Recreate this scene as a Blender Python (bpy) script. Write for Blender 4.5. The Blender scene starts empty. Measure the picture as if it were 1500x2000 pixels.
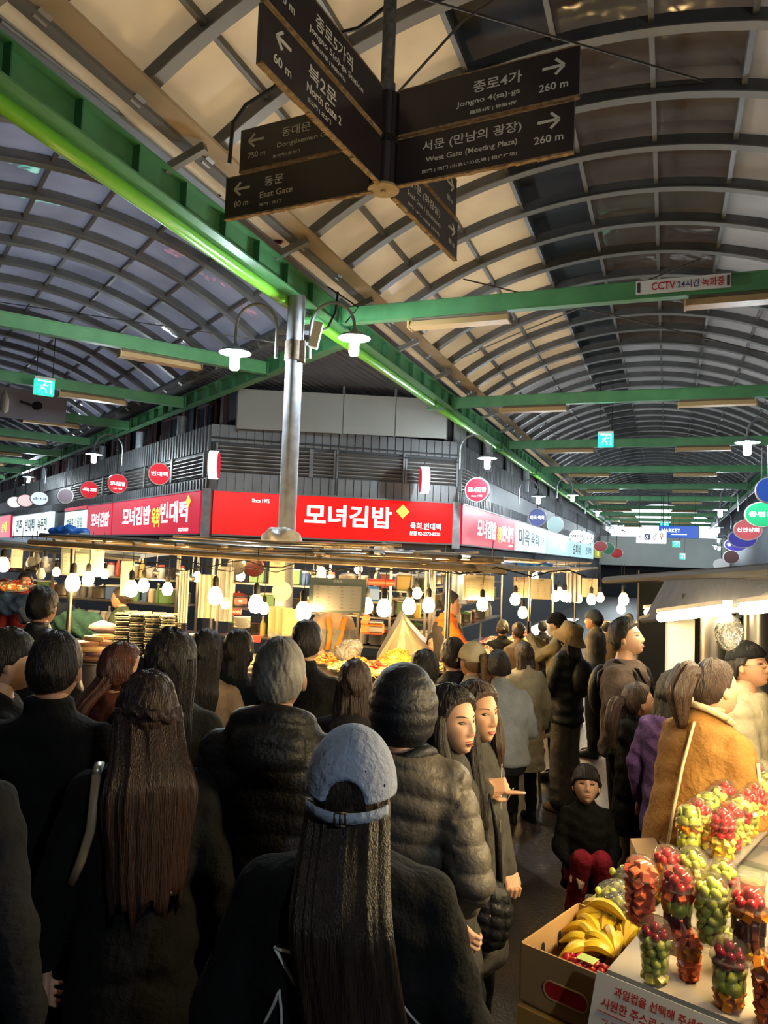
import bpy, bmesh, math, random
import numpy as np
from mathutils import Vector, Matrix, Euler
sc = bpy.context.scene
C = sc.collection
PI = math.pi
rnd = random.Random(7)
# ---------------------------------------------------------------- camera
CAM_H, F = 2.03, 1480.0
PITCH, ROLL = math.radians(3.40), 0.036
cd = bpy.data.cameras.new('camera'); cam = bpy.data.objects.new('camera', cd); C.objects.link(cam)
cd.lens = F / 2000 * 36; cd.sensor_width = 36; cd.clip_start = 0.05; cd.clip_end = 300
CM = Matrix.Translation((0, 0, CAM_H)) @ Matrix.Rotation(PI / 2 + PITCH, 4, 'X') @ Matrix.Rotation(ROLL, 4, 'Z')
cam.matrix_world = CM
sc.camera = cam
# ---------------------------------------------------------------- dusk sky, exposure
w = bpy.data.worlds.new('dusk'); sc.world = w; w.use_nodes = True
bg = w.node_tree.nodes['Background']
bg.inputs[0].default_value = (0.80, 0.88, 1.0, 1); bg.inputs[1].default_value = 2.1
sc.view_settings.view_transform = 'Standard'; sc.view_settings.look = 'None'
sc.view_settings.exposure = 0.28; sc.view_settings.gamma = 1.0; sc.view_settings.use_curve_mapping = False
sc.cycles.max_bounces = 7; sc.cycles.diffuse_bounces = 3; sc.cycles.glossy_bounces = 3
sc.cycles.transmission_bounces = 4; sc.cycles.transparent_max_bounces = 24
sc.cycles.sample_clamp_indirect = 4.0; sc.cycles.use_light_tree = True; sc.cycles.caustics_reflective = False
sc.cycles.caustics_refractive = False

def ray(x, y):
    d = CM.to_3x3() @ Vector(((x - 750) / F, -(y - 1000) / F, -1)); return d
def at(x, y, Y):
    "world point seen at pixel x, y whose depth along world +Y is Y"
    d = ray(x, y); t = Y / d.y
    return Vector((0, 0, CAM_H)) + d * t
def atz(x, y, z):
    d = ray(x, y); t = (z - CAM_H) / d.z
    return Vector((0, 0, CAM_H)) + d * t
A1, A2 = math.radians(20.6), math.radians(-34.6)     # headings of the right and the left arcade
def fr(a):
    return Vector((math.sin(a), math.cos(a), 0)), Vector((math.cos(a), -math.sin(a), 0))
D1, N1 = fr(A1); D2, N2 = fr(A2)
def c1(l, t, z): return N1 * l + D1 * t + Vector((0, 0, z))
def c2(l, t, z): return N2 * l + D2 * t + Vector((0, 0, z))

# ---------------------------------------------------------------- materials
_mats = {}
def mat(name, col=(.5, .5, .5), rough=.6, metal=0, emit=0, ecol=None, noise=None, col2=None, bump=0, bscale=40,
        stretch=None, spec=.5, coat=0, alpha=None, trans=0, sheen=0, sub=0):
    if name in _mats: return _mats[name]
    m = bpy.data.materials.new(name); _mats[name] = m; m.use_nodes = True
    nt = m.node_tree; N = nt.nodes; L = nt.links; b = N['Principled BSDF']
    b.inputs['Base Color'].default_value = (*col, 1); b.inputs['Roughness'].default_value = rough
    b.inputs['Metallic'].default_value = metal; b.inputs['Specular IOR Level'].default_value = spec
    if coat: b.inputs['Coat Weight'].default_value = coat; b.inputs['Coat Roughness'].default_value = .12
    if sheen: b.inputs['Sheen Weight'].default_value = sheen; b.inputs['Sheen Roughness'].default_value = .5
    if alpha is not None: b.inputs['Alpha'].default_value = alpha
    if sub:
        b.inputs['Subsurface Weight'].default_value = sub; b.inputs['Subsurface Radius'].default_value = (.012, .004, .002)
        b.inputs['Subsurface Scale'].default_value = 1
    if emit:
        b.inputs['Emission Color'].default_value = (*(ecol or col), 1); b.inputs['Emission Strength'].default_value = emit
    tc = None
    if noise or bump:
        tc = N.new('ShaderNodeTexCoord'); mp = N.new('ShaderNodeMapping'); L.new(tc.outputs['Object'], mp.inputs[0])
        if stretch: mp.inputs['Scale'].default_value = stretch
    if noise:
        n = N.new('ShaderNodeTexNoise'); n.inputs['Scale'].default_value = noise; n.inputs['Detail'].default_value = 5
        L.new(mp.outputs[0], n.inputs['Vector'])
        r = N.new('ShaderNodeValToRGB'); r.color_ramp.elements[0].position = .35; r.color_ramp.elements[1].position = .68
        r.color_ramp.elements[0].color = (*col, 1); r.color_ramp.elements[1].color = (*(col2 or [c * .75 for c in col]), 1)
        L.new(n.outputs[0], r.inputs[0]); L.new(r.outputs[0], b.inputs['Base Color'])
        if emit and not ecol: L.new(r.outputs[0], b.inputs['Emission Color'])
    if bump:
        n = N.new('ShaderNodeTexNoise'); n.inputs['Scale'].default_value = bscale; n.inputs['Detail'].default_value = 4
        L.new(mp.outputs[0], n.inputs['Vector'])
        bp = N.new('ShaderNodeBump'); bp.inputs['Strength'].default_value = bump; bp.inputs['Distance'].default_value = .02
        L.new(n.outputs[0], bp.inputs['Height']); L.new(bp.outputs[0], b.inputs['Normal'])
    return m
def clear(name, tint=(1, 1, 1), white=.06, gloss=.9, rough=.04, bump=0, bscale=14):
    "thin clear plastic or glass"
    if name in _mats: return _mats[name]
    m = bpy.data.materials.new(name); _mats[name] = m; m.use_nodes = True
    nt = m.node_tree; N = nt.nodes; L = nt.links; N.remove(N['Principled BSDF']); out = N['Material Output']
    t = N.new('ShaderNodeBsdfTransparent'); t.inputs[0].default_value = (*tint, 1)
    d = N.new('ShaderNodeBsdfDiffuse'); d.inputs[0].default_value = (.9, .9, .9, 1)
    g = N.new('ShaderNodeBsdfGlossy'); g.inputs['Roughness'].default_value = rough
    lw = N.new('ShaderNodeLayerWeight'); lw.inputs[0].default_value = .35
    m1 = N.new('ShaderNodeMixShader'); m1.inputs[0].default_value = white; L.new(t.outputs[0], m1.inputs[1]); L.new(d.outputs[0], m1.inputs[2])
    mu = N.new('ShaderNodeMath'); mu.operation = 'MULTIPLY'; mu.inputs[1].default_value = gloss; L.new(lw.outputs['Fresnel'], mu.inputs[0])
    m2 = N.new('ShaderNodeMixShader'); L.new(mu.outputs[0], m2.inputs[0]); L.new(m1.outputs[0], m2.inputs[1]); L.new(g.outputs[0], m2.inputs[2])
    if bump:
        n = N.new('ShaderNodeTexNoise'); n.inputs['Scale'].default_value = bscale
        tc = N.new('ShaderNodeTexCoord'); L.new(tc.outputs['Object'], n.inputs['Vector'])
        bp = N.new('ShaderNodeBump'); bp.inputs['Strength'].default_value = bump; bp.inputs['Distance'].default_value = .05
        L.new(n.outputs[0], bp.inputs['Height']); L.new(bp.outputs[0], g.inputs['Normal']); L.new(bp.outputs[0], lw.inputs['Normal'])
    L.new(m2.outputs[0], out.inputs[0]); return m
def sheet(name, col, trans=.5, gloss=.12, rough=.15, col2=None, nscale=1.2):
    "translucent roofing sheet with a glossy, slightly wavy face"
    if name in _mats: return _mats[name]
    m = bpy.data.materials.new(name); _mats[name] = m; m.use_nodes = True
    nt = m.node_tree; N = nt.nodes; L = nt.links; N.remove(N['Principled BSDF']); out = N['Material Output']
    tc = N.new('ShaderNodeTexCoord'); n = N.new('ShaderNodeTexNoise'); n.inputs['Scale'].default_value = nscale; n.inputs['Detail'].default_value = 4
    L.new(tc.outputs['Object'], n.inputs['Vector'])
    r = N.new('ShaderNodeValToRGB'); r.color_ramp.elements[0].position = .35; r.color_ramp.elements[1].position = .7
    r.color_ramp.elements[0].color = (*col, 1); r.color_ramp.elements[1].color = (*(col2 or [c * .7 for c in col]), 1)
    L.new(n.outputs[0], r.inputs[0])
    d = N.new('ShaderNodeBsdfDiffuse'); t = N.new('ShaderNodeBsdfTranslucent'); g = N.new('ShaderNodeBsdfGlossy'); g.inputs['Roughness'].default_value = rough
    L.new(r.outputs[0], d.inputs[0]); L.new(r.outputs[0], t.inputs[0])
    a = N.new('ShaderNodeMixShader'); a.inputs[0].default_value = trans; L.new(d.outputs[0], a.inputs[1]); L.new(t.outputs[0], a.inputs[2])
    b = N.new('ShaderNodeMixShader'); b.inputs[0].default_value = gloss; L.new(a.outputs[0], b.inputs[1]); L.new(g.outputs[0], b.inputs[2])
    n2 = N.new('ShaderNodeTexNoise'); n2.inputs['Scale'].default_value = 2.2; L.new(tc.outputs['Object'], n2.inputs['Vector'])
    bp = N.new('ShaderNodeBump'); bp.inputs['Strength'].default_value = .5; bp.inputs['Distance'].default_value = .06
    L.new(n2.outputs[0], bp.inputs['Height']); L.new(bp.outputs[0], g.inputs['Normal'])
    L.new(b.outputs[0], out.inputs[0]); return m

# ---------------------------------------------------------------- geometry helpers
def frame(d, up=None):
    d = Vector(d).normalized(); u = Vector(up) if up else Vector((0, 0, 1))
    if abs(d.dot(u.normalized())) > .98: u = Vector((1, 0, 0))
    x = d.cross(u).normalized(); y = x.cross(d).normalized()
    return x, y, d
class Geo:
    def __init__(s): s.v = []; s.f = []; s.m = []
    def add(s, vs, fs, mi=0):
        o = len(s.v); s.v.extend([tuple(v) for v in vs]); s.f.extend([tuple(i + o for i in f) for f in fs]); s.m.extend([mi] * len(fs)); return s
    def box(s, c, size, M=None, mi=0, bev=0):
        x, y, z = (q / 2 for q in size); c = Vector(c)
        if bev:
            b = min(bev, x * .9, y * .9, z * .9); vs = []
            for zz, k in ((-z, b), (-z + b, 0), (z - b, 0), (z, b)):
                vs += [(-x + k, -y + k, zz), (x - k, -y + k, zz), (x - k, y - k, zz), (-x + k, y - k, zz)]
            fs = [(3, 2, 1, 0), (12, 13, 14, 15)] + [(4 * r + i, 4 * r + (i + 1) % 4, 4 * r + 4 + (i + 1) % 4, 4 * r + 4 + i) for r in range(3) for i in range(4)]
        else:
            vs = [(-x, -y, -z), (x, -y, -z), (x, y, -z), (-x, y, -z), (-x, -y, z), (x, -y, z), (x, y, z), (-x, y, z)]
            fs = [(3, 2, 1, 0), (4, 5, 6, 7), (0, 1, 5, 4), (1, 2, 6, 5), (2, 3, 7, 6), (3, 0, 4, 7)]
        R = M.to_3x3() if M is not None else None
        return s.add([(R @ Vector(v) if R else Vector(v)) + c for v in vs], fs, mi)
    def bar(s, p0, p1, wd, ht, up=None, mi=0):
        "rectangular bar from p0 to p1"
        p0, p1 = Vector(p0), Vector(p1); x, y, d = frame(p1 - p0, up)
        vs = [p + x * a * wd / 2 + y * b * ht / 2 for p in (p0, p1) for a, b in ((-1, -1), (1, -1), (1, 1), (-1, 1))]
        return s.add(vs, [(3, 2, 1, 0), (4, 5, 6, 7), (0, 1, 5, 4), (1, 2, 6, 5), (2, 3, 7, 6), (3, 0, 4, 7)][::1], mi)
    def tube(s, pts, r, n=8, mi=0, caps=True, flat=1.0):
        pts = [Vector(p) for p in pts]; k = len(pts); rs = r if isinstance(r, (list, tuple)) else [r] * k
        vs = []; px = None
        for i, p in enumerate(pts):
            d = (pts[min(i + 1, k - 1)] - pts[max(i - 1, 0)])
            if d.length < 1e-9: d = Vector((0, 0, 1))
            d.normalize()
            if px is None: x, y, _ = frame(d)
            else:
                x = px - d * px.dot(d)
                x = x.normalized() if x.length > 1e-6 else frame(d)[0]
                y = x.cross(d)
            px = x
            vs += [p + (x * math.cos(2 * PI * j / n) + y * math.sin(2 * PI * j / n) * flat) * rs[i] for j in range(n)]
        fs = [(i * n + j, i * n + (j + 1) % n, (i + 1) * n + (j + 1) % n, (i + 1) * n + j) for i in range(k - 1) for j in range(n)]
        if caps: fs += [tuple(range(n))[::-1], tuple((k - 1) * n + j for j in range(n))]
        return s.add(vs, fs, mi)
    def cyl(s, p0, p1, r0, r1=None, n=16, mi=0, caps=True): return s.tube([p0, p1], [r0, r0 if r1 is None else r1], n, mi, caps)
    def lathe(s, prof, c=(0, 0, 0), n=20, mi=0, ax=None, sx=1, sy=1):
        "prof: list of (r, z)"
        c = Vector(c); X, Y, Z = (Vector((1, 0, 0)), Vector((0, 1, 0)), Vector((0, 0, 1))) if ax is None else frame(ax)
        vs = [c + X * math.cos(2 * PI * j / n) * r * sx + Y * math.sin(2 * PI * j / n) * r * sy + Z * z for r, z in prof for j in range(n)]
        k = len(prof)
        fs = [(i * n + j, i * n + (j + 1) % n, (i + 1) * n + (j + 1) % n, (i + 1) * n + j) for i in range(k - 1) for j in range(n)]
        if prof[0][0] > 1e-5: fs.append(tuple(range(n))[::-1])
        if prof[-1][0] > 1e-5: fs.append(tuple((k - 1) * n + j for j in range(n)))
        return s.add(vs, fs, mi)
    def ell(s, c, r, nu=14, nv=9, M=None, mi=0):
        c = Vector(c); r = (r, r, r) if isinstance(r, (int, float)) else r
        vs = [(0, 0, -r[2])]
        for i in range(1, nv):
            a = PI * i / nv - PI / 2
            vs += [(math.cos(a) * math.cos(2 * PI * j / nu) * r[0], math.cos(a) * math.sin(2 * PI * j / nu) * r[1], math.sin(a) * r[2]) for j in range(nu)]
        vs.append((0, 0, r[2])); t = len(vs) - 1
        fs = [(0, 1 + (j + 1) % nu, 1 + j) for j in range(nu)]
        fs += [(1 + i * nu + j, 1 + i * nu + (j + 1) % nu, 1 + (i + 1) * nu + (j + 1) % nu, 1 + (i + 1) * nu + j) for i in range(nv - 2) for j in range(nu)]
        fs += [(t, 1 + (nv - 2) * nu + j, 1 + (nv - 2) * nu + (j + 1) % nu) for j in range(nu)]
        R = M.to_3x3() if M is not None else None
        return s.add([(R @ Vector(v) if R else Vector(v)) + c for v in vs], fs, mi)
    def loft(s, rings, mi=0, caps=True, closed=True):
        n = len(rings[0]); k = len(rings); m = n if closed else n - 1
        fs = [(i * n + j, i * n + (j + 1) % n, (i + 1) * n + (j + 1) % n, (i + 1) * n + j) for i in range(k - 1) for j in range(m)]
        if caps and closed: fs += [tuple(range(n))[::-1], tuple((k - 1) * n + j for j in range(n))]
        return s.add([v for r in rings for v in r], fs, mi)
    def prism(s, pts, off, mi=0):
        "polygon pts swept by the vector off"
        off = Vector(off); n = len(pts); a = [Vector(p) for p in pts]
        return s.add(a + [p + off for p in a], [tuple(range(n))[::-1], tuple(range(n, 2 * n))] + [(i, (i + 1) % n, n + (i + 1) % n, n + i) for i in range(n)], mi)
    def join(s, o, M=None, mi=None):
        vs = [M @ Vector(v) for v in o.v] if M is not None else o.v
        k = len(s.v); s.v.extend([tuple(v) for v in vs]); s.f.extend([tuple(i + k for i in f) for f in o.f]); s.m.extend(o.m if mi is None else [mi] * len(o.f)); return s
    def mesh(s, name, mats, smooth=False, fix=True):
        me = bpy.data.meshes.new(name); me.from_pydata(s.v, [], s.f)
        for m_ in (mats if isinstance(mats, (list, tuple)) else [mats]): me.materials.append(m_)
        if len(me.materials) > 1: me.polygons.foreach_set('material_index', s.m)
        if fix:
            bm = bmesh.new(); bm.from_mesh(me); bmesh.ops.recalc_face_normals(bm, faces=bm.faces); bm.to_mesh(me); bm.free()
        if smooth:
            me.polygons.foreach_set('use_smooth', [True] * len(me.polygons))
            if smooth != 'all': me.set_sharp_from_angle(angle=math.radians(40))
        me.update(); return me
def link(name, me, parent=None, loc=None, rot=None):
    o = bpy.data.objects.new(name, me); C.objects.link(o)
    if parent is not None: o.parent = parent
    if loc is not None: o.location = loc
    if rot is not None: o.rotation_euler = rot if isinstance(rot, (tuple, Euler, Vector)) else (0, 0, rot)
    return o
def wloc(o):
    v = Vector((0, 0, 0))
    while o is not None: v += o.location; o = o.parent
    return v
def part(name, g, mats, parent=None, world=False, smooth=False, loc=None, rot=None, label=None):
    "link one Geo as one mesh object; world=True: g is in world coordinates and the parents are unrotated"
    if world and parent is not None:
        k = wloc(parent); g.v = [(a - k.x, b - k.y, c - k.z) for a, b, c in g.v]
    o = link(name, g.mesh(name, mats, smooth), parent, loc, rot)
    if label: o['label'] = label
    return o
def tag(o, label=None, cat=None, group=None, kind=None):
    if label: o['label'] = label
    if cat: o['category'] = cat
    if group: o['group'] = group
    if kind: o['kind'] = kind
    return o
def thing(name, label, cat, loc=(0, 0, 0), rz=0, group=None):
    o = link(name, None, None, Vector(loc), rz); o.empty_display_size = .1
    return tag(o, label, cat, group)
def dup(o, loc=None, rz=None, label=None, parent=None):
    c = o.copy(); C.objects.link(c); c.parent = parent
    if loc is not None: c.location = loc
    if rz is not None: c.rotation_euler = rz if isinstance(rz, (tuple, Euler)) else (0, 0, rz)
    if label: c['label'] = label
    for ch in KIDS(o): dup(ch, parent=c)
    return c
def KIDS(o): return list(o.children)
def struct(name, g=None, mats=None, label=None, world=True, smooth=False):
    o = part(name, g, mats, smooth=smooth) if g else link(name, None)
    o['kind'] = 'structure'
    if label: o['label'] = label
    return o
_tmp = bpy.data.scenes.new('workbench')          # small scene in which text and remeshed shapes are evaluated; removed at the end
def baked(o):
    _tmp.collection.objects.link(o)
    with bpy.context.temp_override(scene=_tmp, view_layer=_tmp.view_layers[0]):
        dg = bpy.context.evaluated_depsgraph_get(); dg.update(); me = bpy.data.meshes.new_from_object(o.evaluated_get(dg))
    return me
def text_geo(s, size, ex=.002, bold=.0, spacing=1.0, res=3):
    "lettering in the XZ plane, centred, facing -Y; returns Geo and width"
    cu = bpy.data.curves.new('t', 'FONT'); cu.body = s; cu.size = size; cu.extrude = ex; cu.offset = bold * size; cu.resolution_u = res
    cu.align_x = 'CENTER'; cu.align_y = 'CENTER'; cu.space_character = spacing
    o = bpy.data.objects.new('t', cu); me = baked(o)
    bpy.data.objects.remove(o); bpy.data.curves.remove(cu)
    g = Geo(); g.v = [(v.co.x, -v.co.z, v.co.y) for v in me.vertices]; g.f = [tuple(p.vertices) for p in me.polygons]; g.m = [0] * len(g.f)
    bpy.data.meshes.remove(me)
    xs = [v[0] for v in g.v] or [0]; zs = [v[2] for v in g.v] or [0]
    cx, cz = (max(xs) + min(xs)) / 2, (max(zs) + min(zs)) / 2
    g.v = [(x - cx, y, z - cz) for x, y, z in g.v]
    g.w, g.h = max(xs) - min(xs), max(zs) - min(zs)
    return g
def letter(parent, s, m, c, h=None, wd=None, X=(1, 0, 0), Z=(0, 0, 1), bold=0, world=True, ex=.002, out=.004, name='lettering', res=3):
    "put text centred at c on the plane X, Z (normal N = X x Z reversed, toward the reader); h / wd fix its height / width"
    g = text_geo(s, 1.0, 0.0, bold, res=res)
    X = Vector(X).normalized(); Z = Vector(Z).normalized(); Nn = Z.cross(X) * -1   # toward reader = X x Z
    Nn = X.cross(Z)
    sy = (h / g.h) if h else None; sx = (wd / g.w) if wd else sy
    if sy is None: sy = sx
    c = Vector(c) + Nn * out
    g.v = [tuple(c + X * x * sx + Z * z * sy + Nn * (-y * ex)) for x, y, z in g.v]
    # depsgraph flat text: give it the small thickness ex
    k = len(g.v); vs = g.v + [tuple(Vector(v) - Nn * ex) for v in g.v]
    g2 = Geo(); g2.v = g.v; g2.f = g.f; g2.m = g.m
    return part(name, g2, m, parent, world=world)
# ================================================================ MATERIALS
M = {}
M['rib'] = mat('rib_steel', (.14, .145, .15), .55, .1, noise=3, col2=(.09, .093, .097))
M['rib_edge'] = mat('rib_edge_steel', (.22, .215, .20), .5, .3)
M['green'] = mat('green_paint', (.095, .30, .12), .45, noise=4, col2=(.07, .24, .095), coat=.2)
M['dgreen'] = mat('dark_green_paint', (.035, .17, .065), .5, noise=4, col2=(.025, .12, .045))
M['pipe'] = mat('bright_green_pipe_paint', (.24, .68, .05), .3, coat=.5)
M['eave'] = mat('grey_eave_steel', (.20, .195, .185), .6, noise=2, col2=(.13, .125, .12))
M['soffit'] = mat('pale_soffit_sheet', (.36, .37, .40), .5, noise=1.5, col2=(.28, .29, .32))
M['beige'] = sheet('beige_roof_sheet', (.84, .70, .50), .55, .06, .22, col2=(.66, .54, .38))
M['grey_lit_sheet'] = sheet('grey_lit_roof_sheet', (.62, .60, .57), .5, .16, .12, col2=(.5, .48, .46))  # same roofing farther in, its greyer light put into the colour
M['pale_sheet'] = sheet('pale_roof_sheet', (.70, .62, .52), .5, .22, .06, col2=(.52, .46, .38))
M['cool_lit_sheet'] = sheet('cool_lit_roof_sheet', (.60, .61, .68), .55, .30, .06, col2=(.44, .45, .51))  # left arcade roofing with the cool local light put into its colour
M['shaded_sheet'] = sheet('shaded_roof_sheet', (.24, .19, .15), .4, .14, .12)  # darker copy of the roofing, shade of the ridge band put into its colour
M['dark_gap_sheet'] = mat('dark_gap_panel', (.012, .014, .02), .5)  # black panel standing in for the unlit opening along the vault
M['galv'] = mat('galvanised_pole', (.33, .36, .40), .45, .15, noise=9, col2=(.24, .25, .27))
M['clad'] = mat('grey_metal_cladding', (.17, .175, .18), .5, .35, noise=2, col2=(.12, .125, .13))
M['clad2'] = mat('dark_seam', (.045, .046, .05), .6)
M['louver'] = mat('brown_grey_louver', (.20, .185, .17), .45, .5)
M['fascia'] = mat('beige_grey_fascia_panel', (.34, .35, .33), .6, noise=1.3, col2=(.31, .32, .305))
M['black'] = mat('matt_black', (.006, .007, .009), .7)
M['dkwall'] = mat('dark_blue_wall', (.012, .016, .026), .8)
M['maroon'] = mat('dark_maroon_frame', (.06, .02, .02), .6)
M['glass'] = mat('dark_window_glass', (.02, .025, .03), .08, spec=.8)
M['white'] = mat('white_plastic', (.75, .75, .72), .4)
M['tan'] = mat('tan_fluorescent_housing', (.62, .42, .19), .5, noise=2, col2=(.52, .35, .16))
M['tan2'] = mat('dusty_housing_top', (.16, .12, .08), .8)
M['cool'] = mat('cool_white_lamp', (1, 1, 1), .5, emit=650, ecol=(.80, .93, 1.0))
M['warm'] = mat('warm_white_lamp', (1, 1, 1), .5, emit=160, ecol=(1.0, .64, .25))
M['warmglass'] = mat('lit_bulb_neck', (1, .9, .6), .3, emit=5, ecol=(1.0, .72, .28))
M['floor'] = mat('wet_dark_asphalt', (.030, .023, .019), .34, noise=2.2, col2=(.060, .036, .025), bump=.5, bscale=60)
M['signbrown'] = mat('dark_brown_sign_paint', (.030, .020, .022), .38, noise=3, col2=(.022, .017, .022), coat=.25)
M['signedge'] = mat('rusted_tan_sign_edge', (.40, .27, .14), .8, noise=30, col2=(.16, .09, .05))
M['signtext'] = mat('cream_sign_lettering', (.80, .78, .70), .5)
M['wire'] = mat('black_cable', (.01, .01, .01), .6)
M['gwire'] = mat('grey_cable', (.10, .09, .08), .6)
M['redlamp'] = mat('dark_red_glass', (.10, .005, .008), .15, spec=.8)

# ================================================================ GROUND
g = Geo(); g.box((2, 25, -.05), (90, 110, .1)); fl = struct('floor', g, M['floor'], 'dark wet-looking asphalt market floor')
# ================================================================ ROOF VAULTS
ZS = 5.42; RISE = 1.08; HALF = 3.27; RR = (RISE ** 2 + HALF ** 2) / (2 * RISE)
TH = math.asin(HALF / RR)
def vprof(u, dr=0):
    "u in -1..1 across the vault -> lateral offset from its centre, z"
    a = u * TH; return (RR + dr) * math.sin(a), ZS + RISE - RR + (RR + dr) * math.cos(a)
def vault(cf, lc, t0, n, step, nseg, matf, ok, limit, name, label, central=None):
    root = struct(name, None, None, label)
    us = [-1 + 2 * i / nseg for i in range(nseg + 1)]
    cnt = 0; rest = {}
    for k in range(n):
        ta, tb = t0 + k * step, t0 + (k + 1) * step
        for i in range(nseg):
            m_, raise_ = matf(i, k)
            sub = 4; pa = []
            for j in range(sub + 1):
                u = us[i] + (us[i + 1] - us[i]) * (-.004 + 1.008 * j / sub)
                l, z = vprof(u, .05 + raise_); pa.append((lc + l, z))
            mid = cf(pa[2][0], (ta + tb) / 2, 0)
            if not ok(mid): continue
            tt = ta - .002; te = tb + .002
            rings = [[cf(l, tt, z), cf(l, te, z), cf(l, te, z + .02), cf(l, tt, z + .02)] for l, z in pa]
            g = Geo(); g.loft(rings)
            if cnt < limit and 7 < k < 40: part('roof_panel', g, m_, root, smooth=True); cnt += 1
            else: rest.setdefault(m_.name, (Geo(), m_))[0].join(g)
    for nm, (g, m_) in rest.items():
        o = part('roof_panels_beyond', g, m_, root, smooth=True); o['kind'] = 'stuff'
    for k in range(n + 1):
        t = t0 + k * step; N_ = 30; pts = []
        for j in range(N_ + 1):
            u = -1 + 2 * j / N_; l, z = vprof(u, -.02); p = cf(lc + l, t, z)
            if ok(p): pts.append((p, l, z, u))
        if len(pts) < 2: continue
        d = cf(0, 1, 0) - cf(0, 0, 0); g = Geo()
        for half, lo, hi, mi in ((.035, -.055, .06, 0), (.055, -.068, -.055, 1)):
            rings = []
            for p, l, z, u in pts:
                q = []
                for s_, dr in ((-1, lo), (1, lo), (1, hi), (-1, hi)):
                    ll, zz = vprof(u, -.02 + dr); q.append(cf(lc + ll, t, zz) + d * half * s_)
                rings.append(q)
            g.loft(rings, mi)
        if k < 40: part('arch_rib', g, [M['rib'], M['rib_edge']], root)
        else: rest.setdefault('ribs', (Geo(), None))[0].join(g)
    if 'ribs' in rest: o = part('arch_ribs_beyond', rest['ribs'][0], [M['rib'], M['rib_edge']], root); o['kind'] = 'stuff'
    for i in range(1, nseg):
        l, z = vprof(us[i], .0); run = []
        g = Geo()
        for k in range(n):
            a, b = cf(lc + l, t0 + k * step, z), cf(lc + l, t0 + (k + 1) * step, z)
            if ok(a) and ok(b): g.bar(a, b, .045, .06)
        if g.v: part('purlin', g, M['rib_edge'], root)
    return root
vr = random.Random(3)
LC1 = -.57
def m1(i, k):
    if i in (3,): return M['dark_gap_sheet'], .14
    if i in (4, 5): return (M['shaded_sheet'] if k < 28 else M['grey_lit_sheet']), .14
    if i <= 2: return (M['beige'] if k < 28 else M['grey_lit_sheet']), 0
    return M['pale_sheet'] if k < 20 else M['grey_lit_sheet'], 0
vault(c1, LC1, -1.1 - .925 * 9, 71, .925, 9, m1, lambda p: True, 260, 'ceiling', 'barrel vaulted arcade roof of beige sheets over dark arched ribs')
LC2 = 1.96
def in2(p): return p.dot(N1) < -4.55
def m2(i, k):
    if i in (3,) and k > 15: return M['dark_gap_sheet'], 0
    return M['cool_lit_sheet'], 0
vault(c2, LC2, 1.0, 50, .925, 9, m2, in2, 240, 'ceiling_left_arcade', 'barrel vaulted roof over the left arcade, cool light put into its sheet colour')

# soffits and gutters between the vaults
def slab(name, pts, th, m_, label=None, up=True):
    g = Geo(); g.prism(pts, (0, 0, th)); return struct(name, g, m_, label)
ZF = 5.36
JT = 9.4                                            # t along the right arcade where the two rails meet
jp = None
# meeting point of rail lines: l1 = -3.98 and l2 = 5.36
a_ = np.array([[N1.x, N1.y], [N2.x, N2.y]]); sol = np.linalg.solve(a_, np.array([-3.98, 5.36])); JP = Vector((sol[0], sol[1], 0))
def meet(l1, l2):
    s_ = np.linalg.solve(a_, np.array([l1, l2])); return Vector((s_[0], s_[1], 0))
J_t1, J_t2 = JP.dot(D1), JP.dot(D2)
g = Geo()
g.prism([c1(-4.62, -1.5, ZF), c1(-4.02, -1.5, ZF), meet(-4.02, 4.9) + Vector((0, 0, ZF)), meet(-4.62, 4.9) + Vector((0, 0, ZF))], (0, 0, .03))
struct('trim_1', g, M['soffit'], 'pale grey soffit sheet beside the bright green pipe')
g = Geo(); g.prism([c1(-4.03, -9, ZF + .035), c1(-3.55, -9, ZF + .035), c1(-3.55, 62, ZF + .035), c1(-4.03, 62, ZF + .035)], (0, 0, .03))
struct('trim_2', g, M['beige'], 'beige soffit strip right of the green rail')
# triangular roof over the shop block between the arcades, corrugated underside
P0 = meet(-4.05, 5.0); g = Geo()
P1, P2 = c1(-4.05, 62, 0), c2(5.0, 62, 0)
g.prism([P0 + Vector((0, 0, 5.40)), P1 + Vector((0, 0, 5.40)), P2 + Vector((0, 0, 5.40))], (0, 0, .05))
struct('trim_3', g, mat('corrugated_soffit', (.14, .145, .15), .5, .3), 'grey corrugated soffit over the corner shop block')
for a, b, cf, ta, nm in ((2.58, 3.5, c1, -9, 'trim_9'), (-2.2, -1.22, c2, 2, 'trim_10')):
    g = Geo(); g.prism([cf(a, ta, ZF + .1), cf(b, ta, ZF + .1), cf(b, 62, ZF + .1), cf(a, 62, ZF + .1)], (0, 0, .03)); struct(nm, g, M['soffit'], 'grey soffit strip beside the vault, %s' % ('right arcade' if cf is c1 else 'left arcade'))
for i_, lab in ((3, 'left'), (6, 'right')):
    l, z = vprof(-1 + 2 * i_ / 9); g = Geo(); g.prism([c1(LC1 + l - .01, -9, z - .02), c1(LC1 + l + .01, -9, z - .02), c1(LC1 + l + .01, -9, z + .30), c1(LC1 + l - .01, -9, z + .30)], D1 * 66)
    struct('trim_%d' % (10 + i_), g, M['rib'], 'dark upstand board on the %s of the raised ridge' % lab)
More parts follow.
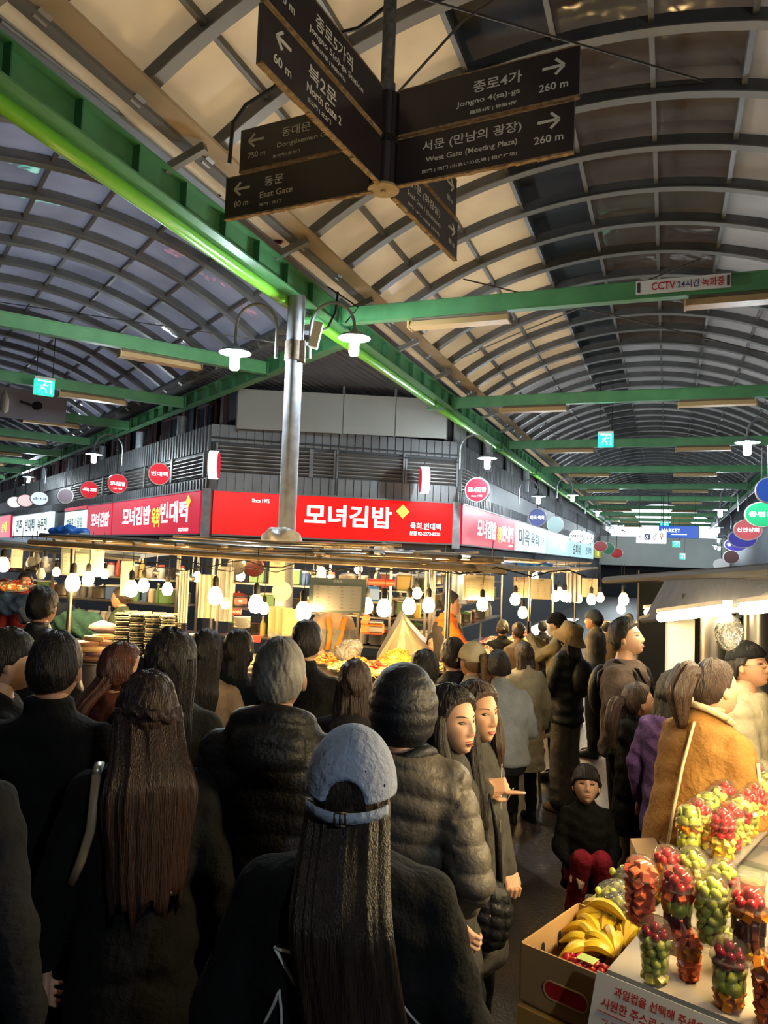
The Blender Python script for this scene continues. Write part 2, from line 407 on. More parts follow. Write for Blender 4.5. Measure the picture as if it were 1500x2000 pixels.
# the market goes on behind the viewer
g = Geo(); g.box((-4, -8.2, 3), (34, .2, 7)); struct('wall_back', g, M['dkwall'], 'dark end wall of the market behind the viewer')
g = Geo(); g.prism([c2(-8, -8, 5.75), c2(12, -8, 5.75), meet(-4.4, 12) + Vector((0, 0, 5.75)), meet(-4.4, -2.2) + Vector((0, 0, 5.75)), c2(-8, 3, 5.75)], (0, 0, .05)); g2_ = Geo()
g2_.prism([c1(-4.5, -9, 5.6), c1(-4.5, 1.5, 5.6), c1(-14, 1.5, 5.6), c1(-14, -9, 5.6)], (0, 0, .05)); struct('ceiling_behind', g2_, M['rib'], 'dark roof deck left of the arcade behind the viewer')
g = Geo(); g.prism([c2(-2.1, -9, 0), c2(-2.1, 5, 0), c2(-2.1, 5, 5.6), c2(-2.1, -9, 5.6)], -N2 * .1); struct('wall_left_near', g, M['dkwall'], 'dark shop wall left of the viewer')
g = Geo()
for i in range(34):
    q = .25 + i * .16; l = -4.1 - q * .9
    if True:
        a = meet(l, 5.05 + .0); b = c1(l, 40, 0)
        g.bar(a + Vector((0, 0, 5.385)), Vector((b.x, b.y, 5.385)), .04, .03)
o = struct('trim_4', g, M['clad'], 'ribs of the corrugated soffit over the shop block')
# eave beams
def eave(cf, l, ta, tb, nm, lab):
    g = Geo(); g.bar(cf(l, ta, ZS + .02), cf(l, tb, ZS + .02), .10, .16); struct(nm, g, M['eave'], lab)
eave(c1, -3.80, -1.5, 60, 'trim_5', 'grey steel eave beam carrying the arches over the left side')
eave(c1, 2.70, -1.5, 60, 'trim_6', 'grey steel eave beam on the right side of the arcade')
tm = meet(-4.6, 5.2).dot(D2); eave(c2, 5.22, tm, 60, 'trim_7', 'grey eave beam of the left arcade above the shops')
eave(c2, -1.32, 3, 60, 'trim_8', 'grey eave beam on the far side of the left arcade')
# brackets between rail and eave beam
for k in range(10):
    g = Geo(); g.bar(c1(-3.98, 1.3 + k * 1.9, 5.2), c1(-3.6, 1.3 + k * 1.9, 5.34), .06, .07, mi=0)
    struct('trim_%d' % (20 + k), g, M['rib_edge'], 'short grey bracket strut from rail to eave')
# ================================================================ GREEN RAILS
RZ = 4.93
def rail(nm, lab, cf, l, ta, tb, pipe_side, pipe=True, t_pipe0=None):
    a = cf(l, ta, 0); root = thing(nm, lab, 'beam', a)
    g = Geo(); up = (0, 0, 1)
    g.bar(cf(l, ta, RZ + .26), cf(l, tb, RZ + .26), .16, .018, up); g.bar(cf(l, ta, RZ + .01), cf(l, tb, RZ + .01), .16, .018, up)
    g.bar(cf(l, ta, RZ + .135), cf(l, tb, RZ + .135), .015, .25, up)
    part('web', g, M['green'], root, world=True)
    k = 0; t = ta + .3; 
    while t < min(tb, ta + 40):
        g = Geo(); g.bar(cf(l - .075, t, RZ + .135), cf(l + .075, t, RZ + .135), .012, .235, up); part('stiffener', g, M['dgreen'], root, world=True); t += .62
    if pipe:
        pl = l - .13 * pipe_side
        segs = 5.35; t = t_pipe0
        while t < tb:
            e = min(t + segs - .12, tb); g = Geo()
            g.tube([cf(pl, t, RZ - .04), cf(pl, t + .04, RZ - .04), cf(pl, e - .04, RZ - .04), cf(pl, e, RZ - .04)], [.035, .062, .062, .035], 14)
            part('pipe', g, M['pipe'], root, world=True, smooth=True)
            g = Geo()
            for q in (e + .02, ):
                g.bar(cf(pl - .09, q, RZ - .13), cf(l + .09, q, RZ - .13), .16, .03, up); g.bar(cf(pl - .09, q, RZ - .13), cf(pl - .09, q, RZ + .04), .16, .015, up)
                g.bar(cf(l + .07, q, RZ - .13), cf(l + .07, q, RZ + .04), .16, .015, up)
                g.cyl(cf(pl, q - .06, RZ - .04), cf(pl, q + .10, RZ - .04), .04)
            part('pipe_bracket', g, M['green'], root, world=True); t += segs
    return root
rail('green_rail', 'green steel rail with a bright green pipe running from upper left into the right arcade', c1, -3.98, -1.2, 60, 1, True, JT - 1.35 - 5.35 * 2)
rail('green_rail', 'green steel rail above the left row of shop signs', c2, 5.36, J_t2, 60, 1, False)
rail('green_rail', 'green steel rail along the right edge of the right arcade', c1, 2.84, -1.2, 60, -1, False)
rail('green_rail', 'green steel rail on the far left side of the left arcade', c2, -1.44, 2, 60, -1, False)
# cross beams with fluorescent housings
def flu(p, d, ln, lab, grp):
    t = thing('fluorescent_housing', lab, 'light', p, 0, grp); g = Geo()
    u = Vector((0, 0, 1)); n = d.cross(u).normalized(); v = [n * x + u * z for x, z in ((-.09, 0), (.09, 0), (.05, .08), (-.05, .08))]
    g.loft([[p - d * ln / 2 + q for q in v], [p + d * ln / 2 + q for q in v]]); part('reflector', g, M['tan'], t, world=True)
    g = Geo(); g.box(p + u * .10, (.06, ln * .96, .04), Matrix.Rotation(math.atan2(-d.x, d.y), 3, 'Z')); part('ballast_box', g, M['tan2'], t, world=True)
    for s_ in (-1, 1):
        g = Geo(); g.box(p + d * s_ * (ln / 2 + .01) + u * .035, (.19, .02, .09), Matrix.Rotation(math.atan2(-d.x, d.y), 3, 'Z')); part('end_cap', g, M['tan2'] if s_ > 0 else M['tan'], t, world=True)
ordn = ['nearest', 'second', 'third', 'fourth', 'fifth', 'sixth', 'seventh', 'eighth', 'ninth', 'tenth', 'eleventh', 'twelfth']
def xbeam(cf, la, lb, t, i, side, flus):
    a, b = cf(la, t, RZ + .10), cf(lb, t, RZ + .10); far = i > 5
    root = thing('cross_beam', '%s green cross beam spanning the %s arcade' % (ordn[i], side), 'beam', a, 0, 'green cross beams of the %s arcade' % side)
    g = Geo(); g.bar(a + Vector((0, 0, .08)), b + Vector((0, 0, .08)), .12, .015); g.bar(a - Vector((0, 0, .10)), b - Vector((0, 0, .10)), .12, .015); g.bar(a, b, .10, .19)
    part('beam', g, M['green'], root, world=True)
    for s_, q in ((1, a), (-1, b)):
        g = Geo(); d = (b - a).normalized() * s_; g.box(q + d * .06, (.02, .02, .02)); g.bar(q + d * .03, q + d * .05, .2, .28); part('end_plate', g, M['dgreen'], root, world=True)
    d = (b - a).normalized()
    for l in flus:
        c = cf(l, t, RZ - .13)
        flu(c, d, 1.2, 'tan fluorescent housing under the %s cross beam of the %s arcade, %s end' % (ordn[i], side, 'left' if l == flus[0] else 'right'), 'fluorescent housings of the %s arcade' % side)
TB1 = [8.55 + 5.35 * k - (0.0) for k in range(10)]
for i, t in enumerate(TB1): xbeam(c1, -3.9, 2.8, t, i, 'right', (-2.35, .75))
TB2 = [c2(0, 0, 0).y + J_t2 + 2.6 + 3.8 * k for k in range(11)]
for i, t in enumerate(TB2): xbeam(c2, -1.4, 5.3, t, i, 'left', (3.55,) if i == 0 else (3.5, .6))
# CCTV plate on first beam
def c1frame(): return D1, N1
t0 = TB1[0]; cx = -.55
st = thing('cctv_notice', 'white strip notice in red and navy letters on the nearest green cross beam', 'sign', c1(.09, t0 - .12, RZ + .10))
g = Geo(); g.bar(c1(-.36, t0 - .085, RZ + .105), c1(.58, t0 - .085, RZ + .105), .012, .15); part('plate', g, M['white'], st, world=True)
red = mat('red_print', (.55, .01, .03), .5); navy = mat('navy_print', (.02, .03, .18), .5); whitep = mat('white_print', (.8, .8, .78), .5)
letter(st, 'CCTV', red, c1(-.08, t0 - .092, RZ + .105), h=.085, wd=.24, X=N1, bold=.012)
letter(st, '24시간', navy, c1(.17, t0 - .092, RZ + .105), h=.085, wd=.22, X=N1, bold=.012)
letter(st, '녹화중', red, c1(.41, t0 - .092, RZ + .105), h=.095, wd=.22, X=N1, bold=.012)
for q in (-.33, .555):
    g = Geo(); g.bar(c1(q - .015, t0 - .092, RZ + .105), c1(q + .015, t0 - .092, RZ + .105), .004, .11); part('hatching', g, M['clad2'], st, world=True)
# diagonal tie rods and loose cables
def cable(nm, lab, pts, r, m_, sag=0, n=14, cat='cable', group=None):
    if len(pts) == 2 and sag:
        a, b = Vector(pts[0]), Vector(pts[1]); pts = [a.lerp(b, i / n) - Vector((0, 0, sag * 4 * (i / n) * (1 - i / n))) for i in range(n + 1)]
    g = Geo(); g.tube(pts, r, 6); o = part(nm, g, m_, smooth=True); tag(o, lab, cat, group); return o
cable('tie_rod', 'thin steel tie rod from the vault over the west sign to the upper right', [at(820, -5, 5.2), at(1500, 195, 7.0)], .010, M['gwire'], cat='rod')
cable('tie_rod', 'thin steel tie rod crossing behind the sign post towards the top', [at(760, 200, 5.6), at(905, 40, 5.3), at(1010, -30, 5.2)], .010, M['gwire'], cat='rod')
cable('tie_rod', 'tie rod stretched below the nearest cross beam on the right', [at(1370, 505, 9.6), at(990, 660, 10.5), at(900, 700, 11)], .010, M['gwire'], cat='rod')
cable('tie_rod', 'tie rod falling right under the nearest cross beam', [at(905, 545, 9.6), at(1500, 690, 11)], .010, M['gwire'], cat='rod')
cable('tie_rod', 'tie rod across the left vault to the rail joint', [at(0, 590, 13), at(560, 672, 9.2)], .008, M['gwire'], cat='rod')
cable('black_cable', 'black cable looping from the vault down behind the dark brown signs', [at(760, 8, 4.9), at(700, 55, 5), at(640, 70, 5.1), at(590, 110, 5.2), at(535, 170, 5.2), at(480, 205, 5.2), at(455, 240, 5.2), at(448, 320, 5.2)], .014, M['wire'])
cable('conduit_pipe', 'thin brown conduit running beside the green rail to the red lamp', [at(0, 40, 4.4), at(300, 272, 6.2), at(395, 355, 6.9)], .016, M['eave'], cat='pipe')
cable('conduit_pipe', 'short rusty rod reaching from the eave beam to the north signs', [at(325, 205, 6.4), at(505, 50, 5.9)], .012, M['gwire'], cat='pipe')
for (x, y, Y, lab) in ((415, 372, 7.0, 'dark red bulkhead lamp on the eave beam left of the east gate signs'), (538, 462, 8.0, 'dark red bulkhead lamp beside the rail joint')):
    p = at(x, y, Y); t = thing('red_lamp', lab, 'lamp', p); d = Vector((.8, .2, -.45)).normalized()
    g = Geo(); g.lathe([(.03, -.12), (.055, -.10), (.06, -.02), (.058, .0)], p, 14, ax=d); part('housing', g, M['maroon'], t, world=True, smooth=True)
    g = Geo(); g.lathe([(.05, 0), (.052, .05), (.04, .09), (.0, .10)], p, 14, ax=d); part('glass_cover', g, M['redlamp'], t, world=True, smooth=True)
    g = Geo(); g.tube([p - d * .1, p - d * .1 + Vector((-.05, 0, .12))], .012, 6); part('bracket', g, M['rib'], t, world=True)
# ================================================================ CORNER SHOP BLOCK
def V3(p, z): return Vector((p.x, p.y, z))
CA = at(405, 1000, 14.8); CB = at(890, 1020, 16.0)        # ends of the chamfered front
CA.z = CB.z = 0
FD = (CB - CA).normalized(); FN = Vector((FD.y, -FD.x, 0))       # front facade direction, outward normal (to camera)
LD, LN = -D2 * -1, -N2                                            # left facade runs along D2 from CA; outward = -N2
FW = (CB - CA).length
class Face:
    "a facade plane: s along, o outward"
    def __init__(s, org, d, n): s.o, s.d, s.n = org, d, n
    def p(s, a, out, z): return s.o + s.d * a + s.n * out + Vector((0, 0, z))
FF = Face(CA, FD, FN); FR = Face(CB, D1, Vector((D1.y, -D1.x, 0))); FL = Face(CA, D2, -N2)
def wallbox(F_, a, b, z0, z1, th=.1, out=0):
    g = Geo(); g.prism([F_.p(a, out, z0), F_.p(b, out, z0), F_.p(b, out, z1), F_.p(a, out, z1)], -F_.n * th); return g
LW = 46
def strips(root, F_, a, b, z0, z1, pitch, sgn=1, lim=80):
    "standing seam cladding: each sheet with raised seam is a part"
    n = int((b - a) / pitch); rest = Geo()
    for i in range(n):
        x0 = a + i * pitch; g = Geo()
        g.prism([F_.p(x0 + .008, .0, z0), F_.p(x0 + pitch - .008, .0, z0), F_.p(x0 + pitch - .008, .0, z1), F_.p(x0 + .008, .0, z1)], F_.n * .03)
        g.prism([F_.p(x0, .0, z0), F_.p(x0 + .02, .0, z0), F_.p(x0 + .02, .0, z1), F_.p(x0, .0, z1)], F_.n * .05)
        if i < lim: part('cladding_sheet', g, M['clad'], root)
        else: rest.join(g)
    if rest.v: o = part('cladding_beyond', rest, M['clad'], root); o['kind'] = 'stuff'
def louvers(root, F_, a, b, z0, z1):
    g = Geo(); z = z0
    while z < z1: g.prism([F_.p(a, .03, z), F_.p(b, .03, z), F_.p(b, .07, z + .035), F_.p(a, .07, z + .035)], (0, 0, .012)); z += .075
    o = part('louver_slats', g, M['louver'], root); o['kind'] = 'stuff'
    g = Geo(); 
    for x in (a, b): g.prism([F_.p(x, .02, z0 - .03), F_.p(x + .04, .02, z0 - .03), F_.p(x + .04, .02, z1 + .03), F_.p(x, .02, z1 + .03)], F_.n * .07)
    part('louver_frame', g, M['clad'], root)
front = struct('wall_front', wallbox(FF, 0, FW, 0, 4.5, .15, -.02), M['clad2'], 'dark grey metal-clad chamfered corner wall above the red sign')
strips(front, FF, 0, FW, 4.18, 4.52, .17); strips(front, FF, 0, FW, 3.2, 3.58, .17)
for a, b in ((.1, 1.95), (1.99, 2.45)): louvers(front, FF, a, b, 3.6, 4.12)
louvers(front, FF, 2.5, 3.9, 3.62, 4.14); louvers(front, FF, 3.95, FW - .05, 3.6, 4.1)
g = Geo()
g.tube([FF.p(0, .10, 4.25), FF.p(FW, .10, 4.22)], .018, 6); g.tube([FF.p(2.5, .10, 3.25), FF.p(2.5, .10, 4.05), FF.p(2.6, .1, 4.12), FF.p(FW, .1, 4.08)], .018, 6)
part('conduit', g, M['clad2'], front, smooth=True)
right = struct('wall_right', wallbox(FR, 0, LW, 0, 4.5, .15, -.02), M['clad2'], 'grey clad wall above the signs of the right arcade')
strips(right, FR, 0, LW, 4.0, 4.5, .17, lim=60); strips(right, FR, 0, LW, 3.2, 3.5, .17, lim=0); louvers(right, FR, .05, 2.2, 3.5, 4.0)
left = struct('wall_left', wallbox(FL, 0, LW, 0, 4.3, .15, -.02), M['clad2'], 'grey clad wall above the signs of the left arcade')
strips(left, FL, 0, LW, 4.0, 4.5, .17, lim=60); strips(left, FL, 0, LW, 3.2, 3.45, .17, lim=0)
for k in range(6): louvers(left, FL, .1 + k * 1.9, 1.95 + k * 1.9, 3.5, 3.95)
# upper storey
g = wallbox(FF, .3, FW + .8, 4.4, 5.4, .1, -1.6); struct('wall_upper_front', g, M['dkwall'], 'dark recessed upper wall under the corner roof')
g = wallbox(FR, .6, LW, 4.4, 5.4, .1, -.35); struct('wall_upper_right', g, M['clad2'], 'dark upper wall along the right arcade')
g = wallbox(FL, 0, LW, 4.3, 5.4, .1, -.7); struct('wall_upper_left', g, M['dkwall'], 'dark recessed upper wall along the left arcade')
for i in range(14):
    g = Geo(); x = .55 + i * 2.3
    g.prism([FL.p(x, -.55, 4.4), FL.p(x + .16, -.55, 4.4), FL.p(x + .16, -.55, 5.38), FL.p(x, -.55, 5.38)], FL.n * .1)
    struct('trim_%d' % (40 + i), g, M['maroon'], 'dark maroon upright of the upper storey')
for i in range(10):
    x = 1.2 + i * 2.3
    wn = struct('window_%d' % (i + 1), None, None, 'small upper storey window of the left arcade')
    g = Geo(); g.prism([FL.p(x, -.6, 4.5), FL.p(x + 1.1, -.6, 4.5), FL.p(x + 1.1, -.6, 5.25), FL.p(x, -.6, 5.25)], FL.n * .02); part('pane', g, M['glass'], wn)
    g = Geo()
    for q in (0, .53, 1.06): g.prism([FL.p(x + q, -.58, 4.5), FL.p(x + q + .05, -.58, 4.5), FL.p(x + q + .05, -.58, 5.25), FL.p(x + q, -.58, 5.25)], FL.n * .05)
    for z in (4.5, 5.2): g.prism([FL.p(x, -.58, z), FL.p(x + 1.1, -.58, z), FL.p(x + 1.1, -.58, z + .05), FL.p(x, -.58, z + .05)], FL.n * .05)
    part('window_frame', g, M['maroon'], wn)
for i in range(7):
    x = .7 + i * 2.9; g = Geo(); g.prism([FR.p(x, -.3, 4.45), FR.p(x + .95, -.3, 4.45), FR.p(x + .95, -.3, 5.3), FR.p(x, -.3, 5.3)], FR.n * .05)
    g.prism([FR.p(x + .47, -.25, 4.45), FR.p(x + .5, -.25, 4.45), FR.p(x + .5, -.25, 5.3), FR.p(x + .47, -.25, 5.3)], FR.n * .02)
    struct('trim_%d' % (60 + i), g, M['fascia'] if i < 2 else M['clad'], 'pale shutter panel on the upper right wall')
for i, (x, F_, oo) in enumerate(((2.0, FL, -.1), (5.0, FL, -.1), (8.6, FL, -.1), (12.5, FL, -.1), (17, FL, -.1), (2.6, FR, .06), (7.9, FR, .06))):
    g = Geo(); g.cyl(F_.p(x, oo, 4.2), F_.p(x, oo, 4.95), .10, n=16); tag(part('steel_column', g, M['galv'], smooth=True), ['galvanised column nearest the corner on the left upper storey', 'second galvanised column on the left upper storey', 'third galvanised column on the left upper storey', 'fourth galvanised column on the left upper storey', 'fifth galvanised column on the left upper storey', 'galvanised column at the start of the right upper storey', 'second galvanised column of the right upper storey'][i], 'column')
# big blank fascia panel, four sheets
fp = thing('blank_fascia', 'long blank beige-grey signboard under the corner roof', 'signboard', FF.p(.5, .0, 4.5))
pa_, pb_ = at(463, 806, 14.6), at(873, 835, 14.9); pd = (pb_ - pa_); pd.z = 0; W_ = pd.length; pd.normalize(); pn = Vector((pd.y, -pd.x, 0))
for i in range(4):
    w0, w1 = W_ * i / 4 + .008, W_ * (i + 1) / 4 - .008; g = Geo(); z0, z1 = 4.42, 5.20
    q0, q1 = pa_ + pd * w0, pa_ + pd * w1
    g.prism([V3(q0, z0), V3(q1, z0), V3(q1, z1), V3(q0, z1)], -pn * .06); part('sheet_panel', g, M['fascia'], fp, world=True)
q0 = pa_ - pn * .1
for i in range(5): g = Geo(); g.bar(V3(q0 + pd * (W_ * i / 4), 4.4), V3(q0 + pd * (W_ * i / 4), 5.38), .05, .05); part('post', g, M['clad'], fp, world=True)
g = Geo(); h0 = at(705, 770, 16.2); g.tube([h0, h0 + Vector((-.08, 0, .2)), h0 + Vector((.0, 0, .38)), h0 + Vector((.3, 0, .3)), h0 + Vector((.32, 0, .0)), h0 + Vector((.1, 0, -.05))], .035, 8)
tag(part('white_duct_hose', g, M['white'], smooth=True), 'white bent hose above the blank signboard', 'hose')
for (x, y, w_, h_, m_, lab) in ((745, 772, .35, .3, M['white'], 'white box unit behind the blank signboard'), (790, 778, .45, .25, mat('olive_box', (.15, .14, .03), .7), 'olive green box behind the blank signboard')):
    g = Geo(); p = at(x, y, 16.2); g.box(p, (w_, .3, h_), bev=.02); tag(part('storage_box', g, m_), lab, 'box')
# ================================================================ FACADE SIGNS
ered = mat('lit_red_sign', (.45, .006, .006), .35, emit=.62, ecol=(.95, .008, .006), spec=.2)
ered2 = mat('lit_crimson_sign', (.35, .008, .02), .35, emit=.62, ecol=(.80, .012, .05), spec=.2)
ewhite = mat('lit_white_sign', (.35, .42, .42), .35, emit=.85, ecol=(.80, 1.0, .98))
ecyan = mat('lit_cyan_sign', (.18, .36, .40), .35, emit=.65, ecol=(.55, .92, 1.0))
eltr = mat('lit_white_letters', (.95, .97, .97), .5, emit=1.5, ecol=(.93, 1, 1))
eyel = mat('lit_yellow_letters', (.9, .8, .05), .5, emit=1.2, ecol=(1, .85, .06))
epink = mat('lit_pink_ornament', (.9, .25, .25), .5, emit=.8, ecol=(1, .22, .2))
dkblue = mat('dark_teal_print', (.01, .06, .09), .5); dkgreen = mat('dark_green_print', (.02, .12, .03), .5)
def swirl(parent, F_, a, z, sc_, flip=1):
    g = Geo()
    for dx, dz, r in ((0, 0, 1.0), (.9, -.75, 1.2), (-.7, -.85, .9)):
        pts = [F_.p(a + flip * (dx * sc_ + math.cos(q) * r * sc_ * (1 - q / 9)), .135, z + dz * sc_ + math.sin(q) * r * sc_ * (1 - q / 9)) for q in [i * .35 - .6 for i in range(18)]]
        g.tube(pts, sc_ * .09, 6, flat=.3)
    part('swirl_ornament', g, epink, parent, smooth=True)
def signboard(nm, F_, a, b, z0, z1, m_, lab, texts, flip=False, group=None, frame_m=None, out=.12):
    "texts: (string, material, u, v, height, width) with u, v in 0..1 as read left to right; flip: s runs right to left for the reader"
    r = thing(nm, lab, 'sign', F_.p((a + b) / 2, 0, z0), 0, group)
    g = wallbox(F_, a, b, z0, z1, .10, out); part('light_face', g, m_, r, world=True)
    g = Geo(); t = .03
    for z in (z0 - .015, z1 + .015): g.prism([F_.p(a, out - .1, z - .015), F_.p(b, out - .1, z - .015), F_.p(b, out - .1, z + .015), F_.p(a, out - .1, z + .015)], F_.n * .115)
    part('frame', g, frame_m or M['clad'], r, world=True)
    X = F_.d * (-1 if flip else 1)
    for s_, tm_, u, v, h, wd in texts:
        uu = 1 - u if flip else u
        letter(r, s_, tm_, F_.p(a + (b - a) * uu, out, z0 + (z1 - z0) * v), h=h, wd=wd, X=X, bold=.025 if h > .25 else .012, out=.006)
    return r
ZA, ZB = 2.36, 3.20
s = signboard('shop_sign', FF, .10, FW - .08, ZA, ZB, ered, 'large lit red shop sign with white Korean letters on the chamfered corner', [
    ('모녀김밥', eltr, .545, .56, .44, 1.80), ('Since 1975', eltr, .185, .82, .075, .34), ('육회.빈대떡', eltr, .875, .40, .14, .66), ('분점 02-2273-8330', eltr, .873, .22, .085, .66)])
swirl(s, FF, .42, 2.62, .15); swirl(s, FF, FW - .35, 2.98, .11, -1)
g = Geo(); cu_, cz_ = 3.92, 2.98; g.prism([FF.p(cu_ - .14, .12, cz_), FF.p(cu_, .12, cz_ - .14), FF.p(cu_ + .14, .12, cz_), FF.p(cu_, .12, cz_ + .14)], FF.n * .012); part('diamond_plate', g, eyel, s, world=False) if False else None
g2 = Geo(); k_ = wloc(s); g2.join(g); part('diamond_plate', g2, eyel, s, world=True)
letter(s, '육회', mat('green_letters', (.02, .35, .05), .5), FF.p(cu_, .135, cz_), h=.09, X=(FF.d + Vector((0, 0, .5))), Z=(-FF.d * .5 + Vector((0, 0, 1))))
# steel corner posts beside the sign
for i, q in enumerate((CA, CB)):
    g = Geo(); g.box((q.x, q.y - .06, 2.75), (.16, .2, .98)); struct('trim_%d' % (80 + i), g, M['galv'], 'grey steel corner post between two lit signs')
s = signboard('shop_sign', FR, .10, 6.0, ZA, ZB, ered2, 'lit red sign with white and yellow letters right of the corner post', [('모녀김밥', eltr, .40, .5, .44, 2.0), ('육회', eyel, .64, .42, .40, .5), ('빈대떡', eltr, .83, .48, .44, 1.5), ('Since 1975', eltr, .12, .83, .06, .4), ('02-2273-8330', eltr, .9, .12, .06, .6)])
swirl(s, FR, .25, 2.55, .1)
signboard('shop_sign', FR, 6.1, 11.9, ZA, ZB, ewhite, 'lit white sign with black Korean letters on the right arcade', [('미옥', dkblue, .25, .5, .5, 1.9), ('육회', dkblue, .58, .5, .42, 1.6), ('전문', dkgreen, .85, .5, .25, .8)])
signboard('shop_sign', FR, 12.1, 18.9, ZA, ZB, ecyan, 'lit pale cyan sign next along the right arcade', [('광장', eltr, .3, .6, .4, 1.7), ('식당', eltr, .65, .4, .35, 1.8)])
signboard('shop_sign', FR, 19.3, 24.2, ZA, ZB - .1, ecyan, 'lit pale blue sign beyond the cyan one on the right arcade', [('순희네', dkblue, .5, .5, .5, 3.2)])
signboard('shop_sign', FR, 24.5, 30.5, ZA, 3.75, ecyan, 'tall lit pale blue panel sign on the right arcade', [('육회', dkblue, .5, .7, .5, 2.6), ('빈대떡', dkblue, .5, .3, .4, 3.2)])
signboard('shop_sign', FR, 31.5, 36, ZA + .1, ZB - .1, mat('lit_olive_sign', (.3, .3, .05), .4, emit=.35, ecol=(.45, .42, .08)), 'dull olive yellow sign further down the right arcade', [('꽃집', eyel, .5, .5, .4, 1.0)])
signboard('shop_sign', FR, 36.5, 40, ZA, ZB - .1, mat('violet_sign', (.2, .2, .35), .4, emit=.35, ecol=(.4, .42, .75)), 'pale violet sign far down the right arcade', [])
signboard('shop_sign', FR, 41, 44.5, ZA, ZB - .2, ewhite, 'small white sign farthest down the right arcade', [])
# left facade: s runs away from the corner = right-to-left for the reader
s = signboard('shop_sign', FL, .10, 6.3, ZA, ZB, ered2, 'lit crimson sign with white and yellow letters left of the corner', [('모녀김밥', eltr, .33, .52, .44, 2.2), ('육회', eyel, .57, .45, .44, .55), ('빈대떡', eltr, .76, .55, .46, 1.7), ('02-2273-8330', eltr, .86, .1, .07, .6)], flip=True)
swirl(s, FL, .28, 2.8, .10)
g = Geo(); g.prism([FL.p(.62, .12, 3.02), FL.p(.74, .12, 2.9), FL.p(.86, .12, 3.02), FL.p(.74, .12, 3.14)], FL.n * .012); part('diamond_plate', g, eyel, s, world=True)
signboard('shop_sign', FL, 6.4, 9.0, ZA, ZB, ered2, 'shorter lit crimson sign in the left arcade, second from the corner', [('모녀김밥', eltr, .55, .5, .40, 1.9)], flip=True)
g_ = signboard('shop_sign', FL, 9.1, 12.0, ZA, ZB - .1, ewhite, 'small lit white sign with red top band in the left arcade', [('차림표', dkgreen, .3, .5, .3, .9), ('1 김밥', dkgreen, .68, .6, .2, .9), ('2 육회', dkgreen, .68, .3, .2, .9)], flip=True)
g = wallbox(FL, 9.1, 12.0, ZB - .09, ZB + .03, .1, .13); part('top_band', g, ered2, g_, world=True)
signboard('shop_sign', FL, 14, 22.1, ZA, ZB, ewhite, 'long lit white menu sign with green letters in the left arcade', [('전주', dkgreen, .2, .5, .5, 1.3), ('빈대떡', dkblue, .5, .5, .5, 1.9), ('녹두전', dkgreen, .8, .5, .45, 1.7)], flip=True)
signboard('shop_sign', FL, 22.7, 27, ZA - .1, ZB + .1, ered2, 'small red and yellow sign farthest left in the left arcade', [('순대', eyel, .6, .5, .5, 1.4)], flip=True)
# ---- round hanging signs
def round_sign(p, face, r, m_, txt, lab, tm_=None, group=None, sy=1.0, sub=None, rim=None, chain=.5, deep=.12):
    t = thing('round_sign', lab, 'sign', p, 0, group); d = Vector(face).normalized(); X = Vector((0, 0, 1)).cross(d).normalized()
    # disc axis = d (towards reader)
    def disc(g, r_, o0, o1, n=28):
        a = [[p + X * math.cos(2 * PI * j / n) * rr_ + Vector((0, 0, math.sin(2 * PI * j / n) * rr_ * sy)) + d * o for j in range(n)] for rr_, o in ((r_, o0), (r_, o1))]
        g.loft(a)
    g = Geo(); disc(g, r, -deep / 2, deep / 2); part('rim', g, rim or M['white'], t, world=True, smooth=True)
    for s_ in (1, -1):
        g = Geo(); disc(g, r * .93, s_ * deep / 2, s_ * (deep / 2 + .008)); part('face', g, m_, t, world=True)
        if s_ > 0 and txt: letter(t, txt, tm_ or eltr, p + d * (deep / 2 + .008), wd=r * 1.5, h=r * .42 * sy, X=X, bold=.02)
        if s_ > 0 and sub: letter(t, sub, tm_ or eltr, p + d * (deep / 2 + .008) - Vector((0, 0, r * .5 * sy)), wd=r * .9, h=r * .14, X=X)
    g = Geo(); g.tube([p + Vector((0, 0, r * sy)), p + Vector((0, 0, r * sy + chain))], .012, 6); part('hanger', g, M['wire'], t, world=True)
    return t
toC = lambda p: -Vector((p.x, p.y, 0)).normalized()
def rs(x, y, Y, r, *a, face=None, **k):
    p = at(x, y, Y); round_sign(p, face or -D2, r, *a, **k)
ecri = mat('lit_crimson_disc', (.6, .01, .03), .4, emit=.55, ecol=(.75, .012, .04))
rs(309, 926, 13.6, .20, ecri, '빈대떡', 'round red lit sign hanging left of the corner, largest of the left row', face=-D2)
rs(228, 945, 14.6, .19, ecri, '모녀김밥', 'round red lit sign with a line of small text, second from the corner', face=-D2, sub='분점')
rs(173, 957, 15.6, .18, ecri, '육회', 'round red lit sign third from the corner on the left', face=-D2)
rs(127, 969, 18, .18, mat('dull_disc', (.14, .10, .12), .5), '', 'unlit grey and maroon round sign on the left row', face=-D2)
lv = mat('lit_pale_blue_disc', (.5, .6, .7), .4, emit=.7, ecol=(.6, .75, .95))
rs(76, 974, 20, .22, lv, '순대', 'pale blue oval lit sign in the left arcade', tm_=dkblue, face=-D2, sy=.8)
rs(49, 978, 22, .22, mat('lit_pink_disc', (.7, .5, .5), .4, emit=.8, ecol=(.95, .6, .6)), '', 'pinkish white oval lit sign in the left arcade', face=-D2, sy=.8)
rs(28, 981, 24, .22, mat('lit_white_disc', (.8, .8, .8), .4, emit=.9, ecol=(1, .9, .9)), '', 'small white oval lit sign farthest left', face=-D2, sy=.8)
ewd = mat('lit_white_rim', (.9, .9, .9), .4, emit=1.2, ecol=(1, 1, 1))
rs(418, 908, 13.9, .24, ecri, '', 'thin edge-on round sign at the left end of the big red sign', face=(1, .08, 0), rim=ewd, deep=.16, sy=1.1, chain=.1)
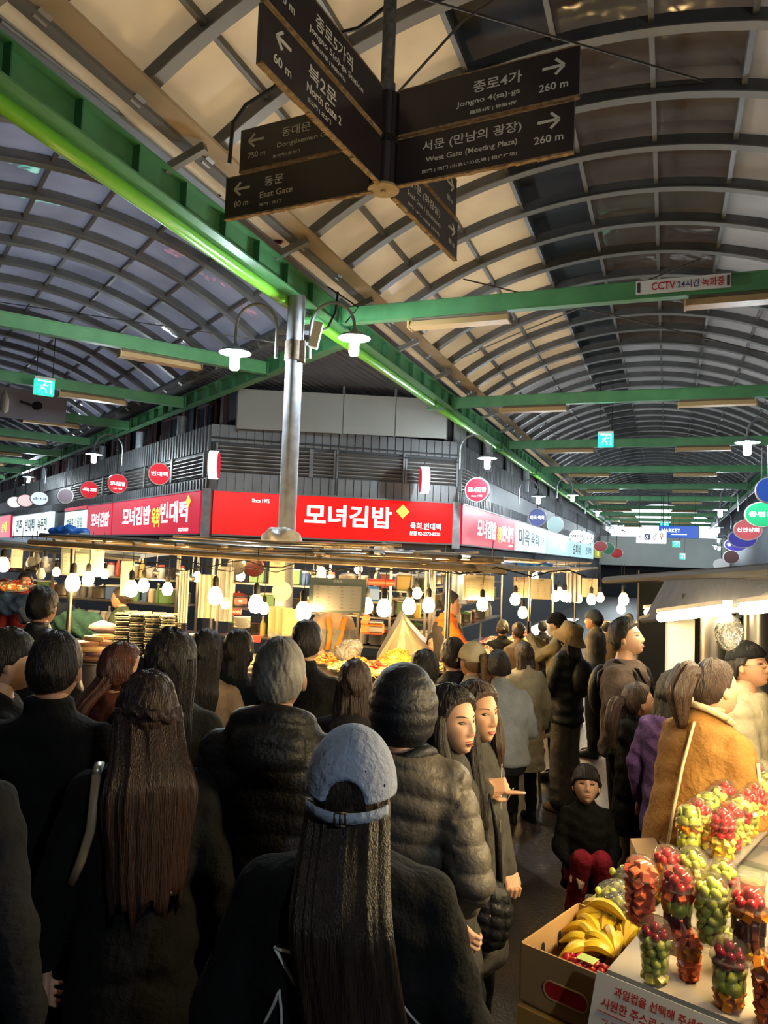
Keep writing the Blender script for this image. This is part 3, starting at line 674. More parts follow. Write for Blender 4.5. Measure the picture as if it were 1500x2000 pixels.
rs(829, 938, 15.2, .24, ecri, '', 'thin edge-on round sign above the right end of the big red sign', face=(-1, -.09, 0), rim=ewd, deep=.16, sy=1.15, chain=.1)
rs(933, 957, 15.2, .25, ecri, '모녀김밥', 'round red lit sign hanging right of the corner', face=-D1, sub='since 1975')
rs(1050, 1011, 19, .23, mat('lit_navy_disc', (.05, .08, .3), .4, emit=.45, ecol=(.12, .18, .5)), '미옥 육회', 'round blue sign in the right arcade', face=-D1)
rs(1085, 1025, 22, .24, mat('lit_teal_disc', (.2, .35, .35), .4, emit=.35, ecol=(.4, .6, .6)), '', 'dim teal round sign beyond the blue one', face=-D1)
rs(1127, 1047, 22.5, .22, ewd, '별미', 'bright white oval sign in the right arcade', tm_=dkblue, face=-D1, sy=.85)
rs(1146, 1052, 24, .22, ewd, '순대', 'bright white oval sign behind the first white oval', tm_=dkblue, face=-D1, sy=.85)
rs(1173, 1067, 27, .24, mat('dim_maroon_disc', (.3, .03, .03), .4, emit=.2), '', 'dim maroon oval sign low in the right arcade', face=-D1, sy=.8)
rs(1187, 1071, 29, .26, mat('dim_green_disc', (.02, .2, .1), .4, emit=.2), '', 'dim green oval sign low in the right arcade', face=-D1, sy=.9)
rs(1204, 1080, 31, .26, mat('dim_red_disc', (.5, .02, .03), .4, emit=.25), '', 'small dull red oval sign in the distance', face=-D1, sy=.8)
# right side of the right arcade
egrn = mat('lit_green_disc', (.01, .3, .12), .4, emit=.45, ecol=(.01, .42, .17))
rs(1487, 1005, 12.5, .26, egrn, '동명홍', 'green oval sign with white letters at the right edge', face=-D1, sy=.8, chain=.9)
rs(1500, 958, 11.5, .18, mat('lit_blue_disc', (.02, .08, .4), .4, emit=.4, ecol=(.03, .12, .6)), '', 'blue round sign cut by the right edge above the green oval', face=-D1, sy=1.1)
rs(1460, 1035, 16, .28, mat('lit_brick_disc', (.5, .06, .08), .4, emit=.4, ecol=(.7, .12, .14)), '신안상회', 'brick red oval sign below the green oval', face=-D1, sy=.8, chain=.9)
rs(1450, 1052, 19, .34, mat('lit_navy_oval', (.03, .03, .3), .4, emit=.35, ecol=(.06, .06, .5)), '', 'navy oval sign behind the brick red one', face=-D1, sy=.7)
rs(1437, 1064, 22, .32, mat('lit_indigo_oval', (.03, .02, .2), .4, emit=.3, ecol=(.08, .06, .4)), '정명상회', 'indigo oval sign lowest of the right cluster', face=-D1, sy=.6)
rs(1428, 1088, 22, .22, M['maroon'], '', 'dark brown round sign below the indigo oval', face=-D1, sy=.9)
rs(1409, 1103, 24, .24, M['white'], '', 'white ring sign just above the fruit stall roof', face=-D1, sy=.8)
# hanging box signs in the right arcade
def box_sign(x, y, Y, wd, h, m_, lab, txts=(), hang=1.0, nm='hanging_sign', X=N1):
    p = at(x, y, Y); t = thing(nm, lab, 'sign', p); a = math.atan2(X.y, X.x)
    g = Geo(); g.box(p, (wd, .08, h), Matrix.Rotation(a, 3, 'Z'), bev=.01); part('light_box', g, m_, t, world=True)
    g = Geo(); 
    for q in (-.4, .4): g.tube([p + X * q * wd + Vector((0, 0, h / 2)), p + X * q * wd + Vector((0, 0, h / 2 + hang))], .008, 5)
    part('hanger', g, M['wire'], t, world=True)
    n_ = Vector((X.y, -X.x, 0))
    for s_, tm_, u, v, hh, ww in txts: letter(t, s_, tm_, p + X * u * wd + Vector((0, 0, v * h)) + n_ * .042, h=hh, wd=ww, X=X, bold=.01)
    return t, p, n_
egreen = mat('exit_sign_green', (.02, .6, .4), .4, emit=1.0, ecol=(.02, .78, .50))
epale = mat('exit_sign_figure', (.8, 1, .95), .4, emit=1.6, ecol=(.85, 1, .95))
def exit_sign(x, y, Y, wd, h, lab, X):
    t, p, n_ = box_sign(x, y, Y, wd, h, egreen, lab, hang=1.1, nm='exit_sign', X=X)
    g = Geo(); U = Vector((0, 0, 1)); q = lambda u, v: p + X * u * wd + U * v * h + n_ * .045
    for pts, r in (([q(.02, .30), q(.06, .28)], .045), ([q(0, .2), q(-.06, -.05)], .04), ([q(-.06, -.05), q(-.2, -.12), q(-.26, -.3)], .028), ([q(-.06, -.05), q(.08, -.16), q(.1, -.36)], .028), ([q(0, .16), q(.14, .1), q(.2, .18)], .02), ([q(0, .16), q(-.16, .1), q(-.2, -.0)], .02)):
        g.tube(pts, r * h * 2.2, 6, flat=.4)
    part('running_figure', g, epale, t, world=True)
    g = Geo()
    for a, b in (((-.34, .38), (.34, .38)), ((.34, .38), (.34, -.38))): g.tube([q(*a), q(*b)], .018 * h * 2, 5)
    part('doorway_outline', g, epale, t, world=True)
    g = Geo(); g.bar(p + X * -.5 * wd + U * (h / 2 + .015), p + X * .5 * wd + U * (h / 2 + .015), .12, .04); part('top_bar', g, M['white'], t, world=True)
exit_sign(1183, 860, 15.2, .30, .28, 'green running man exit sign hanging in the right arcade', N1)
exit_sign(86, 757, 13.2, .33, .28, 'green running man exit sign hanging at the left edge', N2)
exit_sign(1298, 1026, 28, .30, .26, 'tiny green exit sign beside the blue banner', N1)
exit_sign(1321, 1063, 36, .36, .3, 'very distant green exit sign', N1)
exit_sign(1333, 1087, 42, .3, .3, 'farthest green exit sign against the end wall', N1)
box_sign(1272, 1049, 21.5, .80, .36, mat('lit_white_box', (.9, .9, .9), .4, emit=1.3, ecol=(.95, 1, 1)), 'white lit direction sign with small figures deep in the right arcade', [('←', navy, -.36, 0, .1, .1), ('♿', navy, -.14, 0, .17, .15), ('♂', navy, .12, .05, .2, .1), ('♀', red, .34, .05, .2, .1)])
box_sign(1326, 1039, 26, 1.3, .42, mat('lit_blue_banner', (.01, .06, .4), .4, emit=.5, ecol=(.01, .10, .55)), 'blue banner sign with white letters deep in the right arcade', [('MARKET', eltr, -.2, .1, .12, .6), ('────', eltr, .0, -.2, .03, .5)])
# poster / banner at left edge
bn = thing('picture_banner', 'wide grey banner printed with a small figure hanging behind the exit sign', 'banner', at(70, 790, 17))
p0, p1 = at(-60, 776, 16.5), at(128, 800, 17.2); g = Geo(); h_ = Vector((0, 0, .34)); g.prism([p0 - h_, p1 - h_, p1 + h_, p0 + h_], (.0, .04, 0)); part('sheet', g, mat('grey_banner', (.30, .29, .32), .6, noise=1, col2=(.22, .21, .25)), bn, world=True)
X_ = (p1 - p0).normalized(); q = p0.lerp(p1, .70) - Vector((0, .03, 0)); g = Geo(); g.ell(q, (.13, .02, .10)); g.tube([q + X_ * -.1, q + X_ * -.35 + Vector((0, 0, .05))], .03, 6); part('printed_figure', g, M['black'], bn, world=True, smooth=True)
q = p0.lerp(p1, .37) - Vector((0, .03, 0)); g = Geo(); g.lathe([(.02, -.25), (.08, -.2), (.08, .05), (.03, .2), (0, .28)], q, 10); part('printed_bottle', g, mat('cream_print', (.4, .35, .28), .6), bn, world=True, smooth=True)
# end of the right arcade
g = Geo(); g.box(c1(-.5, 52, 3.0), (12, .2, 1.9), Matrix.Rotation(-A1, 3, 'Z')); g.box(c1(-.5, 54, 1), (12, .2, 2.4), Matrix.Rotation(-A1, 3, 'Z'), mi=1)
struct('wall_far_end', g, [M['fascia'], M['black']], 'grey band wall closing the far end of the right arcade')
# right row of shops
FR2 = Face(c1(3.3, 9, 0), D1, -N1)
g = Geo(); g.prism([c1(3.45, -9, 0), c1(3.45, 60, 0), c1(3.45, 60, 5.4), c1(3.45, -9, 5.4)], N1 * .1); struct('wall_right_far_side', g, M['dkwall'], 'dark shop wall on the right side of the right arcade')
g = Geo(); g.prism([c2(-2.0, 5, 0), c2(-2.0, 60, 0), c2(-2.0, 60, 5.4), c2(-2.0, 5, 5.4)], -N2 * .1); struct('wall_left_far_side', g, M['dkwall'], 'dark wall on the far side of the left arcade')
FS = Face(c1(2.95, 12.5, 0), D1, -N1)
signboard('shop_sign', FS, 0, 5.5, 2.2, 3.3, mat('lit_pale_banner', (.35, .5, .6), .5, emit=.45, ecol=(.42, .62, .75)), 'pale blue lit banner beside the ovals at the right edge', [('광장시장', eltr, .4, .5, .4, 2.0)])
signboard('shop_sign', FS, 6, 12, 2.1, 3.0, mat('lit_pink_banner', (.5, .35, .5), .5, emit=.35, ecol=(.6, .42, .6)), 'pinkish lit sign further back at the right edge', [])
# ================================================================ POLES AND STREET LAMPS
mp_ = at(566, 900, 8.45); mp_.z = 0
t = thing('steel_pole', 'thick galvanised steel pole rising in front of the red corner sign to the green rail', 'pole', mp_)
g = Geo(); g.cyl(mp_, mp_ + Vector((0, 0, 4.95)), .098, n=28); part('shaft', g, M['galv'], t, world=True, smooth=True)
g = Geo(); g.cyl(mp_ + Vector((0, 0, 4.2)), mp_ + Vector((0, 0, 4.42)), .112, n=24); g.box(mp_ + Vector((.09, -.04, 4.3)), (.07, .1, .24)); part('clamp', g, mat('rusty_clamp', (.14, .10, .07), .8, noise=20, col2=(.06, .04, .03)), t, world=True, smooth=True)
def gooseneck(base, dirx, reach, lab, hz=.0, arm=True, group='gooseneck street lamps', drop=.35, rise=.42, s=1.0):
    "curved arm that rises from base and drops to a shade"
    t = thing('gooseneck_lamp', lab, 'lamp', base, 0, group); d = Vector(dirx).normalized()
    R_ = reach / 2; pts = [base - Vector((0, 0, .35 * s)), base]
    for i in range(1, 12):
        a = PI - PI * i / 11; pts.append(base + d * (R_ + R_ * math.cos(a)) + Vector((0, 0, math.sin(a) * R_ * 1.15)))
    pts.append(base + d * reach - Vector((0, 0, drop * s)))
    g = Geo(); g.tube(pts, .018 * s, 8); part('arm', g, M['galv'], t, world=True, smooth=True)
    q = pts[-1]
    g = Geo(); g.lathe([(.03, .06), (.05, .03), (.15, -.005), (.185, -.035), (.18, -.04), (.14, -.012), (.04, .015), (.02, .02)], q, 24); part('shade', g, mat('white_enamel_shade', (.22, .27, .31), .5), t, world=True, smooth=True)
    g = Geo(); g.lathe([(0, -.24), (.042, -.232), (.055, -.20), (.055, -.07), (.04, -.03), (.03, 0)], q, 14); part('bulb', g, M['cool'], t, world=True, smooth=True)
    g = Geo(); g.lathe([(.03, .07), (.035, .05), (.035, .0), (.03, -.01)], q, 12); part('socket', g, M['galv'], t, world=True, smooth=True)
    return t
g = Geo(); P = lambda x, y, Y=8.45: at(x, y, Y)
gooseneck(P(541, 640), (-1, 0, 0), .46, 'street lamp on the left of the thick pole', drop=.27)
gooseneck(P(607, 640, 8.4), (1, -.1, 0), .50, 'street lamp on the right of the thick pole, brightest in the middle', drop=.08)
brk = Geo(); brk.bar(P(541, 650), P(610, 650), .02, .04); brk.bar(P(541, 672), P(610, 672), .02, .04); part('lamp_bracket', brk, M['galv'], t, world=True)
g = Geo(); g.box(P(617, 655, 8.3), (.1, .08, .3), Matrix.Rotation(.2, 3, 'Y'), bev=.01); tag(part('speaker_box', g, M['white']), 'small white box fixed beside the thick pole', 'box')
g = Geo(); g.tube([P(660, 570), P(655, 610), P(640, 640), P(617, 650)], .014, 6); g.tube([P(640, 560, 8.6), P(700, 600, 8.6), P(675, 630, 8.6)], .010, 6); tag(part('black_cable', g, M['wire'], smooth=True), 'black cables dropping beside the bright street lamp', 'cable')
gooseneck(at(898, 880, 14.2), (1, -.1, 0), .52, 'street lamp right of the corner above a round red sign', drop=.1)
gooseneck(at(1014, 958, 19.5), (1, 0, 0), .5, 'small street lamp on the left side of the right arcade', drop=.1)
for i, (x, y, Y) in enumerate(((1110, 974, 24), (1165, 1009, 31), (1215, 1040, 40), (1222, 1052, 46))):
    gooseneck(at(x - 22, y - 22, Y), (1, 0, 0), .5, ['third street lamp down the left side of the right arcade', 'fourth street lamp down the left side of the right arcade', 'fifth street lamp down the left side of the right arcade', 'farthest street lamp down the left side of the right arcade'][i], drop=.2)
gooseneck(at(1510, 850, 11.6), (-1, -.1, 0), .42, 'street lamp at the right edge above the green oval sign', drop=.1)
for i, (x, y, Y) in enumerate(((1424, 1004, 21), (1410, 1045, 30), (1405, 1070, 38), (1396, 1085, 44), (1405, 1086, 40))):
    gooseneck(at(x + 18, y - 30, Y), (-1, 0, 0), .5, ['street lamp before the white lit box on the right side', 'third street lamp on the right side of the right arcade', 'fourth street lamp on the right side of the right arcade', 'farthest street lamp on the right side', 'small street lamp next to the farthest one on the right'][i], drop=.3)
gooseneck(at(240, 880, 17.5), (-1, -.3, 0), .62, 'street lamp in the left arcade above the round red signs', drop=.1)
gooseneck(at(90, 925, 26), (-1, 0, 0), .6, 'far street lamp in the left arcade', drop=.1)
gooseneck(at(30, 940, 32), (1, 0, 0), .5, 'farthest street lamp in the left arcade', drop=.1)
# lamps of the market behind the viewer, same kind
for i, (x, y) in enumerate(((-1.9, -3.4), (1.7, -3.0))):
    gooseneck(Vector((x, y, 4.3)), (1, 0, 0), .5, ['street lamp standing behind the viewer on the left', 'street lamp standing behind the viewer on the right'][i])
    
# ================================================================ DIRECTION SIGN POST
HB = at(752, 285, 3.9)
dirN = Vector((math.sin(math.radians(26.6)), math.cos(math.radians(26.6)), 0)); dirE = Vector((math.sin(math.radians(-64.4)), math.cos(math.radians(-64.4)), 0))
zt = at(760, 190, 3.9).z; zb = at(742, 372, 3.9).z; zm = (zt + zb) / 2
sp = thing('sign_post', 'grey pole hanging from the roof that carries the dark brown direction signs', 'post', Vector((HB.x, HB.y, zb)))
hx = Vector((HB.x, HB.y, 0)); Zv = Vector((0, 0, 1))
g = Geo(); g.cyl(hx + Zv * (zt - .02), hx + Zv * 6.45, .036, n=18); g.cyl(hx + Zv * zt, hx + Zv * (zt + .07), .045, n=18); part('pole', g, mat('dusty_grey_pole', (.16, .15, .14), .7, noise=25, col2=(.07, .065, .06)), sp, world=True, smooth=True)
for i, (a, b) in enumerate(((zm + .02, zt), (zb + .012, zm - .02))):
    g = Geo(); n = 24; g.loft([[hx + Vector((math.cos(2 * PI * j / n) * r_, math.sin(2 * PI * j / n) * r_, z)) for j in range(n)] for z in (a, b) for r_ in ([.072])]); 
    for j in range(12):
        q = 2 * PI * j / 12; g.bar(hx + Vector((math.cos(q) * .074, math.sin(q) * .074, a)), hx + Vector((math.cos(q) * .074, math.sin(q) * .074, b)), .006, .006)
    part('sleeve', g, M['signbrown'], sp, world=True, smooth=True)
g = Geo(); g.cyl(hx + Zv * zb, hx + Zv * (zb + .012), .084, n=28); g.cyl(hx + Zv * (zb - .012), hx + Zv * zb, .014, n=12); part('bottom_cap', g, mat('tan_cap', (.42, .33, .18), .6, noise=12, col2=(.30, .22, .12)), sp, world=True, smooth=True)
g = Geo(); g.cyl(hx + Zv * (zm - .03), hx + Zv * (zm + .03), .05, n=16); part('clamp', g, M['black'], sp, world=True)
PH = (zt - zb) / 2 - .012
def plank(d, L0, L1, top, lab, rows, arrow, side):
    "d: direction from hub; the reader sees the face whose normal points to the camera"
    z1 = zt if top else zm - .012; z0 = z1 - PH; mid = (z0 + z1) / 2
    n_ = Vector((d.y, -d.x, 0))
    if n_.dot(Vector((0, 0, 0)) - hx) < 0: n_ = -n_
    X = Vector((0, 0, 1)).cross(n_).normalized()           # reader's right
    t = thing('direction_sign', lab, 'sign', hx + d * L0 + Zv * z0, 0, 'direction signs')
    a, b = hx + d * L0, hx + d * L1; th = .022
    g = Geo(); g.prism([V3(a, z0), V3(b, z0), V3(b, z1), V3(a, z1)], n_ * th); part('plate', g, M['signbrown'], t, world=True)
    g = Geo()
    # ragged crusted edging along bottom and end
    rr = random.Random(int(z0 * 1000) + int(L1 * 977)); k = 26
    low = [a.lerp(b, i / k) for i in range(k + 1)]
    for i in range(k):
        e = .004 + rr.random() * .006; g.prism([V3(low[i], z0 - e), V3(low[i + 1], z0 - e), V3(low[i + 1], z0 + .003), V3(low[i], z0 + .003)], n_ * (th + .004))
    g.prism([V3(a, z1 - .001), V3(b, z1 - .001), V3(b, z1 + .005), V3(a, z1 + .005)], n_ * (th + .002))
    part('edge_trim', g, M['signedge'], t, world=True)
    ln = L1 - L0; s0 = X.dot(d) > 0      # True: hub end is reader's left
    def pos(u, v): return (a.lerp(b, u if s0 else 1 - u)) + Zv * (z0 + PH * v) + n_ * th
    for txt, u, v, h, wd in rows: letter(t, txt, M['signtext'], pos(u, v), h=h, wd=wd, X=X, bold=.014, out=.002, ex=.001)
    au, av, sgn = arrow; c = pos(au, av) + n_ * .002; g = Geo(); w_ = .026
    for p_, q_ in (((-.055, 0), (.05, 0)), ((.05, 0), (.008, .038)), ((.05, 0), (.008, -.038))):
        g.bar(c + X * p_[0] * sgn + Zv * p_[1], c + X * q_[0] * sgn + Zv * q_[1], .002 if False else .004, .013, up=Zv if abs(q_[1]) < .01 and abs(p_[1]) < .01 else X)
    part('arrow', g, M['signtext'], t, world=True)
    return t
plank(-dirE, .085, 1.02, True, 'dark brown arrow sign reading Jongno 4(sa)-ga 260 m, upper right plank', [('종로4가', .57, .67, .062, .25), ('Jongno 4(sa)-ga', .52, .36, .036, .33), ('鐘路4街 | 钟路4街', .55, .14, .024, .24), ('260 m', .87, .30, .038, .14)], (.87, .68, 1), 1)
plank(-dirE, .085, 1.00, False, 'dark brown arrow sign reading West Gate 260 m, lower right plank', [('서문 (만남의 광장)', .44, .72, .062, .52), ('West Gate (Meeting Plaza)', .44, .42, .036, .48), ('西門 | 西门 (出会いの広場 | 相逢广场)', .43, .18, .022, .50), ('260 m', .87, .35, .038, .14)], (.87, .70, 1), 1)
plank(dirE, .085, .93, True, 'dark brown sign reading Dongdaemun Gate 750 m, upper plank far left', [('동대문', .45, .72, .055, .19), ('Dongdaemun Gate', .53, .42, .036, .38), ('東大門 | 东大门', .38, .18, .022, .18), ('750 m', .14, .35, .034, .12)], (.13, .70, -1), 1)
plank(dirE, .06, 1.02, False, 'dark brown sign reading East Gate 80 m, lower plank far left', [('동문', .35, .72, .055, .13), ('East Gate', .37, .42, .036, .22), ('東門 | 东门', .33, .18, .022, .15), ('80 m', .12, .32, .036, .10)], (.12, .68, -1), 1)
plank(-dirN, .085, 1.12, True, 'dark brown sign reading Jongno 5(o)-ga Station 60 m, upper left plank', [('종로5가역', .52, .66, .072, .34), ('Jongno 5(o)-ga Station', .55, .38, .038, .50), ('鐘路5街駅 | 钟路5街站', .48, .17, .024, .30), ('60 m', .14, .35, .042, .12)], (.13, .72, -1), 1)
plank(-dirN, .085, 1.13, False, 'dark brown sign reading North Gate 2 60 m, lower left plank', [('북2문', .44, .70, .075, .24), ('North Gate 2', .46, .40, .042, .30), ('北2門 | 北2门', .42, .17, .026, .20), ('60 m', .14, .30, .042, .13)], (.14, .70, -1), 1)
plank(dirN, .085, .98, True, 'dark brown sign pointing south, upper plank under the hub', [('남1문', .5, .7, .06, .2), ('South Gate 1', .5, .4, .036, .25), ('80 m', .88, .3, .036, .1)], (.88, .7, 1), 1)
plank(dirN, .085, 1.02, False, 'dark brown sign reading South Gate 1 (Restroom), lower plank under the hub', [('남1문 (화장실)', .43, .72, .062, .46), ('South Gate 1 (Restroom)', .43, .42, .036, .48), ('南門1 | 南门1 (化粧室 | 洗手间)', .43, .18, .022, .46), ('80 m', .89, .32, .036, .1)], (.89, .68, 1), 1)
# ================================================================ PEOPLE
from mathutils.bvhtree import BVHTree
def sstep(a, b, x):
    t = np.clip((x - a) / (b - a), 0, 1); return t * t * (3 - 2 * t)
def G2(x, y, sx, sy): return np.exp(-(x / sx) ** 2 - (y / sy) ** 2)
def remesh(g, voxel, smooth=4, disp=None, fac=.5):
    me = bpy.data.meshes.new('r'); me.from_pydata(g.v, [], g.f)
    o = bpy.data.objects.new('r', me)
    m = o.modifiers.new('r', 'REMESH'); m.mode = 'VOXEL'; m.voxel_size = voxel; m.adaptivity = 0
    if smooth: m = o.modifiers.new('s', 'SMOOTH'); m.factor = fac; m.iterations = smooth
    r = baked(o); bpy.data.objects.remove(o); bpy.data.meshes.remove(me)
    n = len(r.vertices); co = np.empty(n * 3); r.vertices.foreach_get('co', co); co = co.reshape(-1, 3)
    nm = np.empty(n * 3); r.vertices.foreach_get('normal', nm); nm = nm.reshape(-1, 3)
    if disp is not None: co = co + nm * disp(co, nm)[:, None]
    f = [tuple(p.vertices) for p in r.polygons]; bpy.data.meshes.remove(r)
    return co, f
class VF:
    "vertex array + faces"
    def __init__(s): s.v = []; s.f = []; s.k = 0
    def add(s, co, f):
        co = np.asarray(co, float).reshape(-1, 3); s.v.append(co); s.f += [tuple(i + s.k for i in q) for q in f]; s.k += len(co); return s
    def co(s): return np.vstack(s.v)
def np_mesh(name, co, f, m_, parent, smooth=True, label=None, fix=True):
    me = bpy.data.meshes.new(name); me.from_pydata([tuple(c) for c in co], [], f); me.materials.append(m_)
    if fix:
        bm = bmesh.new(); bm.from_mesh(me); bmesh.ops.recalc_face_normals(bm, faces=bm.faces); bm.to_mesh(me); bm.free()
    if smooth: me.polygons.foreach_set('use_smooth', [True] * len(me.polygons))
    o = link(name, me, parent)
    if label: o['label'] = label
    return o
def sph_grid(nu, nv):
    ph = np.linspace(-PI / 2, PI / 2, nv + 1)[1:-1]; th = np.linspace(0, 2 * PI, nu, endpoint=False)
    P_, T_ = np.meshgrid(ph, th, indexing='ij')
    d = np.stack([np.cos(P_) * np.sin(T_), np.cos(P_) * np.cos(T_), np.sin(P_)], -1).reshape(-1, 3)
    d = np.vstack([[0, 0, -1], d, [0, 0, 1]]); k = nv - 1; t = len(d) - 1
    f = [(0, 1 + (j + 1) % nu, 1 + j) for j in range(nu)]
    f += [(1 + i * nu + j, 1 + i * nu + (j + 1) % nu, 1 + (i + 1) * nu + (j + 1) % nu, 1 + (i + 1) * nu + j) for i in range(k - 1) for j in range(nu)]
    f += [(t, 1 + (k - 1) * nu + j, 1 + (k - 1) * nu + (j + 1) % nu) for j in range(nu)]
    return d, f
HR = np.array([.0745, .094, .114])
def skull(d, hood=0.0):
    p = d * (HR + hood); x, y, z = p[:, 0].copy(), p[:, 1].copy(), p[:, 2].copy()
    tz = np.clip(-z / .114, 0, 1); fr_ = sstep(-.2, .7, d[:, 1])
    x *= 1 - .34 * tz ** 1.7
    y = np.where(d[:, 1] < 0, y * (1 - .30 * tz), y); y += fr_ * .040 * tz ** 2.0
    y -= fr_ * .006 * sstep(.5, 1, d[:, 2])
    return np.stack([x, y, z], -1)
def head_np(nu, nv):
    d, f = sph_grid(nu, nv); p = skull(d); x, y, z = p.T.copy(); fr_ = sstep(.25, .6, d[:, 1])
    ax = np.abs(x)
    nz = np.interp(z, [-.046, -.036, -.028, .0, .018, .03], [0, .013, .020, .0105, .004, 0])
    wd = np.interp(z, [-.04, -.03, .0, .02], [.0135, .012, .0085, .009])
    y += fr_ * nz * np.exp(-(x / wd) ** 2)
    y += fr_ * .007 * G2(ax - .0125, z + .034, .006, .006)
    y -= fr_ * .0085 * G2(ax - .031, z - .006, .016, .011)
    y += fr_ * .003 * G2(ax - .03, z - .03, .02, .008)
    y += fr_ * .004 * G2(ax - .040, z + .026, .018, .018)
    y += fr_ * .0055 * G2(x, z + .063, .022, .012)
    y -= fr_ * .003 * G2(x, z + .079, .02, .005)
    y += fr_ * .005 * G2(x, z + .098, .018, .012)
    return np.stack([x, y, z], -1), f
def ear_geo(side):
    g = Geo(); g.ell((side * .077, -.006, -.006), (.008, .017, .030), 12, 8, Matrix.Rotation(side * -.35, 3, 'Z') @ Matrix.Rotation(.2, 3, 'X'))
    g.ell((side * .079, .0, -.022), (.007, .009, .012), 8, 6); return g
def hair_T(kind):
    if kind == 'long': return [-1, .12, .30, .42, .6, .85, 1], [-3, -3, -.6, .2, .58, .74, .80]
    if kind == 'bald': return [-1, -.4, -.1, .2, .45, .8, 1], [-.62, -.40, -.0, .15, .45, .60, .62]
    if kind == 'bangs': return [-1, -.35, -.1, .2, .45, .8, 1], [-.68, -.5, -.1, .0, .20, .26, .28]
    return [-1, -.4, -.12, .15, .42, .75, 1], [-.62, -.42, -.02, .06, .42, .58, .60]
def hair_shell(kind, thick, seed, nu=64, nv=44, vol=(1, 1, 1)):
    d, f = sph_grid(nu, nv); X_, Y_ = hair_T(kind); T = np.interp(d[:, 1], X_, Y_)
    r = np.random.RandomState(seed); m = sstep(-.07, .06, d[:, 2] - T)
    ang = np.arctan2(d[:, 0], -d[:, 1])
    n_ = sum(np.sin(ang * a + d[:, 2] * b + r.rand() * 6) for a, b in ((9, 5), (17, -7), (31, 4))) / 3
    n2 = sum(np.sin(d[:, 0] * a + d[:, 1] * b + d[:, 2] * c_ + r.rand() * 6) for a, b, c_ in ((7, 3, 5), (3, 9, -4), (13, 11, 8))) / 3
    sp_ = sum(np.sin(ang * a + d[:, 1] * b_ + r.rand() * 6) * np.sin(d[:, 2] * c_ + r.rand() * 6) for a, b_, c_ in ((23, 9, 17), (41, -13, 11), (29, 19, 23))) / 3
    th = thick * (1 + .16 * n_ + .30 * n2 + .28 * sp_) + .006 * sstep(.2, .9, d[:, 2])
    p = skull(d); L_ = np.linalg.norm(p, axis=1, keepdims=True)
    if kind == 'long': p[:, 2] = np.where(p[:, 2] < -.05, p[:, 2] * .8, p[:, 2])
    q = p + d * (th * m - .010 * (1 - m))[:, None]
    return q * np.array(vol), f
def hair_fall(L_, seed, w0=.088, w1=.12, back=-.10, dep=.035, nu=72, n=26, wave=0.0, cy0=-.030, taper=.75, front=0.0, top=.03, dx=0.0):
    "hanging hair: rings from the middle of the head down to -L_; returns verts, faces"
    r = np.random.RandomState(seed); th = np.linspace(0, 2 * PI, nu, endpoint=False); V = []; ph = r.rand(5) * 6
    for i in range(n + 1):
        t = i / n; z = top - (L_ + top) * t
        a = min(1, t * (L_ + top) / .22)
        wx = w0 + (w1 - w0) * a; dy = .062 + (dep - .062) * a; cy = cy0 + (back - cy0) * (a * a * (3 - 2 * a))
        if t > .55: wx *= 1 - (1 - taper) * ((t - .55) / .45) ** 1.3
        wx *= 1 + wave * math.sin(t * 14 + ph[0])
        rr_ = 1 + .045 * np.sin(th * 11 + ph[1] + 2.2 * t) + .035 * np.sin(th * 23 + ph[2] - 3 * t) + .02 * np.sin(th * 37 + ph[3] + t * 4)
        zz = z + (-.035 * np.sin(th * 7 + ph[4]) - .02 * np.sin(th * 19 + ph[2]) if i == n else 0 * th)
        x = np.cos(th) * wx * rr_ + dx * t * t; y = cy + np.sin(th) * dy * rr_ + front * a * np.clip(np.abs(np.cos(th)), 0, 1) ** 3
        V.append(np.stack([x, y, zz + 0 * th], -1))
    f = [(i * nu + j, i * nu + (j + 1) % nu, (i + 1) * nu + (j + 1) % nu, (i + 1) * nu + j) for i in range(n) for j in range(nu)]
    f += [tuple(range(nu))[::-1], tuple(n * nu + j for j in range(nu))]
    return np.vstack(V), f
def tail(pts, rs, seed, nu=40, n=22):
    "pony tail swept through pts"
    r = np.random.RandomState(seed); P_ = np.array(pts, float); k = len(P_)
    t = np.linspace(0, k - 1, n + 1); c = np.stack([np.interp(t, range(k), P_[:, i]) for i in range(3)], -1)
    for _ in range(2): c[1:-1] = (c[:-2] + c[1:-1] * 2 + c[2:]) / 4
    R_ = np.interp(t, range(k), rs); th = np.linspace(0, 2 * PI, nu, endpoint=False); V = []
    for i in range(n + 1):
        d = Vector(c[min(i + 1, n)] - c[max(i - 1, 0)]); x, y, _ = frame(d, (1, 0, .01)); rr_ = R_[i] * (1 + .08 * np.sin(th * 9 + i * .1) + .06 * np.sin(th * 17 - i * .15))
        V.append(c[i] + np.outer(np.cos(th) * rr_, np.array(x)) + np.outer(np.sin(th) * rr_, np.array(y)))
    f = [(i * nu + j, i * nu + (j + 1) % nu, (i + 1) * nu + (j + 1) % nu, (i + 1) * nu + j) for i in range(n) for j in range(nu)] + [tuple(range(nu))[::-1], tuple(n * nu + j for j in range(nu))]
    return np.vstack(V), f
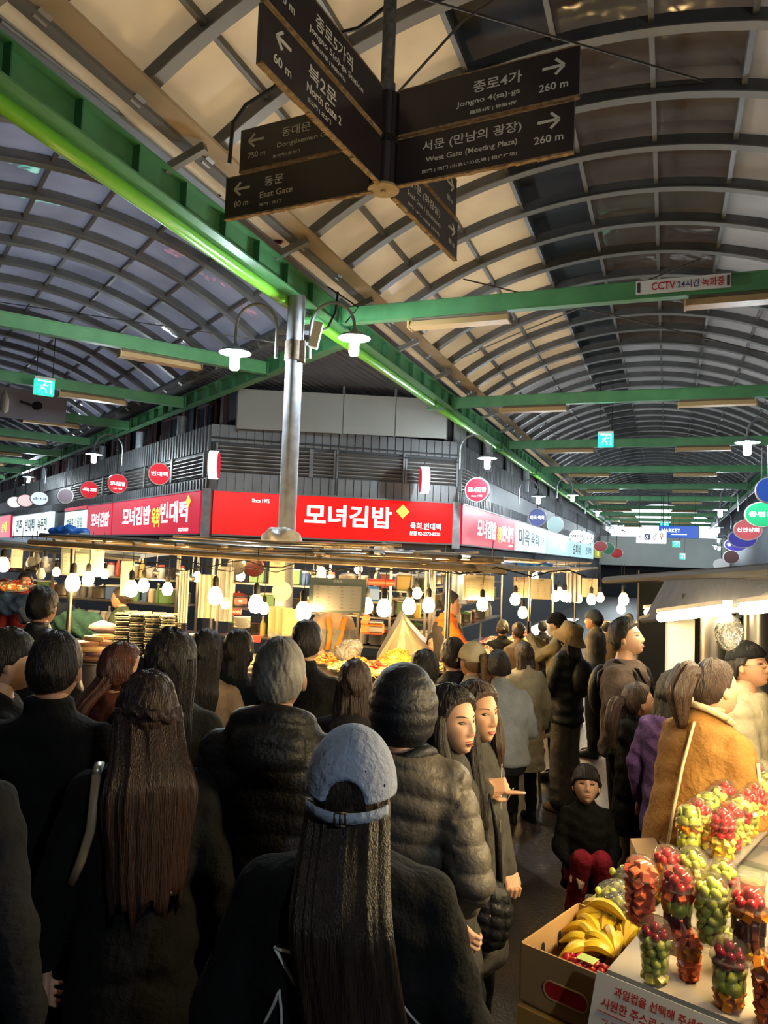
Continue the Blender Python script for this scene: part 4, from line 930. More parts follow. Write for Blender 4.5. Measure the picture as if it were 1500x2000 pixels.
# ---- hands: wrist at 0, fingers along +Y, back of the hand +Z, thumb +X
_hand = {}
def hand_np(pose, fine=.0042):
    if (pose, fine) in _hand: return _hand[(pose, fine)]
    g = Geo()
    def seg(a, b, r0, r1):
        g.tube([a, b], [r0, r1], 10); g.ell(a, r0, 10, 6); g.ell(b, r1, 10, 6)
    bend = {'relax': (18, 28, 20), 'grip': (62, 78, 50), 'point': (70, 85, 55), 'flat': (4, 6, 5), 'pinch': (38, 50, 30)}[pose]
    g.box((0, .045, 0), (.066, .075, .022), bev=.009); g.ell((.0, .02, 0), (.027, .035, .013)); g.ell((.022, .03, -.007), (.017, .03, .013), M=Matrix.Rotation(-.4, 3, 'Z'))
    g.tube([(0, -.05, 0), (0, .02, 0)], [.024, .027], 12, flat=.72)
    for i, (x, ln) in enumerate(((.027, .072), (.009, .080), (-.009, .074), (-.026, .057))):
        b = bend if not (pose == 'point' and i == 0) else (6, 8, 5)
        p = Vector((x, .082 - abs(x - .005) * .25, .001)); a = 0; sp = (x * 3.0 if pose != 'grip' else x * .8)
        for j, q in enumerate((.46, .30, .24)):
            a += math.radians(b[j] + (i * 3 if b[0] > 5 else 0)); dr = Vector((math.sin(sp * .3) , math.cos(a), -math.sin(a))).normalized()
            e = p + dr * ln * q; seg(p, e, .0088 - j * .0008, .0080 - j * .0008); p = e
    ta = Vector((.028, .018, -.006)); d = {'grip': Vector((.15, .65, -.7)), 'point': Vector((.1, .75, -.6)), 'pinch': Vector((.2, .8, -.55))}.get(pose, Vector((.62, .72, -.25))).normalized()
    b1 = ta + d * .036 + Vector((.010, 0, 0)); seg(ta, b1, .013, .0105); b2 = b1 + (d + Vector((-.25, .2, 0))).normalized() * .030; seg(b1, b2, .0105, .008)
    _hand[(pose, fine)] = remesh(g, fine, 2); return _hand[(pose, fine)]
def place_hand(vf, wrist, fdir, back, side, pose, s=1.0, fine=.0045):
    co, f = hand_np(pose, fine); y = Vector(fdir).normalized(); z = Vector(back); z = (z - y * z.dot(y)).normalized(); x = y.cross(z)
    c = co.copy() * s
    if side * 1 < 0: c[:, 0] *= -1; f = [q[::-1] for q in f]
    R_ = np.array([x, y, z]); vf.add(c @ R_ + np.array(wrist), f)
def capsule(g, a, b, ra, rb, n=12):
    g.tube([a, b], [ra, rb], n); g.ell(a, ra, n, 7); g.ell(b, rb, n, 7)
SKIN = mat('skin_warm', (.52, .29, .18), .5, noise=14, col2=(.47, .25, .15), sub=.15)
SKIN2 = mat('skin_fair', (.60, .37, .255), .5, noise=12, col2=(.56, .32, .22), sub=.2)
BLACKHAIR = mat('black_hair', (.007, .0065, .0065), .42, spec=.35, bump=.6, bscale=90, stretch=(3, 3, .25), noise=40, col2=(.022, .018, .016))
BROWNHAIR = mat('dark_brown_hair', (.045, .022, .014), .38, bump=.6, bscale=90, stretch=(3, 3, .25), noise=30, col2=(.02, .012, .010))
REDHAIR = mat('auburn_hair', (.12, .03, .014), .38, bump=.6, bscale=90, stretch=(3, 3, .25), noise=30, col2=(.05, .016, .012))
LIGHTHAIR = mat('light_brown_hair', (.20, .11, .05), .4, bump=.6, bscale=90, stretch=(3, 3, .25), noise=30, col2=(.11, .06, .03))
GREYHAIR = mat('grey_hair', (.26, .25, .24), .55, bump=.2, bscale=160, noise=9, col2=(.07, .065, .06))
LIPM = mat('muted_lip', (.42, .19, .14), .45)
def cloth(name, c, rough=.9, k=.7, bump=.5, bs=30, sheen=0): return mat(name, c, rough, spec=.25, noise=9, col2=tuple(q * k for q in c), bump=bump, bscale=bs, sheen=sheen)
K_BLACK = cloth('black_wool', (.0035, .004, .005)); K_PUFF = mat('black_nylon', (.0065, .007, .009), .52, bump=.3, bscale=70, spec=.3)
K_JEANS = cloth('dark_trousers', (.012, .013, .018)); K_SHOE = mat('black_shoe', (.012, .012, .012), .5)
EYEW = mat('eye_white', (.62, .58, .54), .2); IRIS = mat('dark_iris', (.015, .008, .006), .1); BROW = mat('brow_hair', (.035, .02, .015), .8); LIP = mat('lip_red', (.50, .11, .09), .35)
MOUTH = mat('mouth_dark', (.06, .012, .010), .6)
def face_bits(root, hp, hf, X, near, lipm=LIP, smile=0, open_=0, gaze=0.0):
    "eyes, brows and lips laid on the head surface; X maps head space to person space"
    bv = BVHTree.FromPolygons([Vector(p) for p in hp], hf)
    def on(x, z, e=.0):
        h = bv.ray_cast(Vector((x, .3, z)), Vector((0, -1, 0)))[0]
        return Vector((x, (h.y if h else .08) + e, z))
    def out(nm, g, m_, lab=None):
        co = np.array(g.v); np_mesh(nm, X(co), g.f, m_, root, label=lab)
    for s_ in (-1, 1):
        c = on(s_ * .031, .006, -.0022)
        g = Geo(); n = 16; top = []; 
        ring = [(math.cos(2 * PI * j / n), math.sin(2 * PI * j / n)) for j in range(n)]
        pts = []
        for rr_ in (1, .66, .33):
            pts.append([on(c.x + a * .0140 * rr_, c.z + b * (.0052 if b > 0 else .0040) * rr_ + s_ * a * .0012, .0010 * (1 - rr_) + .0006) for a, b in ring])
        g.loft(pts, caps=True); out('eye', g, EYEW)
        ic = on(c.x + gaze * .004, c.z + .0002, .0010); g = Geo(); g.ell(ic, (.0054, .0014, .0047), 12, 8); out('iris', g, IRIS)
        g = Geo(); g.tube([on(c.x + q * .0152, c.z + .0056 * (1 - q * q) + s_ * q * .0016 + .0002, .0012) for q in (-1, -.6, -.2, .2, .6, 1)], [.0006, .0012, .0014, .0014, .0013, .0006], 6); out('eyelid_line', g, BROW)
        g = Geo(); g.tube([on(c.x + q * .019 * 1, .027 + .004 * (1 - (q * s_ - .3) ** 2) , .0006) for q in (-1, -.5, 0, .5, 1)], [.0014, .0026, .0028, .0026, .0012], 6, flat=.8); out('eyebrow', g, BROW)
    zz = -.060
    g = Geo(); up = [on(q * .0215, zz + open_ * .002 + .0022 * (1 - abs(q)) - .0008 * math.exp(-(q * 5) ** 2) + smile * .003 * q * q, .0010) for q in (-1, -.7, -.35, -.1, .1, .35, .7, 1)]
    g.tube(up, [.0008, .0020, .0029, .0027, .0027, .0029, .0020, .0008], 8); out('upper_lip', g, lipm)
    g = Geo(); lo = [on(q * .0205, zz - .0075 - open_ * .005 + .0015 * q * q + (smile * .003 + open_ * .004 + .004) * q * q, .0012) for q in (-1, -.6, -.2, .2, .6, 1)]
    g.tube(lo, [.0008, .0027, .0038, .0038, .0027, .0008], 8); out('lower_lip', g, lipm)
    if open_:
        g = Geo(); g.ell(on(0, zz - .004 - open_ * .002, -.0005), (.015, .0022, .0030 + .002 * open_), 12, 8); out('mouth_opening', g, MOUTH)
person_n = [0]
def person(px, py, Y, face=0, label='person', h=None, top=None, hair='short', hairm=None, hairL=.4, coat=None, thick=.022, hem=.80, puffer=0, pamp=.010, hood=None, hoodm=None,
           legs=None, shoe=None, arms='hang', head=(0, 0), lean=0, seat=None, det=1, skin=None, wide=1.0, cap=None, capm=None, face_on=None, smile=0, open_=0, gaze=0, extra=None,
           mask=None, glasses=False, x=None, hairkw=None, elbows=None, wrists=None, hands=('relax', 'relax'), hb=None, sleeve=1.0, kid=False, hdir=None, collar=True, roll=0, group=None, vest=None, ragl=0, hv=(1, 1, 1), hthick=.014):
    "px, py: pixel of the crown of the head; Y: depth of the head; face: heading, 0 = away from the viewer, 90 = to the right"
    person_n[0] += 1; seed = person_n[0]; rn = np.random.RandomState(seed)
    tp = at(px, py, Y); H = top or tp.z
    hipz = .90; up = 0.0
    if seat is not None: up = seat - .90
    # natural height of the figure
    S = H / (1.70 + up) if h is None else h / 1.70
    fz = math.radians(face); root = thing('person', label, 'person', (0, 0, 0), -fz, group)
    lean_r = math.radians(lean)
    PV = np.array([0, 0, .95 + up])
    def bend(co, full=False):
        co = np.asarray(co, float).copy()
        if lean_r:
            k = 1.0 if full else sstep(.86 + up, 1.12 + up, co[:, 2])
            a = -lean_r * k * np.ones(len(co)); y, z = co[:, 1] - PV[1], co[:, 2] - PV[2]; c_, s_ = np.cos(a), np.sin(a)
            co[:, 1] = PV[1] + y * c_ - z * s_; co[:, 2] = PV[2] + y * s_ + z * c_
        return co
    HC = np.array([0, .018, 1.586 + up])
    hy, hp_ = math.radians(head[0]), math.radians(head[1]); hs = 1.0 if not kid else kid
    Rh = np.array(Matrix.Rotation(-hy, 3, 'Z') @ Matrix.Rotation(-hp_, 3, 'X') @ Matrix.Rotation(math.radians(roll), 3, 'Y'))
    def hx_(co):                                     # head space -> person space
        co = np.asarray(co, float) * hs; piv = np.array([0, -.02, -.085]) * hs
        co = (co - piv) @ Rh.T + piv + HC
        return bend(co, True) * S
    crown = hx_(np.array([[0, 0, .114 + .012]]))[0]
    # put the crown of the head over the wanted pixel
    cr = np.array(Matrix.Rotation(-fz, 3, 'Z') @ Vector(crown)); root.location = (tp.x - cr[0], tp.y - cr[1], 0)
    dz = tp.z - crown[2] if (top is None and h is not None) else 0
    vx = .016 if det == 0 else (.012 if det == 1 else .009)
    skin = skin or SKIN
    def fin(co): return bend(co) * S
    # ---- joints
    sh = [np.array([sx * .152 * wide, -.005, 1.372 + up]) for sx in (-1, 1)]
    if elbows is None:
        el, wr, fb = {
            'hang': ([(-.235, -.03, 1.10), (.235, -.03, 1.10)], [(-.25, .05, .86), (.25, .05, .86)], (1, 0, 0)),
            'pocket': ([(-.25, -.09, 1.12), (.25, -.09, 1.12)], [(-.18, .08, .95), (.18, .08, .95)], (1, 0, 0)),
            'front': ([(-.22, .04, 1.12), (.22, .04, 1.12)], [(-.10, .24, 1.16), (.10, .24, 1.16)], (0, 0, 1)),
            'low': ([(-.22, .06, 1.12), (.22, .06, 1.12)], [(-.12, .27, 1.02), (.12, .27, 1.02)], (0, 0, 1)),
        }[arms]
    else: el, wr, fb = elbows, wrists, (0, 0, 1)
    el = [np.array(q) + np.array([0, 0, up]) for q in el]; wr = [np.array(q) + np.array([0, 0, up]) for q in wr]
    el = [q * np.array([wide, 1, 1]) for q in el]
    if seat is None:
        kn = [np.array([sx * .095, .015, .49]) for sx in (-1, 1)]; an = [np.array([sx * .10, -.02, .085]) for sx in (-1, 1)]
    elif seat < .38:
        kn = [np.array([sx * .075, .30, seat + .22]) for sx in (-1, 1)]; an = [np.array([sx * .12, .20, .085]) for sx in (-1, 1)]
    else:
        kn = [np.array([sx * .11, .40, seat - .0]) for sx in (-1, 1)]; an = [np.array([sx * .11, .38, .085]) for sx in (-1, 1)]
    hp2 = [np.array([sx * .088, 0, .90 + up]) for sx in (-1, 1)]
    def rings(lst, add=0.0, n=26):
        out = []
        for z, rx, ry, cy in lst:
            out.append([((rx + add) * math.cos(2 * PI * j / n) * (abs(math.cos(2 * PI * j / n)) ** -.12 if abs(math.cos(2 * PI * j / n)) > .2 else 1.2), cy + (ry + add) * math.sin(2 * PI * j / n), z + up) for j in range(n)])
        return out
    W_ = wide
    torso = [(1.50, .050, .052, -.008), (1.455, .062, .060, -.010), (1.435, .098 * W_, .070, -.012), (1.405, .140 * W_, .084, -.01), (1.33, .175 * W_, .102, -.004), (1.22, .168 * W_, .108, 0), (1.10, .152 * W_, .102, 0), (1.0, .155 * W_, .105, 0), (.92, .165 * W_, .112, -.004), (.85, .150 * W_, .10, -.004)]
    # ---- body: one continuous surface, head and hands joined on
    g = Geo(); g.loft(rings(torso[::-1]))
    capsule(g, (0, -.005, 1.44 + up), (0, .010, 1.56 + up), .052, .050)
    for i in (0, 1):
        capsule(g, sh[i], el[i], .044, .037); capsule(g, el[i], wr[i], .036, .024)
        capsule(g, hp2[i], kn[i], .066, .042); capsule(g, kn[i], an[i], .042, .032); capsule(g, an[i], an[i] + np.array([0, .12, -.035]), .034, .028)
    co, f = remesh(g, .017 if det < 2 else .014, 3); vf = VF(); vf.add(fin(co), f)
    nu, nv = ((36, 26), (56, 42), (110, 84))[det]
    hp, hf = head_np(nu, nv); vf.add(hx_(hp), hf)
    for s_ in (-1, 1): e = ear_geo(s_); vf.add(hx_(np.array(e.v)), e.f)
    for i, sd in ((0, -1), (1, 1)):
        d = wr[i] - el[i]; d = d / np.linalg.norm(d)
        if hdir is not None and hdir[i] is not None: d = np.array(hdir[i])
        back = (hb[i] if hb else ((-sd * -1, 0, 0.2) if arms in ('hang', 'pocket') and elbows is None else (0, 0, 1)))
        tmp = VF(); place_hand(tmp, wr[i], d, back, sd if hands[i] != 'm' else -sd, hands[i], fine=.0065 if det == 0 else (.005 if det == 1 else .0035)); vf.add(fin(tmp.co()), tmp.f)
    np_mesh('body', vf.co(), vf.f, skin, root)
    if face_on is None: face_on = 60 < (face + head[0]) % 360 < 300
    if face_on and (det > 0 or True): face_bits(root, hp, hf, hx_, det, lipm=LIP if hair in ('long', 'bob', 'halfup') else LIPM, smile=smile, open_=open_, gaze=gaze)
    # ---- trousers and shoes
    kq = 1.25 if kid else 1.0
    lm = legs.get('m', K_JEANS) if isinstance(legs, dict) else (legs or K_JEANS); flare = legs.get('flare', 0) if isinstance(legs, dict) else 0
    g = Geo(); g.loft(rings([(.83, .13, .10, 0), (.88, .158, .112, 0), (.95, .160, .112, 0), (1.0, .152, .105, 0)], .006))
    for i in (0, 1):
        capsule(g, hp2[i], kn[i], .092, .066 * kq + flare * .4); d = an[i] - kn[i]; capsule(g, kn[i], kn[i] + d * .93, .066 * kq + flare * .4, .056 * kq + flare)
    wr_n = lambda c, n: .004 * np.sin(c[:, 2] * 55 + 3 * np.sin(c[:, 0] * 30)) * sstep(.75, .1, c[:, 2])
    co, f = remesh(g, .016 if det < 2 else .013, 3, wr_n); np_mesh('trousers', fin(co), f, lm, root)
    for i in (0, 1):
        g = Geo(); a = an[i]; g.loft([[(a[0] + math.cos(2 * PI * j / 14) * rx, a[1] + cy + math.sin(2 * PI * j / 14) * ry, z) for j in range(14)] for z, rx, ry, cy in ((.0, .042, .125, .06), (.02, .047, .132, .06), (.05, .045, .12, .055), (.08, .040, .075, .02), (.11, .038, .048, .0), (.13, .036, .045, .0))])
        np_mesh('shoe', np.array(g.v) * S, g.f, shoe or K_SHOE, root)
    # ---- coat
    cm = coat or K_BLACK
    th = thick; lst = [(z, rx, ry, cy) for z, rx, ry, cy in torso if z > hem - .001]
    if hem < .85:
        lst += [(.85, .165 * W_, .115, -.004)]
        z = .80
        while z > hem: lst.append((z, .165 * W_ + (.85 - z) * .10, .115 + (.85 - z) * .10, -.004)); z -= .09
        lst.append((hem, .168 * W_ + (.85 - hem) * .10, .118 + (.85 - hem) * .10, -.004))
    else: lst.append((hem, .160 * W_, .112, 0))
    lst = [q for q in lst if q[0] < 1.47]
    if seat is not None: lst = [q for q in lst if q[0] > .80] + ([(.80, .175 * W_, .13, .0)] if hem < .85 else [])
    g = Geo(); g.loft(rings(lst[::-1], th))
    if collar and hood is None: g.loft(rings([(1.43, .075, .075, -.012), (1.47, .066, .068, -.012), (1.505, .062, .066, -.016)], .006))
    for i in (0, 1):
        capsule(g, sh[i] - np.array([0, 0, th * .45]), el[i], (.049 + th * .85) * sleeve, (.044 + th * .7) * sleeve); w2 = el[i] + (wr[i] - el[i]) * .97; capsule(g, el[i], w2, (.044 + th * .7) * sleeve, (.031 + th * .45) * sleeve)
    if hood in ('down', 'fluffy'):
        for j in range(15):
            a = PI * (-.15 + 1.30 * j / 14); g.ell((math.cos(a) * .095, -.025 - math.sin(a) * .075, 1.445 + up + .035 * math.sin(a)), (.048, .045, .052), 10, 7)
        g.ell((0, -.125, 1.40 + up), (.115, .055, .085))
    ph = rn.rand(4) * 6
    def disp(c, n):
        b = .0035 * np.sin(c[:, 2] * 34 + ph[0] + 2.4 * np.sin(c[:, 0] * 13 + ph[1])) * np.sin(c[:, 0] * 17 + c[:, 1] * 11 + ph[2]) + .003 * np.sin(c[:, 2] * 61 + 4 * np.sin(c[:, 0] * 9 + c[:, 1] * 8 + ph[3]))
        if puffer:
            zz = c[:, 2] + np.where(np.abs(c[:, 0]) < .20, .16 * np.abs(c[:, 0]) * (1 if puffer > 0 else 0), 0)
            b = b * .6 + pamp * (np.abs(np.sin(PI * zz / abs(puffer))) ** .55 - .6)
        return b
    co, f = remesh(g, vx, int(8 * .012 / vx) + 3, disp); np_mesh('puffer_jacket' if puffer else 'coat', fin(co), f, cm, root)
    if hood == 'up':
        d, f = sph_grid(64, 48); T = np.interp(d[:, 1], [-1, .3, .5, .7, 1], [-3, -3, -3, -3, -3])
        p = d * np.array([.108, .122, .138]) + np.array([0, -.012, 0]); z = p[:, 2]
        p[:, 0] *= 1 + .12 * sstep(-.02, -.14, z); q = .007 * (np.abs(np.sin(PI * (z + .05 * np.abs(p[:, 0])) / .047)) ** .6 - .5) * np.clip(1.3 - np.abs(d[:, 2]), 0, 1)
        p = p + d * q[:, None]; op = sstep(.55, .8, d[:, 1]) * sstep(.75, .5, np.abs(d[:, 2] + .1)); p[:, 1] -= .05 * op
        np_mesh('hood', hx_(p), f, hoodm or cm, root)
        g = Geo(); g.tube([(math.cos(a) * .098, -.02 + math.sin(a) * .085, -.135 - .012 * math.sin(a * 3)) for a in [2 * PI * j / 20 for j in range(21)]], .020, 10); np_mesh('hood_collar', hx_(np.array(g.v)), g.f, hoodm or cm, root)
    if vest:
        g = Geo(); g.loft(rings([(.84, .165 * W_, .118, 0), (.95, .165 * W_, .116, 0), (1.1, .158 * W_, .110, 0), (1.25, .172 * W_, .116, 0), (1.36, .155 * W_, .10, -.004), (1.42, .10, .08, -.01)], th + .010)); co, f = remesh(g, .016, 2); np_mesh('vest', fin(co), f, vest, root)
    # ---- hair, hats
    hm = hairm or BLACKHAIR; kw = hairkw or {}
    hn = ((40, 28), (64, 44), (120, 80))[det]
    if hair in ('short', 'bald', 'bangs'):
        co, f = hair_shell(hair, hthick if hair != 'bald' else .008, seed, *hn, vol=hv); np_mesh('hair', hx_(co), f, hm, root)
    elif hair in ('long', 'bob', 'halfup'):
        vf = VF(); co, f = hair_shell('long', .016, seed, *hn, vol=hv); vf.add(hx_(co), f)
        k = dict(w1=.115 if hairL > .28 else .10, back=-.135 if hairL > .28 else -.05, dep=.035 if hairL > .28 else .055, taper=.75 if hairL > .28 else 1.0); k.update(kw)
        co, f = hair_fall(hairL, seed, nu=(48, 72, 120)[det], **k)
        # the fall hangs straight down from the head
        a = hx_(co); vf.add(a, f)
        if hair == 'halfup':
            g = Geo()
            for j in range(9): a_ = j * .7; g.ell((.072 + .012 * math.cos(a_), -.055 + .014 * math.sin(a_ * 1.3), -.008 + .016 * math.sin(a_)), (.020, .019, .018), 10, 7)
            g.tube([(-.085, -.02, .02), (-.06, -.085, .03), (0, -.118, .022), (.06, -.09, .0)], [.008, .015, .017, .014], 10)
            c2_, f2_ = remesh(g, .005, 1, lambda c, n: .003 * np.sin(c[:, 0] * 190 + c[:, 2] * 160)); vf.add(hx_(c2_), f2_)
        np_mesh('hair', vf.co(), vf.f, hm, root)
    elif hair in ('pony', 'bun'):
        vf = VF(); co, f = hair_shell('short' if not kw.get('bang') else 'bangs', .010, seed, *hn); vf.add(hx_(co), f)
        if hair == 'pony': co, f = tail(kw.get('pts', [(0, -.09, .04), (0, -.15, .035), (0, -.17, -.06), (0, -.16, -.20)]), kw.get('rs', [.022, .035, .036, .015]), seed); vf.add(hx_(co), f)
        else: g = Geo(); g.ell((0, -.115, .0), (.038, .032, .036)); vf.add(hx_(np.array(g.v)), g.f)
        np_mesh('hair', vf.co(), vf.f, hm, root)
        if hair == 'pony':
            g = Geo(); q = kw.get('pts', [(0, -.09, .04), (0, -.15, .035)]); a, b = Vector(q[0]), Vector(q[1]); g.cyl(a.lerp(b, .2), a.lerp(b, .45), .024, .026, 14); np_mesh('hair_tie', hx_(np.array(g.v)), g.f, K_BLACK, root)
    if cap == 'beanie':
        d, f = sph_grid(40, 28); m = sstep(.02, .10, d[:, 2] + .20 * d[:, 1] * 0 + np.where(d[:, 1] < 0, .12, -.08)); p = skull(d) + d * (.022 * m - .02 * (1 - m) + .004 * sstep(.2, .05, np.abs(d[:, 2] - .1)) * m)[:, None]; np_mesh('beanie', hx_(p), f, capm, root)
    elif cap == 'bucket':
        g = Geo(); g.lathe([(.0, .135), (.05, .133), (.085, .118), (.098, .05), (.102, .03), (.150, -.030), (.152, -.034), (.146, -.034), (.098, .022), (.09, .03)], (0, 0, 0), 32, sy=1.15); np_mesh('bucket_hat', hx_(np.array(g.v)), g.f, capm, root)
    elif cap in ('cap', 'bandana'):
        d, f = sph_grid(48, 32); lo = .16 if cap == 'cap' else .30; m = sstep(-.04, .04, d[:, 2] - lo + .10 * (d[:, 1] < 0) * sstep(0, -.6, d[:, 1])); p = skull(d) + d * (.021 * m - .02 * (1 - m))[:, None]; np_mesh('cap_crown', hx_(p), f, capm, root)
        if cap == 'cap':
            g = Geo(); n = 14; rr_ = []
            for k in range(5):
                t = k / 4; rr_.append([(math.sin(a) * (.082 + .004 * t), .035 + math.cos(a) * (.068 + .070 * t), .028 - .016 * t - .012 * math.sin(a) ** 2) for a in [-PI * .47 + PI * .94 * j / n for j in range(n + 1)]])
            vs = [v for q in rr_ for v in q]; g.add(vs, [(i * (n + 1) + j, i * (n + 1) + j + 1, (i + 1) * (n + 1) + j + 1, (i + 1) * (n + 1) + j) for i in range(4) for j in range(n)])
            vs2 = [(a, b, c_ - .005) for a, b, c_ in vs]; g.add(vs2, [(i * (n + 1) + j, (i + 1) * (n + 1) + j, (i + 1) * (n + 1) + j + 1, i * (n + 1) + j + 1) for i in range(4) for j in range(n)]); np_mesh('cap_brim', hx_(np.array(g.v)), g.f, capm, root, fix=False)
    if mask:
        d, f = sph_grid(36, 26); m = sstep(.2, .35, d[:, 1]) * sstep(.02, -.06, d[:, 2] + .02) * sstep(-.97, -.85, d[:, 2]); p = skull(d) + d * (.014 * m - .02 * (1 - m))[:, None] + np.array([0, 1, 0]) * (.012 * np.exp(-(d[:, 0] / .3) ** 2) * m)[:, None]; np_mesh('face_mask', hx_(p), f, mask, root)
    if glasses:
        g = Geo()
        for s_ in (-1, 1):
            g.tube([(s_ * .033 + math.cos(a) * .022, .099, .002 + math.sin(a) * .018) for a in [2 * PI * j / 18 for j in range(19)]], .0014, 6); g.tube([(s_ * .055, .098, .006), (s_ * .078, .06, .006), (s_ * .080, -.01, .004)], .0014, 6)
        g.tube([(-.011, .1, .005), (0, .102, .007), (.011, .1, .005)], .0014, 6); np_mesh('glasses', hx_(np.array(g.v)), g.f, mat('thin_gold_wire', (.4, .3, .15), .3, 1), root)
    root['S'] = S
    if extra: extra(root, S, fin, hx_, torso, th, el, wr, up)
    del root['S']
    return root, dict(S=S, fin=fin, hx=hx_, el=el, wr=wr, up=up, crown=crown)
def pbit(root, nm, g, m_, tr, lab=None):
    return np_mesh(nm, tr(np.array(g.v)), g.f, m_, root, label=lab)
# ---------------------------------------------------------------- the crowd
W1 = cloth('charcoal_wool', (.014, .015, .019)); CAMEL = cloth('beige_coat', (.36, .24, .15)); OLIVE = cloth('dark_olive_cloth', (.026, .026, .022))
GREYP = mat('taupe_nylon', (.095, .082, .068), .50, spec=.35, noise=5, col2=(.09, .08, .068), bump=.25, bscale=60)
LEATH = mat('black_leather', (.018, .017, .018), .35, bump=.4, bscale=25); NAVY = cloth('dark_navy_suit', (.010, .013, .022)); CREAM = cloth('cream_cotton', (.50, .45, .33)); PALEBLUE = cloth('pale_grey_blue_shirt', (.28, .31, .36))
KHAKI = cloth('khaki_coat', (.26, .22, .13)); TANH = cloth('tan_hat_cloth', (.33, .24, .13)); BROWNSW = cloth('brown_sweater', (.115, .085, .075)); SUEDE = cloth('tan_suede', (.34, .17, .045), bs=50); PURP = cloth('purple_jacket', (.09, .045, .16))
ORANGE = cloth('bright_orange_shirt', (.85, .17, .02)); CHAR = cloth('dark_grey_jacket', (.050, .048, .045)); GREYJ = cloth('grey_jeans', (.19, .185, .175), bs=60); DKVEST = cloth('dark_vest', (.06, .05, .045)); CREAMP = cloth('cream_puffer_cloth', (.50, .44, .30)); REDP = cloth('crimson_trousers', (.34, .02, .045)); HOODGREEN = cloth('black_green_cloth', (.012, .018, .016))
GREYB = cloth('grey_beanie_knit', (.10, .11, .12)); CAPB = cloth('pale_blue_cap_cotton', (.40, .46, .62), k=.85, bs=60); WCAP = cloth('ivory_cap_cotton', (.62, .55, .38)); HOOD = mat('black_blue_nylon', (.010, .012, .018), .52, spec=.35, bump=.3, bscale=70)
TRIM = cloth('cream_fleece_trim', (.62, .50, .32)); WPRINT = mat('white_garment_print', (.62, .62, .60), .7); BEIGEST = mat('beige_strap_leather', (.30, .22, .13), .5)
def strap5(root, S, fin, hx, torso, th, el, wr, up):
    g = Geo(); g.tube([(-.125, -.02, 1.455), (-.130, -.075, 1.435), (-.128, -.118, 1.38), (-.130, -.138, 1.30), (-.15, -.140, 1.22), (-.175, -.12, 1.15)], .013, 8, flat=.4); pbit(root, 'bag_strap', g, BEIGEST, fin, 'beige leather bag strap')
    g = Geo(); g.tube([(-.128, -.05, 1.458), (-.129, -.078, 1.44)], .012, 8); pbit(root, 'strap_buckle', g, mat('pale_metal', (.5, .48, .42), .35, .7), fin)
person(-112, 1275, 1.85, 5, 'person cut by the left edge, only a charcoal-coated shoulder in view', coat=W1, hem=.6, arms='hang', det=1)
person(112, 1240, 2.55, 0, 'broad man in a black coat with short black hair, seen from behind at the left', coat=K_BLACK, hem=.55, wide=1.05, det=2, hthick=.010)
person(18, 1235, 2.95, 62, 'person at the left edge in profile with black bowl-cut hair and grey-hooded jacket', coat=K_BLACK, hem=.8, hood='down', hair='bangs', skin=SKIN2, det=1)
person(85, 1150, 4.75, 6, 'man in a black leather jacket standing nearest the blue cloth stall', coat=LEATH, hem=.85, wide=1.1, det=1)
person(290, 1322, 2.28, -14, 'woman with brown half-up hair and bun, black coat and beige bag strap', coat=K_BLACK, hem=.6, hair='halfup', hairm=mat('reddish_brown_hair', (.034, .013, .010), .42, bump=.6, bscale=90, stretch=(3, 3, .25), noise=6, col2=(.018, .011, .009)), hairL=.50, head=(-12, 0), skin=SKIN2, det=2, extra=strap5, hairkw=dict(w1=.125, wave=.03, back=-.15))
person(240, 1262, 3.3, 35, 'woman with auburn hair in near profile between two dark heads', coat=cloth('rust_cardigan', (.12, .035, .02)), hem=.8, hair='long', hairm=REDHAIR, hairL=.42, head=(30, 0), det=1, hairkw=dict(w0=.07, w1=.085, back=-.17))
person(335, 1238, 2.9, 2, 'tall woman with very long straight black hair and dark olive coat', coat=OLIVE, hem=.6, hair='long', hairL=.52, det=2, hv=(1.08, 1.05, 1.0), hairkw=dict(w0=.098, w1=.130, back=-.145, taper=.9))
person(405, 1235, 3.95, 8, 'woman with long black hair over a beige coat', coat=CAMEL, hem=.6, hair='long', hairL=.40, det=1, hairkw=dict(w1=.125, taper=.6))
person(467, 1235, 4.15, 30, 'woman with tied-up dark hair and black-green jacket right of the beige coat', coat=HOODGREEN, hem=.8, hair='bob', hairL=.17, det=1)
person(548, 1252, 2.42, 3, 'grey-haired man in a black quilted puffer jacket with its hood down', coat=K_PUFF, hem=.74, puffer=.062, pamp=.008, hood='down', thick=.030, hair='short', hairm=GREYHAIR, hthick=.008, wide=1.06, skin=SKIN, det=2)
person(600, 1215, 4.0, 8, 'man with neat black hair and black jacket right behind the grey-haired man', coat=K_BLACK, hem=.75, det=1, hthick=.011, wide=1.02)
person(694, 1295, 3.55, 5, 'short woman with a dark brown bob and dark fleece, before the food counter', coat=cloth('dark_fleece', (.022, .020, .022)), hem=.75, hair='bob', hairm=BROWNHAIR, hairL=.20, det=1)
person(792, 1307, 2.42, 16, 'person in a taupe puffer jacket with the black quilted hood up', coat=GREYP, hem=.70, puffer=.068, pamp=.011, hood='up', hoodm=HOOD, thick=.034, hair='none', det=2, arms='pocket')
